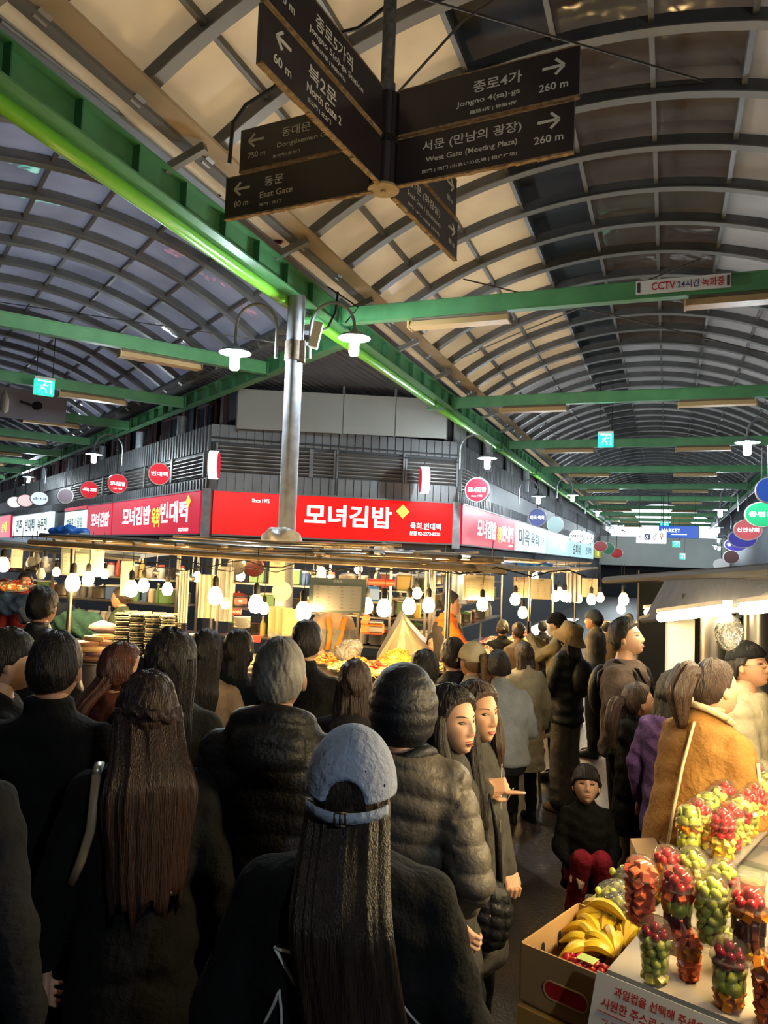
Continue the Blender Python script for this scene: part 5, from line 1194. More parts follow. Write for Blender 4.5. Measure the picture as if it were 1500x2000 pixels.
# woman in the cap, nearest
def cap_extra(root, S, fin, hx, torso, th, el, wr, up):
    d, f = sph_grid(140, 100); R0 = skull(d)
    # crown with the half-moon opening above the strap at the back
    lo = -.02 + .16 * sstep(-.2, 1, d[:, 1]); m = sstep(-.012, .012, d[:, 2] - lo)
    bk = (d[:, 1] < 0); u = d[:, 0] / .46; v = (d[:, 2] + .03) / .38
    hole = sstep(.94, 1.03, np.sqrt(u * u + v * v)) ; hole = np.where(bk, hole, 1); m = m * hole
    seam = np.minimum.reduce([np.abs(np.sin(3 * (np.arctan2(d[:, 0], d[:, 1]) - .0)))]); th_ = .026 - .0016 * np.exp(-(seam / .05) ** 2) * (d[:, 2] < .97)
    p = R0 * np.array([1.02, 1.02, 1.0]) + d * (th_ * m - .012 * (1 - m))[:, None]; np_mesh('cap_crown', hx(p), f, CAPB, root)
    g = Geo(); pts = [(math.sin(a) * .101, -math.cos(a) * .1185 + .0, -.018 - .010 * math.cos(a)) for a in np.linspace(-1.05, 1.05, 24)]
    rings_ = []
    for q in pts:
        nrm = Vector((q[0] / .101 ** 2, q[1] / .1185 ** 2, 0)).normalized(); q = Vector(q); rings_.append([q + nrm * .002 + Vector((0, 0, .011)), q + nrm * .002 - Vector((0, 0, .011)), q - nrm * .002 - Vector((0, 0, .011)), q - nrm * .002 + Vector((0, 0, .011))])
    g.loft(rings_); pbit(root, 'cap_strap', g, CAPB, hx)
    g = Geo(); 
    for a, b in (((-.010, .013), (.012, .013)), ((-.010, -.013), (.012, -.013)), ((-.010, -.013), (-.010, .013)), ((.012, -.013), (.012, .013)), ((.001, -.013), (.001, .013))): g.bar((a[0] - .004, -.1225, -.028 + a[1]), (b[0] - .004, -.1225, -.028 + b[1]), .003, .004, up=(0, 1, 0))
    pbit(root, 'strap_buckle', g, mat('brass_buckle', (.35, .30, .22), .35, .9), hx)
    g = Geo(); n = 14; rr_ = [[(math.sin(a) * (.09 + .004 * t), .04 + math.cos(a) * (.07 + .075 * t), .02 - .02 * t) for a in [-PI * .47 + PI * .94 * j / n for j in range(n + 1)]] for t in (0, .5, 1)]
    g.prism([*rr_[0], *rr_[2][::-1]], (0, 0, -.005)); pbit(root, 'cap_brim', g, CAPB, hx)
    for x_, z_ in ((-.035, .07), (.04, .062), (.078, .03)):
        g = Geo(); dd = Vector((x_, -math.sqrt(max(.01, 1 - (x_ / .1) ** 2 - (z_ / .13) ** 2)) * .118, z_)); g.ell(dd * 1.02, (.0035, .003, .0035), 8, 6); pbit(root, 'eyelet', g, mat('dark_blue_thread', (.03, .035, .06), .8), hx)
    g = Geo(); g.ell((0, .13, .11), (.001, .001, .001), 6, 4)
    # brush-stroke print on the back of the sweatshirt
    bv = BVHTree.FromPolygons([Vector(v.co) for v in COATOBJ(root).data.vertices], [tuple(p.vertices) for p in COATOBJ(root).data.polygons])
    def on(x_, z_):
        x_ += .045
        hit = bv.ray_cast(Vector((x_ * S, -1, z_ * S)), Vector((0, 1, 0)))[0]; return (Vector((x_ * S, hit.y - .003, z_ * S)) if hit else Vector((x_ * S, -.15, z_ * S)))
    for ln in ([(-.172, 1.300), (-.05, 1.302)], [(-.172, 1.303), (-.145, 1.27), (-.107, 1.225), (-.067, 1.18), (-.027, 1.13), (.005, 1.09)], [(-.155, 1.222), (-.167, 1.19), (-.189, 1.14)], [(-.155, 1.224), (-.152, 1.18), (-.149, 1.13)], [(.085, 1.22), (.11, 1.18), (.135, 1.14)]):
        g = Geo(); P_ = []
        for i in range(len(ln) - 1):
            for q in range(6): a = q / 6; P_.append(on(ln[i][0] * (1 - a) + ln[i + 1][0] * a, ln[i][1] * (1 - a) + ln[i + 1][1] * a))
        P_.append(on(*ln[-1])); g.tube(P_, [.0055 if i else .004 for i in range(len(P_))], 8, flat=.5); np_mesh('print_stroke', np.array(g.v), g.f, WPRINT, root, label='white brush-stroke print' )
def COATOBJ(root): return [o for o in bpy.data.objects if o.parent == root and o.name.split('.')[0] in ('coat', 'puffer_jacket')][0]
person(690, 1437, 1.66, 6, 'woman in a pale blue baseball cap with very long dark hair, nearest the viewer', hv=(.965, .965, .94), coat=K_BLACK, hem=.62, thick=.034, hair='long', hairm=mat('dark_ash_hair', (.020, .014, .011), .36, bump=.6, bscale=90, stretch=(3, 3, .25), noise=18, col2=(.045, .030, .020)), hairL=.78, det=2, extra=cap_extra, wide=1.12, hairkw=dict(w0=.088, w1=.100, back=-.185, taper=.35, top=-.02, dx=.19))
def locks15(root, S, fin, hx, torso, th, el, wr, up):
    vf = VF()
    for s_, pts, rs in ((1, [(.078, .02, .03), (.092, .03, -.05), (.085, .05, -.16), (.075, .10, -.28), (.065, .12, -.42)], [.018, .026, .034, .036, .012]), (-1, [(-.078, .02, .03), (-.092, .02, -.05), (-.09, .03, -.16), (-.09, .06, -.28), (-.085, .09, -.38)], [.018, .026, .032, .03, .012])):
        co, f = tail(pts, rs, 5 + s_); vf.add(hx(co), f)
    np_mesh('hair_lock', vf.co(), vf.f, BLACKHAIR, root)
person(882, 1347, 2.62, 108, 'woman with fair face turned right and long black centre-parted hair', coat=CHAR, hem=.55, hair='long', hairL=.46, head=(30, -2), skin=SKIN2, det=2, open_=1, gaze=.4, extra=locks15, arms='pocket', face_on=True)
def point_extra(root, S, fin, hx, torso, th, el, wr, up):
    vf = VF()
    for s_ in (-1, 1):
        co, f = tail([(s_ * .076, .02, .04), (s_ * .090, .03, -.05), (s_ * .088, .04, -.14), (s_ * .09, .05, -.22)], [.016, .024, .028, .012], 15 + s_); vf.add(hx(co), f)
    np_mesh('hair_lock', vf.co(), vf.f, BROWNHAIR, root)
    g = Geo(); g.tube([(-.14, .05, 1.12), (-.05, .16, 1.30)], .003, 6); g.tube([(.0, .128, 1.40), (.0, .130, 1.0)], .003, 6); pbit(root, 'zipper', g, mat('pale_metal', (.5, .48, .42), .35, .7), fin)
person(930, 1337, 2.88, 122, 'woman with an amber-lit face pointing a finger to the right, in a dark grey jacket', coat=CHAR, hem=.62, hair='long', hairm=BROWNHAIR, hairL=.28, head=(20, -2), skin=SKIN, det=2, extra=point_extra,
       elbows=[(-.24, .0, 1.12), (.16, .03, 1.12)], wrists=[(-.12, .12, .95), (.085, .10, 1.325)], hands=('grip', 'point'), hb=[(0, 0, 1), (.7, .4, .6)], hdir=[None, (-.47, .86, .12)], face_on=True, gaze=.3)
# beyond: seated and standing at the counter
person(833, 1275, 4.9, -18, 'man in a cream hoodie seated at the counter right of the hooded figure', coat=CREAM, hem=.84, hood='down', seat=.52, head=(-14, -14), arms='front', det=1)
person(886, 1250, 5.5, -12, 'man in a dark suit with white collar seated at the counter', coat=NAVY, hem=.84, seat=.56, arms='front', det=1)
person(924, 1258, 5.35, -28, 'woman in an ivory baseball cap with an auburn ponytail, seated at the counter', coat=cloth('cream_sweater', (.42, .38, .30)), hem=.84, seat=.55, hair='pony', hairm=LIGHTHAIR, cap='cap', capm=WCAP, arms='front', vest=K_BLACK, det=1)
person(972, 1268, 5.2, -10, 'person in a pale grey-blue shirt seated at the end of the counter', coat=PALEBLUE, hem=.90, seat=.80, lean=14, arms='front', det=1, wide=1.08, hthick=.018)
person(850, 1238, 7.4, 200, 'woman facing the viewer behind the suited man', coat=K_BLACK, hem=.84, seat=.62, hair='long', hairL=.22, det=0)
person(1024, 1256, 6.1, -18, 'girl with a dark bob and cream coat standing by the counter', coat=CREAM, hem=.50, hair='bob', hairL=.20, hairm=BROWNHAIR, det=1, thick=.03)
person(982, 1212, 8.4, 10, 'dark-haired head behind the counter end beside the orange-shirted vendor', coat=K_BLACK, hem=.8, hair='bun', det=0)
person(1013, 1218, 7.9, -20, 'brown-haired diner left of the raised phone', coat=cloth('tan_jacket', (.25, .18, .10)), hem=.8, hairm=BROWNHAIR, det=0)
def phone24(root, S, fin, hx, torso, th, el, wr, up):
    g = Geo(); g.box((-.03, .33, 1.52), (.078, .012, .155), bev=.005); pbit(root, 'phone', g, K_PUFF, fin)
person(1086, 1198, 7.3, -58, 'person in a khaki coat, black beanie and face mask raising a phone', coat=KHAKI, hem=.45, cap='beanie', capm=K_BLACK, mask=cloth('white_mask', (.5, .47, .42)), head=(0, 8), hair='short', legs=K_BLACK, det=1, elbows=[(-.20, .16, 1.25), (.22, .14, 1.22)], wrists=[(-.06, .30, 1.44), (.06, .29, 1.42)], hands=('grip', 'grip'), extra=phone24)
def bag25(root, S, fin, hx, torso, th, el, wr, up):
    g = Geo(); n = 24
    prof = [(.02, .30), (.05, .24), (.11, .10), (.15, -.05), (.16, -.18), (.13, -.28), (.05, -.31), (0, -.31)]
    for r_, z in prof: pass
    rings_ = [[(.02 + math.cos(2 * PI * j / n) * r_ * (1 + .12 * math.sin(j * 5 + z * 9)), .30 + math.sin(2 * PI * j / n) * r_ * .6 * (1 + .12 * math.sin(j * 3)), .93 + z) for j in range(n)] for r_, z in prof]
    g.loft(rings_); pbit(root, 'plastic_bag', g, mat('black_plastic_film', (.012, .012, .013), .22, bump=.8, bscale=16), fin, 'crumpled black plastic bag')
    g = Geo(); g.box((.02, .38, 1.16), (.075, .012, .15), Matrix.Rotation(-.9, 3, 'X'), bev=.004); pbit(root, 'phone', g, K_PUFF, fin)
    g = Geo(); g.tube([(-.06, .34, 1.12), (-.05, .36, 1.26), (-.03, .36, 1.33)], [.02, .014, .006], 8); pbit(root, 'yellow_skewer', g, mat('yellow_food', (.75, .5, .05), .5), fin)
    g = Geo(); g.ell((0, -.16, 1.22), (.14, .09, .18)); co, f = remesh(g, .015, 2); np_mesh('backpack', fin(co), f, K_PUFF, root)
person(1122, 1220, 6.35, -45, 'person in a tan bucket hat and black mask carrying a black plastic bag', coat=K_PUFF, hem=.80, cap='bucket', capm=TANH, mask=K_BLACK, hair='long', hairL=.30, hairm=BLACKHAIR, legs=dict(m=cloth('wide_grey_trousers', (.085, .075, .065)), flare=.05), shoe=mat('tan_suede_shoe', (.36, .26, .17), .8), head=(0, -22), det=1, arms='low', extra=bag25)
person(1160, 1193, 8.2, -62, 'man in a grey knitted beanie facing left behind the bucket hat', coat=cloth('stone_grey_jacket', (.20, .18, .15)), hem=.75, cap='beanie', capm=GREYB, det=1)
def ex27(root, S, fin, hx, torso, th, el, wr, up):
    for s_ in (-1, 1):
        g = Geo(); g.tube([(s_ * .11, -.13, 1.22), (s_ * .115, -.12, 1.36), (s_ * .115, -.02, 1.442), (s_ * .115, .09, 1.385), (s_ * .12, .135, 1.26), (s_ * .14, .12, 1.12)], .026, 8, flat=.35); pbit(root, 'backpack_strap', g, K_PUFF, fin)
    g = Geo(); g.tube([(.10, .10, 1.42), (.0, .142, 1.28), (-.10, .15, 1.14)], .022, 8, flat=.3); pbit(root, 'shoulder_strap', g, K_PUFF, fin)
    g = Geo(); g.box((.17, .16, 1.14), (.10, .05, .085), bev=.02); g.tube([(.12, .15, 1.19), (.17, .17, 1.20), (.22, .15, 1.19)], .008, 6); pbit(root, 'orange_pouch', g, mat('orange_pouch_cloth', (.7, .13, .02), .6), fin)
    g = Geo(); g.ell((0, -.16, 1.24), (.13, .08, .17)); co, f = remesh(g, .014, 2); np_mesh('backpack', fin(co), f, K_PUFF, root)
person(1214, 1212, 4.85, 128, 'man in a brown sweater with an open fringe, backpack straps and orange pouch', coat=BROWNSW, hem=.86, thick=.035, head=(-8, -14), skin=SKIN2, det=2, arms='front', hands=('pinch', 'pinch'), legs=K_BLACK, extra=ex27, hthick=.018, wide=1.08, collar=False)
person(1277, 1214, 6.7, 148, 'young woman with long dark hair and cream coat left of the lit white post', coat=cloth('cream_wool_coat', (.42, .36, .25)), hem=.5, hair='long', hairL=.42, skin=SKIN2, det=1, smile=1)
person(1262, 1203, 8.5, 10, 'light-brown-haired woman from behind in a pale jacket', coat=cloth('pale_grey_jacket', (.35, .34, .33)), hem=.7, hair='bob', hairm=LIGHTHAIR, hairL=.2, det=0)
person(1357, 1245, 6.3, 172, 'woman whose face shows right of the lit white post', coat=cloth('taupe_coat', (.22, .17, .13)), hem=.6, hair='long', hairL=.35, hairm=BROWNHAIR, det=1)
person(1240, 1343, 4.5, 74, 'girl in a black coat and grey jeans with a brown ponytail', coat=K_BLACK, hem=.63, thick=.040, hair='pony', hairm=BROWNHAIR, hairkw=dict(pts=[(0, -.08, .03), (0, -.14, .02), (0, -.19, -.10), (0, -.20, -.26)], rs=[.025, .042, .045, .015]), legs=GREYJ, kid=1.22, det=2, head=(12, -10), shoe=mat('white_sneaker', (.5, .5, .48), .6), collar=True, skin=SKIN)
person(1144, 1505, 4.55, 186, 'little boy in black with crimson trousers squatting on the floor', h=None, coat=K_BLACK, hem=.84, seat=.34, hair='bangs', hthick=.016, legs=REDP, kid=1.30, det=2, head=(4, -20), arms='low', shoe=mat('black_white_sneaker', (.16, .16, .16), .6), skin=SKIN2, face_on=True)
def ex32(root, S, fin, hx, torso, th, el, wr, up):
    g = Geo(); g.tube([(.045, -.135, 1.43), (.05, -.155, 1.25), (.05, -.15, 1.05), (.055, -.165, .9), (.055, -.17, .81)], .006, 8); pbit(root, 'back_seam_piping', g, TRIM, fin, 'cream fleece piping down the back')
    g = Geo(); g.tube([(.245, .02, 1.34), (.262, .05, 1.22), (.262, .10, 1.14), (.25, .2, 1.09), (.22, .34, 1.06)], .007, 8); pbit(root, 'sleeve_piping', g, TRIM, fin, 'cream fleece piping along the sleeve')
    g = Geo(); g.tube([(math.cos(a) * .088, -.012 + math.sin(a) * .088, 1.478 - .02 * math.sin(a)) for a in [2 * PI * j / 24 for j in range(25)]], .015, 8); pbit(root, 'fleece_collar', g, TRIM, fin)
person(1392, 1293, 3.2, 66, 'woman in a tan suede coat with cream piping and brown ponytail at the fruit stall', h=1.66, coat=SUEDE, hem=.80, thick=.034, hair='pony', hairm=BROWNHAIR, hairkw=dict(pts=[(0, -.08, .07), (0, -.13, .08), (0, -.18, .0), (0, -.17, -.15)], rs=[.03, .05, .055, .02]), lean=15, head=(10, -18), det=2, skin=SKIN2, elbows=[(-.20, .22, 1.12), (.25, .02, 1.10)], wrists=[(-.06, .42, 1.16), (.20, .28, 1.17)], hands=('pinch', 'pinch'), extra=ex32, face_on=True)
person(1316, 1318, 4.15, 50, 'child in a purple jacket hidden behind the tan coat', coat=PURP, hem=.7, hair='bob', hairL=.16, kid=1.1, det=1)
person(1452, 1258, 3.95, 128, 'fruit vendor in a black bandana cap, glasses and cream padded jacket', coat=CREAMP, hem=.80, puffer=-.09, pamp=.006, thick=.045, cap='bandana', capm=K_BLACK, glasses=True, hood='down', head=(8, -10), smile=1, det=2, arms='low', wide=1.1, legs=cloth('dark_apron', (.05, .05, .05)), hands=('relax', 'relax'))
def ex36(root, S, fin, hx, torso, th, el, wr, up):
    g = Geo(); a, b = Vector(el[1]), Vector(wr[1]); g.tube([a.lerp(b, .12), b], [.066, .044], 14); pbit(root, 'red_sleeve_cover', g, mat('red_sleeve_cover', (.75, .01, .01), .5), fin)
    g = Geo(); a, b = Vector(el[0]), Vector(wr[0]); g.tube([a.lerp(b, .12), b], [.066, .044], 14); pbit(root, 'red_sleeve_cover', g, mat('red_sleeve_cover', (.75, .01, .01), .5), fin)
person(880, 1157, 7.4, 84, 'food vendor in a bright orange shirt, dark vest and red sleeve covers', coat=ORANGE, hem=.85, hair='bun', vest=DKVEST, det=1, elbows=[(-.22, .16, 1.12), (.22, .16, 1.12)], wrists=[(-.12, .42, 1.05), (.14, .42, 1.04)], extra=ex36, face_on=True, wide=1.15, thick=.03)
def ex37(root, S, fin, hx, torso, th, el, wr, up):
    g = Geo(); g.loft([[(x_, y_ + .165 * math.cos(x_ * 4), z) for x_, y_ in ((-.2, 0), (-.1, 0), (0, 0), (.1, 0), (.2, 0), (.2, .01), (0, .01), (-.2, .01))] for z in (.7, .9, 1.1, 1.3)]); pbit(root, 'apron', g, cloth('grey_apron', (.28, .27, .24)), fin)
    g = Geo(); g.tube([(-.08, .12, 1.42), (-.03, .17, 1.25), (.02, .18, 1.1)], .03, 8, flat=.4); g.tube([(.09, .11, 1.42), (.08, .17, 1.28), (.1, .17, 1.1)], .03, 8, flat=.4); pbit(root, 'orange_scarf', g, cloth('orange_scarf', (.75, .3, .05)), fin)
    g = Geo(); g.tube([Vector(wr[0]) * 1, Vector(wr[0]) + Vector((.0, .10, -.03))], [.04, .045], 12); pbit(root, 'yellow_glove', g, mat('yellow_rubber_glove', (.85, .65, .04), .35), fin)
person(655, 1150, 7.7, 160, 'cook in a grey apron with yellow glove and orange scarf behind the menu board', coat=cloth('patterned_blouse', (.5, .35, .22)), hem=.8, arms='low', det=0, extra=ex37, hairm=BROWNHAIR)
person(236, 1148, 8.1, -84, 'stallholder in profile facing left, face lit orange by the bulbs', coat=cloth('dark_green_cardigan', (.05, .07, .05)), hem=.8, hair='bun', hairm=BROWNHAIR, det=1, h=1.60, face_on=True)
person(50, 1120, 9.6, 150, 'distant stallholder with a red patterned top behind the blue cloth stall', coat=cloth('red_pattern_top', (.3, .03, .04)), hem=.8, hair='bob', hairL=.15, det=0)
for x_, y_, Y_, f_, m_, hk, lab in ((1186, 1214, 10.2, 20, 'tan_jacket', 'short', 'distant diner in a tan jacket left of the fringe-haired man'), (1228, 1200, 11.8, -30, 'pale_grey_jacket', 'bob', 'distant woman in pale grey deep in the right arcade'), (1300, 1206, 10.4, 10, 'dark_fleece', 'short', 'distant dark-clothed figure beside the white banner'), (1060, 1214, 10.5, 0, 'charcoal_wool', 'short', 'distant head between the raised phone and the cream coat')):
    person(x_, y_, Y_, f_, lab, coat=_mats[m_], hem=.7, hair=hk, hairL=.2, det=0)
# ================================================================ FOOD STALL ISLAND
STEEL = mat('stainless_steel', (.45, .43, .40), .28, .9, noise=3, col2=(.34, .32, .30)); WOODP = mat('weathered_wood_pole', (.42, .31, .18), .7, noise=8, col2=(.28, .19, .10), bump=.3)
PAPER = mat('cream_paper', (.62, .56, .40), .8, noise=3, col2=(.56, .50, .34)); MENU = mat('grey_green_board', (.20, .25, .22), .5); MENUW = mat('menu_paper', (.50, .48, .42), .7)
PLATE = mat('pale_tray', (.62, .55, .40), .5); BLACKSEAW = mat('seaweed_roll', (.035, .04, .025), .35); WRAP = clear('food_wrap', white=.12, gloss=1.0, bump=.8, bscale=30); FILM = clear('hanging_plastic_sheet', (.9, .88, .8), white=.38, gloss=.6, rough=.25, bump=.6, bscale=5)
BLUETARP = cloth('blue_tarp', (.05, .10, .25)); DENIM = cloth('navy_cloth', (.02, .03, .07)); POLY = mat('milky_plastic_bag', (.58, .57, .55), .35, bump=1.0, bscale=12, noise=4, col2=(.45, .44, .43)); GREENC = cloth('green_patterned_cloth', (.03, .09, .08))
B0 = Vector((-2.95, 7.15, 0)); B1 = Vector((.60, 5.97, 0)); B2 = B1 + D1 * 9.0
CT = 1.00
fdir = (B1 - B0).normalized(); fin_ = Vector((-fdir.y, fdir.x, 0))      # inward from the front edge
if fin_.y < 0: fin_ = -fin_
rin = -N1
def cnt(nm, a, b, inn, dep, lab, panelm):
    t = thing(nm, lab, 'counter', a.lerp(b, .5)); d = (b - a).normalized()
    g = Geo(); g.prism([V3(a, CT - .04), V3(b, CT - .04), V3(b + inn * dep, CT - .04), V3(a + inn * dep, CT - .04)], (0, 0, .04)); part('countertop', g, STEEL, t, world=True)
    L_ = (b - a).length; n = max(2, int(L_ / .9))
    for i in range(n):
        p, q = a + d * (L_ * i / n + .01), a + d * (L_ * (i + 1) / n - .01); g = Geo(); g.prism([V3(p + inn * .12, .08), V3(q + inn * .12, .08), V3(q + inn * .12, CT - .05), V3(p + inn * .12, CT - .05)], inn * .03); part('front_panel', g, panelm, t, world=True)
    for i in range(n + 1):
        p = a + d * (L_ * i / n) + inn * .2; g = Geo(); g.bar(V3(p, 0), V3(p, CT - .04), .05, .05); part('leg', g, STEEL, t, world=True)
    return t
cnt('food_counter', B0, B1, fin_, 1.15, 'steel food counter along the front of the stall island', STEEL)
cnt('food_counter', B1 + D1 * .15, B2, rin, .5, 'steel food counter along the right side of the stall island', mat('cream_panel', (.40, .36, .27), .6))
cnt('food_counter', Vector((-5.6, 9.6, 0)), Vector((-3.25, 8.1, 0)), Vector((.5, .85, 0)).normalized(), 1.0, 'counter of the far left stall, draped in blue cloth', BLUETARP)
# corner posts and the light canopy of poles over the island
ZC = 2.06
def post(p, lab, z=ZC): g = Geo(); g.cyl(p, V3(p, z), .022, n=10); tag(part('stall_post', g, STEEL, smooth=True), lab, 'post', 'stall posts')
for p, lab in ((B0 + fin_ * .05, 'thin steel stall post at the left end of the front counter'), (B1 + fin_ * .1 - fdir * .1, 'thin steel stall post at the corner of the island'), (B1 + D1 * 3.9 + rin * .1, 'thin steel post first along the right counter'), (B1 + D1 * 6 + rin * .1, 'thin steel post second along the right counter'), (B1 + D1 * 9 + rin * .1, 'thin steel post at the far end of the right counter'), (B0 + fin_ * 2.6, 'thin steel post at the back left of the island'), (B1 + fin_ * 2.6 - fdir * .9, 'thin steel post in the middle of the island')): post(p, lab)
pr = random.Random(11); pk_ = {}; CARDW = mat('yellowed_wood', (.50, .36, .16), .7, noise=9, col2=(.34, .22, .09))
ORD = ['first', 'second', 'third', 'fourth', 'fifth', 'sixth', 'seventh', 'eighth', 'ninth', 'tenth', 'eleventh', 'twelfth', 'thirteenth', 'fourteenth', 'fifteenth', 'sixteenth', 'seventeenth', 'eighteenth', 'nineteenth', 'twentieth']
def pole(a, b, r, m_, lab): g = Geo(); g.tube([a, a.lerp(b, .5) - Vector((0, 0, .015)), b], r, 8); pk_[lab] = pk_.get(lab, -1) + 1; return tag(part('canopy_pole', g, m_, smooth=True), '%s %s' % (ORD[pk_[lab]], lab), 'pole', 'poles of the stall canopy')
for i, (o, z, r) in enumerate(((-.18, 2.02, .030), (-.05, 2.09, .022), (.12, 2.05, .018), (.35, 2.10, .022), (.8, 2.06, .018), (1.4, 2.10, .018), (2.1, 2.08, .018))):
    a = B0 - fdir * .3 + fin_ * o; b = B1 + fdir * (.35 - o * .3) + fin_ * o; pole(V3(a, z + .03), V3(b, z - .05 + pr.uniform(-.03, .03)), r, WOODP if i % 2 == 0 else STEEL, 'long bamboo-coloured pole of the stall front canopy counted from the front' if i % 2 == 0 else 'long steel pole of the front canopy counted from the front')
for i, (o, z, r) in enumerate(((-.25, 1.98, .026), (-.1, 2.05, .02), (.2, 2.0, .018), (.6, 2.06, .02), (1.1, 2.03, .018))):
    a = B1 + N1 * -o * 1 + D1 * -.35; b = B2 + N1 * -o + D1 * .5; pole(V3(a, z), V3(b, z + pr.uniform(-.06, .02)), r, WOODP if i % 2 == 0 else STEEL, 'long wooden pole of the canopy over the right counter' if i % 2 == 0 else 'long steel pole of the canopy over the right counter')
for i in range(9):
    a = B0 + fdir * (i * .43) - fin_ * .2; pole(V3(a, 2.07), V3(a + fin_ * 2.5, 2.12), .014, WOODP, 'short cross pole of the front canopy from the left')
for i in range(7):
    o = -.12 + i * .06; k0, k1 = pr.uniform(0, .5), pr.uniform(.6, 1.0); a = B0.lerp(B1, k0) + fin_ * o; b = B0.lerp(B1, k1) + fin_ * (o + pr.uniform(-.15, .1)); pole(V3(a, 2.02 + i * .022), V3(b, 2.0 + i * .022), .013, (WOODP, CARDW, STEEL)[i % 3], 'loose slanting stick on the front canopy')
for i in range(11):
    a = B1 + D1 * (.4 + i * .8) + N1 * .25; pole(V3(a, 2.05), V3(a - N1 * 1.5, 2.10), .014, WOODP, 'short cross pole of the right canopy from the corner')
# tarps and sheets lying on the canopy
def lump(c, r, m_, nm, lab, cat, seed, vox=.02, amp=.03, M_=None, parts_=5):
    rr = random.Random(seed); g = Geo()
    for _ in range(parts_): g.ell((rr.uniform(-.4, .4) * r[0], rr.uniform(-.4, .4) * r[1], rr.uniform(-.25, .25) * r[2]), (r[0] * rr.uniform(.55, .85), r[1] * rr.uniform(.55, .85), r[2] * rr.uniform(.6, .9)), 12, 8)
    a = [rr.uniform(0, 6) for _ in range(4)]
    co, f = remesh(g, vox, 2, lambda c_, n: amp * .5 * (np.sin(c_[:, 0] * 21 + a[0] + 3 * np.sin(c_[:, 2] * 14 + a[1])) * np.sin(c_[:, 1] * 19 + a[2]) + .6 * np.sin(c_[:, 0] * 43 + c_[:, 2] * 37 + a[3])))
    o = np_mesh(nm, co, f, m_, None); o.location = c; return tag(o, lab, cat)
lump(at(550, 1053, 7.2), (.21, .16, .13), POLY, 'wrapped_bundle', 'large milky plastic bundle on the canopy in front of the thick pole', 'bundle', 1)
lump(at(753, 1076, 7.4), (.13, .10, .09), POLY, 'wrapped_bundle', 'boxy milky plastic bundle on the canopy right of the red sign middle', 'bundle', 2)
lump(at(800, 1084, 7.2), (.13, .1, .055), mat('bluish_plastic_bag', (.35, .40, .50), .3, bump=1, bscale=12), 'wrapped_bundle', 'bluish crumpled plastic bag on the canopy', 'bundle', 3)
lump(at(850, 1090, 7.0), (.16, .1, .05), POLY, 'wrapped_bundle', 'long flat plastic bundle on the canopy right end', 'bundle', 4)
lump(at(892, 1096, 7.4), (.12, .1, .05), mat('bluish_plastic_bag', (.35, .40, .50), .3), 'wrapped_bundle', 'small blue-white bag at the right end of the front canopy', 'bundle', 5)
lump(at(133, 1042, 8.6), (.25, .2, .10), mat('bright_blue_tarp', (.01, .13, .50), .4, bump=.6, bscale=10), 'folded_tarp', 'bright blue folded tarp on the left canopy', 'tarp', 6)
lump(at(165, 1053, 8.2), (.20, .2, .07), mat('grey_blue_tarp', (.22, .28, .38), .45, bump=.6, bscale=10), 'folded_tarp', 'grey-blue bundle beside the bright blue tarp', 'tarp', 7)
lump(at(330, 1068, 8.4), (.40, .25, .035), mat('grey_blue_tarp', (.22, .28, .38), .45), 'folded_tarp', 'flat grey-blue sheet lying on the left canopy', 'tarp', 8)
lump(at(440, 1083, 7.6), (.3, .2, .035), mat('white_sheet', (.5, .5, .48), .45), 'folded_tarp', 'flat whitish sheet on the canopy under the red sign left end', 'tarp', 9)
lump(at(1010, 1102, 9.5), (.4, .3, .05), mat('bright_blue_tarp', (.01, .13, .50), .4), 'folded_tarp', 'blue sheet lying on the canopy of the right counter', 'tarp', 10)
lump(at(1100, 1112, 12), (.5, .4, .05), POLY, 'folded_tarp', 'whitish sheet on the far part of the right canopy', 'tarp', 12)
# left stall canopy edge
g = Geo(); a, b = at(-40, 1058, 8.0), at(275, 1090, 7.9); g.prism([a, b, b + Vector((0, 1.6, .05)), a + Vector((0, 1.6, .05))], (0, 0, .04)); tag(part('awning_sheet', g, mat('grey_blue_tarp', (.22, .28, .38), .45)), 'grey-blue awning sheet over the far left stall', 'awning')
g = Geo(); g.tube([a - Vector((0, .02, .02)), b - Vector((0, .02, .02))], .025, 8); g.tube([at(50, 1110, 7.9), at(160, 1085, 7.9)], .012, 6); tag(part('awning_pole', g, STEEL, smooth=True), 'white-grey front pole of the far left awning', 'pole')
# back wall of hanging goods inside the island: racks, sheets, utensils
SH0, SH1 = B0 + fin_ * 2.75, B1 + fin_ * 2.75 - fdir * 1.0
def rack(a, b, lab, seed):
    t = thing('storage_rack', lab, 'rack', a.lerp(b, .5)); d = (b - a).normalized(); n_ = Vector((-d.y, d.x, 0)); n_ = n_ if n_.y > 0 else -n_
    for i in range(3):
        p = a.lerp(b, i / 2)
        for o in (0, .4): g = Geo(); g.bar(V3(p + n_ * o, 0), V3(p + n_ * o, 2.0), .03, .03); part('upright', g, STEEL, t, world=True)
    for z in (.5, .95, 1.3, 1.62): g = Geo(); g.prism([V3(a, z), V3(b, z), V3(b + n_ * .4, z), V3(a + n_ * .4, z)], (0, 0, .02)); part('shelf', g, STEEL, t, world=True)
    return t
rack(SH0, SH1, 'steel storage rack crowded with goods at the back of the stall island', 1)
RA, RB = B1 + D1 * 2.6 - N1 * 1.5, B1 + D1 * 9 - N1 * 1.5
rack(RA, RB, 'long steel rack with goods behind the right counter', 2)
GC = [((.5, .08, .05), 'red'), ((.75, .72, .65), 'white'), ((.08, .16, .4), 'blue'), ((.65, .45, .1), 'yellow'), ((.15, .3, .12), 'green'), ((.3, .2, .12), 'brown'), ((.10, .10, .11), 'black'), ((.55, .50, .42), 'cream'), ((.45, .45, .44), 'steel grey')]
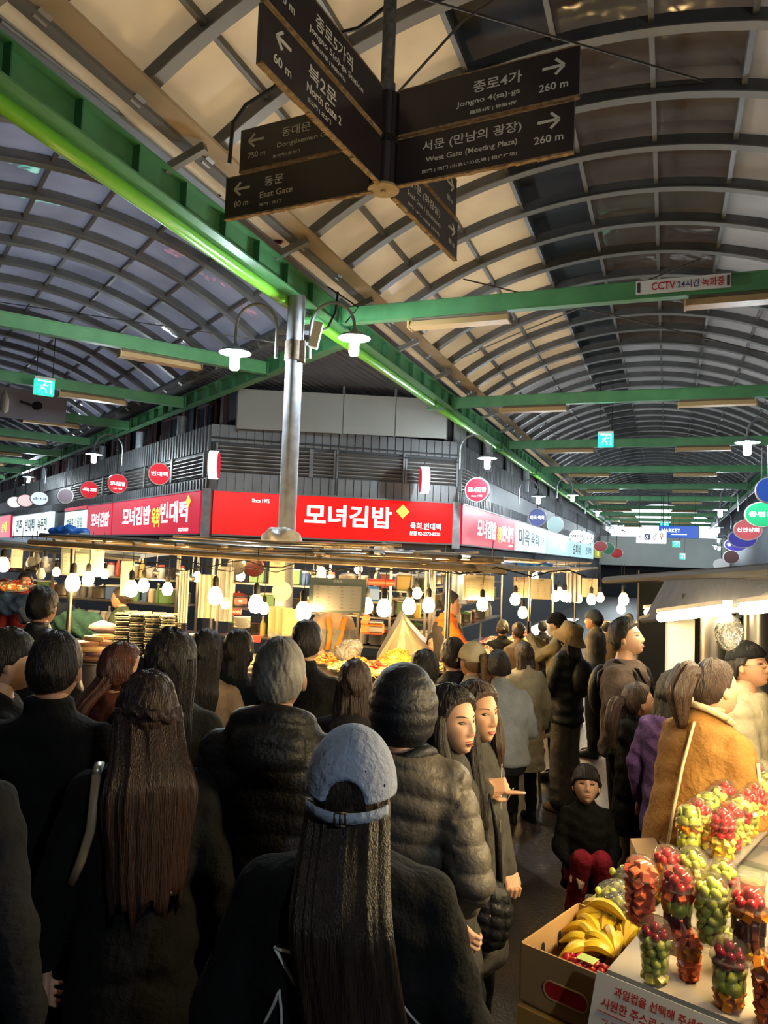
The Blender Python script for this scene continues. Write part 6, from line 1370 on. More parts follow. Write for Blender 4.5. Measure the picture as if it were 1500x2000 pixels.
rack(Vector((-6.6, 11.6, 0)), Vector((-2.6, 9.7, 0)), 'steel rack with goods behind the far left stall', 3)
ORD = ['first', 'second', 'third', 'fourth', 'fifth', 'sixth', 'seventh', 'eighth', 'ninth', 'tenth', 'eleventh', 'twelfth', 'thirteenth', 'fourteenth', 'fifteenth', 'sixteenth', 'seventeenth', 'eighteenth', 'nineteenth', 'twentieth']
def nth(i): return ORD[i] if i < 20 else '%dth' % (i + 1)
def goods(a, b, zs, n_, seed, where, inset=.2):
    rr = random.Random(seed); d = (b - a); L_ = d.length; d = d.normalized(); protos = {}
    for zi, z in enumerate(zs):
        s_ = .06; qi = 0
        while s_ < L_ - .1:
            k = rr.choice(('jar', 'jar', 'container', 'bottle', 'pot', 'bowl_stack')); ci = rr.randrange(len(GC)); c, cn = GC[ci]; w_ = {'jar': .11, 'container': .2, 'bottle': .08, 'pot': .24, 'bowl_stack': .17}[k]
            p = V3(a + d * (s_ + w_ / 2) + n_ * inset, z)
            if (k, ci) not in protos:
                m_ = mat('goods_' + cn.replace(' ', '_'), c, .45); g = Geo(); t = None
                t = thing(k, 'x', {'bowl_stack': 'bowls', 'container': 'box'}.get(k, k), p)
                if k == 'jar': g.lathe([(.045, 0), (.05, .02), (.05, .13), (.042, .15)], n=12); part('jar_body', g, m_, t, smooth=True); g = Geo(); g.lathe([(.046, .15), (.046, .175), (.04, .18)], n=12); part('lid', g, M['white'] if ci != 1 else mat('goods_red', GC[0][0], .45), t)
                elif k == 'bottle': g.lathe([(.033, 0), (.036, .01), (.036, .15), (.014, .20), (.014, .235)], n=12); part('bottle_body', g, m_, t, smooth=True); g = Geo(); g.lathe([(.016, .235), (.016, .25), (.01, .255)], n=10); part('cap', g, M['white'], t)
                elif k == 'pot': g.lathe([(.09, 0), (.11, .02), (.115, .14), (.118, .145)], n=20); part('pot_body', g, STEEL, t, smooth=True); g = Geo(); g.lathe([(.118, .147), (.06, .175), (.0, .18)], n=20); g.cyl((0, 0, .178), (0, 0, .2), .014, n=8); part('lid', g, STEEL if ci % 2 else m_, t, smooth=True)
                elif k == 'bowl_stack':
                    for q in range(5): g = Geo(); g.lathe([(.04, q * .028), (.072, q * .028 + .035), (.078, q * .028 + .04), (.07, q * .028 + .036)], n=16); part('bowl', g, M['white'] if ci % 2 else STEEL, t, smooth=True)
                else: g.box((0, 0, .09), (.18, .2, .18), bev=.012); part('tub', g, m_, t); g = Geo(); g.box((0, 0, .19), (.19, .21, .02), bev=.006); part('lid', g, M['white'], t)
                protos[(k, ci)] = t; t['group'] = 'kitchen goods %s' % where; t.location = p; o_ = t
            else: o_ = dup(protos[(k, ci)], p)
            o_['label'] = '%s %s, %s from left on %s shelf %s' % (cn if k != 'pot' else 'steel', k if k != 'bowl_stack' else 'stack of bowls', nth(qi), ('lower', 'middle', 'top')[zi], where); qi += 1
            s_ += w_ + rr.uniform(.0, .05)
nn = Vector((-(SH1 - SH0).normalized().y, (SH1 - SH0).normalized().x, 0)); nn = nn if nn.y > 0 else -nn
goods(SH0, SH1, (.97, 1.32, 1.64), nn, 5, 'at the island back')
goods(RA, RB, (.97, 1.32, 1.64), -N1 * -.0 + Vector((-D1.y, D1.x, 0)) , 6, 'behind the right counter')
g6 = Vector((.43, .90, 0)).normalized(); goods(Vector((-6.6, 11.6, 0)), Vector((-2.6, 9.7, 0)), (.97, 1.32, 1.64), g6, 9, 'behind the far left stall')
# hanging things under the canopy
hr = random.Random(21)
def hang_sheet(x, y, Y, w_, h_, m_, nm, lab, cat, seed=0, print_=None, X=Vector((1, 0, 0)), folds=0):
    p = at(x, y, Y); t = thing(nm, lab, cat, p); n = 12 if folds else 2; g = Geo(); U = Vector((0, 0, 1)); nn_ = Vector((X.y, -X.x, 0))
    r0 = [[p + X * (-w_ / 2 + w_ * i / n) + nn_ * (folds * math.sin(i * 1.9 + seed)) + U * (h_ / 2 - h_ * q) for i in range(n + 1)] for q in (0, 1)]
    vs = r0[0] + r0[1] + [v - nn_ * .006 for v in r0[0] + r0[1]]; k = n + 1
    fs = [(i, i + 1, k + i + 1, k + i) for i in range(n)] + [(2 * k + i, 3 * k + i, 3 * k + i + 1, 2 * k + i + 1) for i in range(n)] + [(i, 2 * k + i, 2 * k + i + 1, i + 1) for i in range(n)] + [(k + i, k + i + 1, 3 * k + i + 1, 3 * k + i) for i in range(n)] + [(0, k, 3 * k, 2 * k), (n, 2 * k + n, 3 * k + n, k + n)]
    g.add(vs, fs); part('sheet', g, m_, t, world=True, smooth=bool(folds))
    g = Geo(); g.tube([p + U * h_ / 2 - X * w_ * .4, p + U * (h_ / 2 + .16) - X * w_ * .4], .003, 5); g.tube([p + U * h_ / 2 + X * w_ * .4, p + U * (h_ / 2 + .16) + X * w_ * .4], .003, 5); part('string', g, M['wire'], t, world=True)
    return t, p, nn_
# the menu boards
MG = mat('menu_print_grey', (.09, .10, .09), .7); MR = mat('menu_print_red', (.45, .05, .04), .7)
mr = random.Random(4)
DISH = ['김밥', '떡볶이', '순대', '잡채', '비빔밥', '칼국수', '만두', '라면', '빈대떡', '육회']
def menu(x, y, Y, w_, h_, lab, rows, cols=2, bm_=MENU, pm_=MENUW, X=Vector((1, 0, 0)), title='차림표', seed=0):
    t, p, n_ = hang_sheet(x, y, Y, w_, h_, bm_, 'menu_board', lab, 'menu', X=X); U = Vector((0, 0, 1))
    q = p + n_ * .004 - U * h_ * .06; g = Geo(); g.prism([q - X * w_ * .42 - U * h_ * .38, q + X * w_ * .42 - U * h_ * .38, q + X * w_ * .42 + U * h_ * .34, q - X * w_ * .42 + U * h_ * .34], n_ * .003); part('price_sheet', g, pm_, t, world=True)
    if title: letter(t, title, M['signtext'] if bm_ is MENU else MG, p + U * h_ * .41 + n_ * .004, h=h_ * .09, X=X, bold=.01)
    for c_ in range(cols):
        for r_ in range(rows):
            z = h_ * (.27 - .60 * r_ / max(1, rows - 1)); x0 = -w_ * .30 + c_ * w_ * .42 if cols == 2 else -w_ * .12
            letter(t, DISH[(r_ + c_ * 5 + seed) % 10], MG, p + X * (x0 - w_ * .04) + U * (z - h_ * .03) + n_ * .008, h=h_ * .042, X=X, bold=.01, res=1)
            letter(t, str(mr.choice((3, 4, 5, 6, 7, 8, 10))) + ',000', MG, p + X * (x0 + w_ * (.14 if cols == 2 else .3)) + U * (z - h_ * .03) + n_ * .008, h=h_ * .036, X=X, res=1)
    return t
menu(659, 1163, 6.15, .46, .275, 'large grey-green menu board with price columns hanging over the front counter', 7)
menu(935, 1148, 8.3, .34, .27, 'yellowish menu sheet hanging right of the orange-shirted vendor', 6, bm_=PAPER, pm_=PAPER, seed=2)
menu(1057, 1150, 9.6, .26, .26, 'yellowish menu sheet farther along the right counter', 6, cols=1, bm_=PAPER, pm_=PAPER, seed=4)
menu(1018, 1147, 9.0, .18, .24, 'narrow pinkish price sheet between two yellow menu sheets', 5, cols=1, bm_=mat('pinkish_paper', (.5, .38, .30), .8), pm_=PAPER, seed=1)
menu(1152, 1148, 11.5, .24, .28, 'small menu sheet far along the right counter', 5, cols=1, bm_=PAPER, pm_=PAPER, seed=3)
menu(148, 1096, 7.7, .30, .29, 'grey-green price board hanging over the left counter', 6, seed=5)
menu(190, 1098, 7.5, .13, .28, 'tilted white price sheet beside the left price board', 4, cols=1, bm_=M['white'], pm_=mat('white_paper', (.65, .64, .66), .7), X=Vector((.85, .5, 0)).normalized(), seed=6)
menu(33, 1083, 8.6, .13, .30, 'white notice sheet hanging at the far left', 3, cols=1, bm_=M['white'], pm_=M['white'], seed=7)
menu(541, 1120, 6.9, .14, .22, 'yellowish handwritten note hanging before the left racks', 4, cols=1, bm_=PAPER, pm_=PAPER, seed=8)
hang_sheet(438, 1160, 7.7, .17, .55, FILM, 'plastic_curtain', 'translucent plastic curtain strip hanging behind the left bulbs', 'curtain', folds=.015)
hang_sheet(405, 1165, 7.9, .18, .45, PAPER, 'cloth_strip', 'cream cloth hanging left of the plastic curtain', 'cloth', folds=.012)
hang_sheet(248, 1130, 7.7, .13, .35, PAPER, 'cloth_strip', 'pale yellow cloth hanging near the left pair of bulbs', 'cloth', folds=.01)
hang_sheet(358, 1165, 7.2, .09, .50, mat('bright_white_cloth', (.7, .68, .6), .7), 'cloth_strip', 'white towel hanging in the middle of the left racks', 'cloth', folds=.01)
hang_sheet(1120, 1148, 10.5, .2, .4, mat('white_shirt_cloth', (.62, .58, .5), .8), 'cloth_strip', 'white cloth hanging far along the right counter', 'cloth', folds=.02)
hang_sheet(890, 1140, 9.6, .3, .5, cloth('grey_hanging_coat', (.18, .2, .24)), 'hanging_coat', 'grey coat hanging behind the orange-shirted vendor', 'coat', folds=.02)
g = Geo(); c = at(745, 1137, 6.9); g.tube([c - Vector((.12, 0, 0)), c + Vector((.12, 0, 0))], .030, 12); tag(part('plastic_roll', g, mat('red_roll', (.8, .05, .02), .3), smooth=True), 'red plastic film roll hanging right of the menu board', 'roll')
g = Geo(); c = at(728, 1160, 7.4); g.box(c, (.13, .10, .14), bev=.02); tag(part('blue_bag', g, mat('blue_bag', (.02, .12, .4), .4)), 'small blue packet under the red roll', 'packet')
# plastic tent sheet beside the corner
g = Geo(); ap = at(787, 1205, 7.2); bl, br_ = at(735, 1290, 7.0), at(855, 1292, 7.1); bl2, br2 = bl + Vector((0, .9, -.05)), br_ + Vector((.1, .9, -.05))
n = 10; front_ = [ap, *[bl.lerp(br_, i / n) + Vector((0, -.03 * math.sin(i * 1.7), .0)) for i in range(n + 1)]]
g.add(front_ + [ap + Vector((0, .9, 0)), bl2, br2], [(0, i, i + 1) for i in range(1, n + 1)] + [(0, n + 1, n + 4, n + 2), (0, n + 2, n + 3, 1)]); tag(part('plastic_tent', g, mat('cloudy_plastic_sheet', (.30, .26, .18), .3, bump=.8, bscale=9, noise=5, col2=(.2, .17, .12)), smooth=True), 'cloudy plastic sheet draped like a tent over the corner of the food display', 'sheet')
# ---- lit bulbs on cords
def bulb(x, y, Y, s=1.0, lab=None):
    s *= 1.3
    p = at(x, y, Y); t = thing('hanging_bulb', lab, 'bulb', p, 0, 'warm bulbs over the food stalls')
    g = Geo(); g.lathe([(0, -.052 * s), (.030 * s, -.045 * s), (.046 * s, -.02 * s), (.048 * s, .012 * s), (.042 * s, .028 * s)], n=12); part('glowing_globe', g, M['warm'], t, smooth=True)
    g = Geo(); g.lathe([(.043 * s, .028 * s), (.036 * s, .05 * s), (.022 * s, .066 * s), (.02 * s, .07 * s)], n=12); part('bulb_neck', g, M['warmglass'], t, smooth=True)
    g = Geo(); g.lathe([(.019 * s, .068 * s), (.022 * s, .075 * s), (.022 * s, .12 * s), (.010 * s, .14 * s)], n=10); part('socket', g, M['wire'], t, smooth=True)
    g = Geo(); g.tube([(0, 0, .13 * s), (.01, .0, max(.18, 2.05 - p.z) * .6), (0, 0, max(.2, 2.06 - p.z))], .004, 5); part('cord', g, M['wire'], t)
BL = [(142, 1140, 7.2, 1.1, 'wide glowing bulb at the left below the price board'), (172, 1133, 7.4, .9, 'glowing bulb touching the tilted price sheet'), (6, 1105, 8, 1, 'glowing bulb cut by the left edge'), (256, 1152, 7.1, 1.0, 'bulb beside the orange-lit stallholder'), (280, 1145, 7.3, .85, 'bulb just right of the stallholder bulb'), (327, 1152, 7.6, .85, 'bulb in the haze over the stacked food packs'), (420, 1166, 6.6, 1.0, 'bulb before the cream hanging cloth'), (440, 1180, 8.3, .8, 'bulb far behind the plastic curtain'), (500, 1182, 6.3, 1.0, 'bulb hanging left of the black-haired man'), (516, 1190, 8, .8, 'bulb behind the one left of the black-haired man'), (592, 1197, 6.1, 1.0, 'large bulb at the lower left corner of the main menu board'), (716, 1185, 6.5, .9, 'bulb peeking from behind the menu board right edge'), (750, 1190, 6.2, .95, 'bulb right of the menu board'), (799, 1186, 6.4, .9, 'left one of the pair of bulbs over the plastic tent'), (837, 1184, 6.5, .85, 'right one of the pair of bulbs over the plastic tent'), (815, 1160, 6.8, .65, 'small bulb above the pair over the plastic tent'),
      (942, 1182, 8.2, .95, 'bulb under the yellowish menu sheet'), (1006, 1172, 9, .95, 'bulb under the pinkish price sheet'), (1021, 1198, 8.4, .85, 'low bulb before the raised phone'), (1085, 1166, 10, .9, 'bulb left of the khaki person in the distance'), (1103, 1166, 10.5, 1.0, 'wide bulb in the distance above the khaki person'), (1092, 1157, 11.5, .9, 'small bulb above the wide distant bulb'), (1155, 1172, 10.5, 1.0, 'bulb above the grey beanie'), (1172, 1168, 12, 1.0, 'bulb right of the one above the grey beanie'), (1218, 1172, 10.5, 1.1, 'bright bulb left of the fruit stall roof'), (1213, 1190, 11.5, 1.0, 'lower bright bulb left of the fruit stall roof'), (1130, 1170, 13, 1.0, 'distant bulb between the beanies')]
BL += [(385, 1128, 9.0, .8, 'small bulb deep behind the cream cloth'), (628, 1118, 9.2, .8, 'small bulb deep above the menu board left corner'), (562, 1122, 8.9, .8, 'small bulb deep right of the handwritten note'), (905, 1132, 9.4, .8, 'small bulb deep behind the orange-shirted vendor'), (205, 1122, 9.6, .8, 'small bulb deep behind the tilted price sheet'), (470, 1126, 9.0, .8, 'small bulb deep behind the pans'), (700, 1112, 9.2, .8, 'small bulb deep above the menu board right corner'), (110, 1118, 10.2, .8, 'small bulb deep in the far left stall'), (1045, 1128, 12.5, .9, 'small bulb deep above the right counter')]
for b in BL: bulb(*b)
for i, (x, y, Y) in enumerate(((60, 1100, 8.0), (70, 1092, 8.1), (88, 1100, 7.9), (80, 1122, 7.8))):
    t = thing('unlit_bulb', ['unlit frosted bulb at the far left, lowest left one', 'unlit frosted bulb at the far left, topmost', 'unlit frosted bulb at the far left, right one', 'unlit frosted bulb at the far left, lowest'][i], 'bulb', at(x, y, Y), 0, 'unlit bulbs at the far left')
    g = Geo(); g.lathe([(0, -.05), (.03, -.043), (.045, -.02), (.045, .012), (.03, .05), (.022, .068)], n=12); part('glass_globe', g, mat('frosted_glass', (.5, .5, .48), .2), t, smooth=True); g = Geo(); g.lathe([(.02, .068), (.02, .11), (.008, .13)], n=10); part('socket', g, M['wire'], t); g = Geo(); g.tube([(0, 0, .12), (0, 0, .3)], .004, 5); part('cord', g, M['wire'], t)
# ---- food on the front counter
def pt_(u, v, z=0): return B0 + (B1 - B0) * u + fin_ * v + Vector((0, 0, CT + z))
# stacks of wrapped seaweed rolls
rp = Geo()
proto = thing('food_pack', 'pack of seaweed rolls', 'food', (0, 0, 0), 0, 'stacked packs of seaweed rolls')
g = Geo(); g.box((0, 0, .008), (.125, .20, .012), bev=.005); part('tray', g, PLATE, proto)
for q in (-.042, 0, .042):
    g = Geo(); g.tube([(q, -.09, .026), (q, .09, .026)], .016, 8); part('rice_roll', g, BLACKSEAW, proto, smooth=True)
g = Geo(); g.box((0, 0, .036), (.128, .202, .008), bev=.003); part('film_wrap', g, mat('wrap_top', (.42, .38, .28), .25, noise=30, col2=(.12, .11, .08)), proto)
first = True; k_ = 0
sx0 = at(230, 1262, 7.15)
for c_ in range(5):
    for r_ in range(2):
        n = 9 - (c_ > 3) * 4 - r_ * 0
        for z in range(n):
            p = Vector((sx0.x + c_ * .155, 7.25 - c_ * .05 + r_ * .23, CT + .012 + z * .045)) + Vector((hr.uniform(-.008, .008), hr.uniform(-.01, .01), 0))
            if first: proto.location = p; proto.rotation_euler = (0, 0, .3); first = False; o_ = proto
            else: o_ = dup(proto, p, .3 + hr.uniform(-.08, .08))
            o_['label'] = 'pack of seaweed rolls, %s from the top of the %s %s stack' % (nth(n - 1 - z), ORD[c_], ('front', 'back')[r_])
# sausage heap on a steel pot
pc = at(183, 1285, 6.9); pc.z = 0
t = thing('steel_pot', 'big stainless steel pot under the heap of sausages at the left', 'pot', pc)
g = Geo(); g.lathe([(.16, .45), (.18, .5), (.18, .98), (.19, .99), (.19, 1.0), (.0, 1.0)], n=32); g.v = [(a + pc.x, b + pc.y, c_) for a, b, c_ in g.v]; part('pot_wall', g, STEEL, t, world=True, smooth=True)
g = Geo(); g.cyl((pc.x, pc.y, 0), (pc.x, pc.y, .46), .12, n=16); part('stand', g, STEEL, t, world=True)
SAUS = [mat('sausage_brown', (.33, .17, .11), .3), mat('sausage_pink', (.55, .30, .30), .3), mat('sausage_tan', (.5, .33, .14), .35)]
for i in range(22):
    a = hr.uniform(-.5, .5); z = 1.03 + (i // 5) * .045; x_ = hr.uniform(-.06, .06); y_ = hr.uniform(-.12, .1); L_ = .14 - (i // 5) * .012
    g = Geo(); d = Vector((math.cos(a), math.sin(a), 0)); n_ = Vector((-d.y, d.x, 0)); g.tube([Vector((x_, y_, 0)) + d * L_ * q + n_ * .03 * (q * q) for q in (-1, -.95, -.5, 0, .5, .95, 1)], [.006, .02, .026, .027, .026, .02, .006], 8)
    tag(part('sausage', g, SAUS[(i // 5) % 3 if i < 19 else 2], smooth=True, loc=(pc.x, pc.y, z)), 'thick %s blood sausage, %s in layer %s of the heap on the pot' % (('brown', 'pink', 'tan')[(i // 5) % 3 if i < 19 else 2], ORD[i % 5], ORD[i // 5]), 'sausage', 'sausages heaped on the pot')
lump(at(205, 1225, 7.5), (.14, .12, .07), mat('pink_sausage_bag', (.6, .42, .45), .4), 'wrapped_meat', 'pink wrapped meat bundle above the sausages', 'food', 31, amp=.01)
# heaps of food
def heap(x, y, Y, r, h, cols, nm, lab, n=120, strand=False, seed=0, z=None):
    c = at(x, y, Y); c.z = (z if z is not None else CT + .02); rr = random.Random(seed); t = thing(nm, lab, 'food', c)
    g = Geo(); g.lathe([(r * .75, 0), (r * 1.05, .03), (r * 1.08, .032), (r * .98, .03), (r * .7, .01), (0, .01)], n=24); part('dish', g, M['white'], t, smooth=True)
    g = Geo(); mi = 0
    g.lathe([(r * .92, .02), (r * .8, h * .45), (r * .45, h * .85), (0, h)], n=18)
    for i in range(n):
        u = math.sqrt(rr.random()); a = rr.random() * 2 * PI; zz = h * (1 - u ** 1.8) + .02; p = Vector((math.cos(a) * u * r * .95, math.sin(a) * u * r * .95, zz)); m_ = rr.randrange(len(cols))
        if strand:
            d = Vector((rr.uniform(-1, 1), rr.uniform(-1, 1), rr.uniform(-.3, .3))) * .045; g.tube([p - d, p + Vector((rr.uniform(-.02, .02), rr.uniform(-.02, .02), .018)), p + d - Vector((0, 0, .01))], .0042, 5, mi=m_)
        else: g.ell(p, (rr.uniform(.014, .026), rr.uniform(.014, .026), rr.uniform(.008, .016)), 7, 5, Matrix.Rotation(rr.uniform(-1, 1), 3, 'X'), mi=m_)
    o = part('food_pieces', g, cols, t, smooth=True); o['kind'] = 'stuff'
    return t
Fm = lambda n_, c, r=.35: mat('food_' + n_, c, r)
Fo, Fr, Fy, Fg, Fw, Fb, Ft = Fm('orange', (.75, .22, .03)), Fm('red', (.6, .05, .02)), Fm('yellow', (.75, .48, .06)), Fm('green', (.22, .35, .05)), Fm('cream', (.75, .65, .45)), Fm('brown', (.25, .12, .05)), Fm('tan', (.6, .42, .2))
heap(777, 1280, 6.95, .20, .15, [Fy, Fg, Fy, Fo], 'noodle_heap', 'tall yellow and green noodle heap under the plastic tent', 160, True, 1)
heap(735, 1296, 6.75, .15, .07, [Fr, Fo, Fr], 'side_dish_heap', 'red and orange seasoned side dish left of the noodle heap', 120, False, 2)
heap(700, 1292, 6.9, .14, .08, [Fo, Fo, Fy], 'side_dish_heap', 'orange fried side dish heap', 110, False, 3)
heap(640, 1284, 7.0, .13, .09, [Fo, Fb, Fy], 'side_dish_heap', 'brown-orange side dish nearest the black-haired man', 110, False, 4)
heap(672, 1302, 6.7, .14, .06, [Fy, Fw, Ft], 'side_dish_heap', 'pale golden fritter heap before the orange heap', 90, False, 5)
heap(760, 1318, 6.45, .15, .06, [Fw, Fy, Fy], 'side_dish_heap', 'pale yellow dumpling heap at the front of the counter', 100, False, 6)
heap(705, 1326, 6.4, .14, .05, [Fy, Ft, Fw], 'side_dish_heap', 'golden noodles wrapped in film at the counter edge', 90, True, 7)
heap(812, 1300, 6.7, .15, .06, [Fw, Fw, Fg], 'side_dish_heap', 'white and green side dish right of the noodle heap', 90, False, 8)
heap(850, 1282, 6.85, .15, .06, [Fw, Fy, Ft], 'side_dish_heap', 'cream coloured side dish beside the suited man', 90, False, 9)
for i, (x, y, Y, cc, lab) in enumerate(((400, 1238, 7.4, [Fy, Fw, Fy], 'yellow side dish under the hanging cream cloth'), (360, 1228, 7.7, [Fw, Fy, Fg], 'pale side dish beside the packs'), (440, 1232, 7.2, [Fo, Fy, Fw], 'orange-yellow side dish left of the plate stack'), (520, 1262, 6.9, [Fy, Fw, Ft], 'yellow dumpling heap behind the grey-haired man'), (560, 1268, 6.8, [Fw, Fy, Ft], 'pale dumpling heap beside the pole foot'), (335, 1262, 7.2, [Fw, Ft, Fy], 'cream side dish behind the long black hair'), (940, 1268, 8.2, [Fw, Fr, Ft], 'meat tray on the right counter'), (990, 1262, 8.6, [Fw, Ft, Fb], 'pale shellfish tray on the right counter'), (1010, 1250, 9.4, [Fy, Fw], 'yellow tray farther on the right counter'), (965, 1250, 9.2, [Fw, Fr], 'reddish tray before the orange-shirted vendor'), (1180, 1195, 12.5, [Fw, Fg, Fr], 'mixed tray far along the right counter'))):
    heap(x, y, Y, .16, .07, cc, 'side_dish_heap', lab, 70, i % 3 == 0, 20 + i)
# plates, jar rows, trays, price signs
t = thing('plate_stack', 'stack of white plates left of the black-haired man', 'plates', at(473, 1218, 7.0)); 
for i in range(9): g = Geo(); g.lathe([(.04, i * .011 - .04), (.07, i * .011 - .032), (.078, i * .011 - .026), (.07, i * .011 - .03)], n=24); part('plate', g, M['white'], t, smooth=True)
for i, (x, y, Y, w_, h_, txt, lab) in enumerate(((470, 1174, 7.1, .12, .055, '₩', 'small red price card between the bulbs'), (480, 1247, 6.6, .25, .06, '맛집', 'red strip card with white letters on the counter edge'), (463, 1195, 7.3, .08, .06, '4000', 'red and white price card above the plates'))):
    p = at(x, y, Y); t = thing('price_card', lab, 'sign', p); g = Geo(); g.box(p, (w_, .01, h_), bev=.003); part('card', g, mat('red_card', (.65, .04, .03), .5), t, world=True); letter(t, txt, whitep, p - Vector((0, .006, 0)), h=h_ * .5)
for i in range(3):
    p = at(540 + i * 14, 1210 + i * 3, 7.5 - i * .05); t = thing('paper_stack', ['leftmost upright stack of pale paper sleeves behind the counter', 'middle upright stack of pale paper sleeves behind the counter', 'rightmost upright stack of pale paper sleeves behind the counter'][i], 'stack', p)
    for j in range(8): g = Geo(); g.box((p.x + .00, p.y + j * .012, p.z), (.16, .009, .26 - j * .004), Matrix.Rotation(.1, 3, 'Z'), bev=.003); part('paper_sleeve', g, mat('cream_sleeve', (.62, .52, .28), .6), t, world=True)
g = Geo(); c = at(728, 1227, 7.3); t = thing('meat_slicer', 'orange and steel slicing machine left of the plastic tent', 'machine', c)
g.box(c, (.22, .2, .10), bev=.02); g.box(c + Vector((-.07, 0, .08)), (.07, .18, .10), Matrix.Rotation(.4, 3, 'Y'), bev=.015); part('housing', g, mat('orange_housing', (.8, .16, .03), .35), t, world=True)
g = Geo(); g.box(c + Vector((.03, -.11, .0)), (.13, .03, .06), bev=.008); g.box(c + Vector((.03, -.10, .07)), (.14, .14, .02), bev=.005); part('steel_plate', g, STEEL, t, world=True)
g = Geo(); g.box((c.x, c.y + .02, (CT + c.z - .05) / 2), (.24, .24, c.z - .05 - CT + .0 if c.z - .05 > CT + .02 else .02)); 
lump(at(680, 1270, 6.95), (.14, .12, .12), WRAP, 'plastic_bag', 'clear plastic bag of food held by the cook', 'bag', 41)
g = Geo(); a = at(700, 1330, 6.2); 
for i, (x, y, Y) in enumerate(((150, 1215, 7.9), (95, 1195, 8.6), (30, 1175, 9.2))):
    lump(at(x, y + 8, Y), (.30, .15, .16), [GREENC, DENIM, BLUETARP][i], 'draped_cloth', ['green patterned cloth draped at the end of the left counter', 'navy cloth draped over the left stall', 'blue cloth draped over goods at the far left'][i], 'cloth', 50 + i)
for i, (x, y, Y, c_) in enumerate(((12, 1145, 9.0, Ft), (40, 1142, 9.0, Fr), (25, 1150, 8.7, Fo))):
    heap(x, y, Y, .16, .06, [c_, Fw, Fb], 'side_dish_heap', ['fried snack tray at the far left', 'red snack tray at the far left', 'orange snack tray lowest at the far left'][i], 50, False, 60 + i, z=at(x, y, Y).z - .03)
# utensils hanging among the racks
def utensil(x, y, Y, kind, m_, lab):
    p = at(x, y, Y); t = thing(kind, lab, 'utensil', p); g = Geo()
    if kind == 'frying_pan': g.lathe([(.0, 0), (.08, 0), (.10, .02), (.10, .022), (.075, .006), (0, .006)], p, 20, ax=(0, -1, .1)); part('pan', g, m_, t, world=True, smooth=True); g = Geo(); g.tube([p + Vector((0, 0, .09)), p + Vector((0, 0, .26))], .010, 8); part('handle', g, M['wire'], t, world=True)
    else: g.ell(p, (.04, .03, .035), 12, 8); part('bowl', g, m_, t, world=True, smooth=True); g = Geo(); g.tube([p + Vector((0, 0, .03)), p + Vector((.01, 0, .3))], .005, 6); part('handle', g, STEEL, t, world=True)
utensil(463, 1105, 8, 'frying_pan', STEEL, 'round steel pan hanging behind the plastic curtain'); utensil(498, 1108, 7.8, 'frying_pan', mat('maroon_enamel', (.12, .02, .02), .3), 'maroon pan hanging right of the plastic curtain'); utensil(551, 1155, 7.6, 'frying_pan', M['white'], 'round white tray hanging above the paper sleeves')
for i, (x, y) in enumerate(((375, 1130), (350, 1120), (305, 1118), (612, 1118), (868, 1120), (960, 1112))): utensil(x, y, 7.9, 'ladle', STEEL, ['ladle left of the cream cloth', 'ladle above the white towel', 'ladle above the stacked packs', 'ladle left of the main menu board', 'ladle above the orange-shirted vendor', 'ladle above the right counter'][i])
t = thing('water_bottle_pack', 'pack of large clear water bottles standing on the floor behind the pointing hand', 'bottles', atz(1020, 1500, 0))
bp = atz(1022, 1500, 0)
for i in range(4):
    g = Geo(); g.lathe([(.04, 0), (.045, .02), (.045, .2), (.040, .22), (.045, .24), (.018, .31), (.018, .34)], (bp.x + (i % 2) * .095 - .05, bp.y + (i // 2) * .1, 0), 14); part('water_bottle', g, clear('water_plastic', (.85, .9, .95), white=.15, gloss=1), t, world=True, smooth=True)
for i, (x, y) in enumerate(((2.0, 9.0), (1.55, 7.9), (1.15, 6.9), (2.4, 10.2))):
    q = B1 + D1 * (.9 + i * 1.1) + N1 * .42; t = thing('stool', ['stool nearest the island corner', 'second stool along the right counter', 'third stool along the right counter', 'fourth stool along the right counter'][i], 'stool', q)
    g = Geo(); g.lathe([(.0, .40), (.15, .40), (.16, .42), (.15, .44), (0, .44)], n=20); part('seat', g, mat('red_stool_seat', (.35, .02, .02), .4), t)
    for j in range(4): a = PI / 4 + j * PI / 2; g = Geo(); g.bar((math.cos(a) * .11, math.sin(a) * .11, .40), (math.cos(a) * .15, math.sin(a) * .15, 0), .02, .02); part('leg', g, STEEL, t)
cable('black_cable', 'tangled black cable along the front canopy edge', [at(x, 1095 + 8 * math.sin(x * .05) + (x - 270) * .03, 6.1 + (700 - x) * .0016) for x in range(270, 1180, 35)], .006, M['wire'])
cable('black_cable', 'second black cable sagging along the canopy', [at(x, 1110 + 5 * math.sin(x * .07 + 2) + (x - 270) * .012, 6.3 + (700 - x) * .0016) for x in range(270, 1000, 30)], .005, M['wire'])
# mini red signs under the big red sign
for i, (x, y, w_) in enumerate(((610, 1070, .45), (640, 1068, .40), (672, 1072, .35))):
    p = at(x, y, 11.5); t = thing('small_red_sign', ['left small crimson sign below the big red sign', 'middle small crimson sign below the big red sign', 'right small crimson sign below the big red sign'][i], 'sign', p); g = Geo(); g.box(p, (w_ * .6, .05, .16), bev=.01); part('panel', g, mat('crimson_panel', (.35, .01, .04), .4), t, world=True); letter(t, ('빈대떡', '모녀', '육회')[i], whitep, p - Vector((0, .026, 0)), h=.06, X=(1, 0, 0))
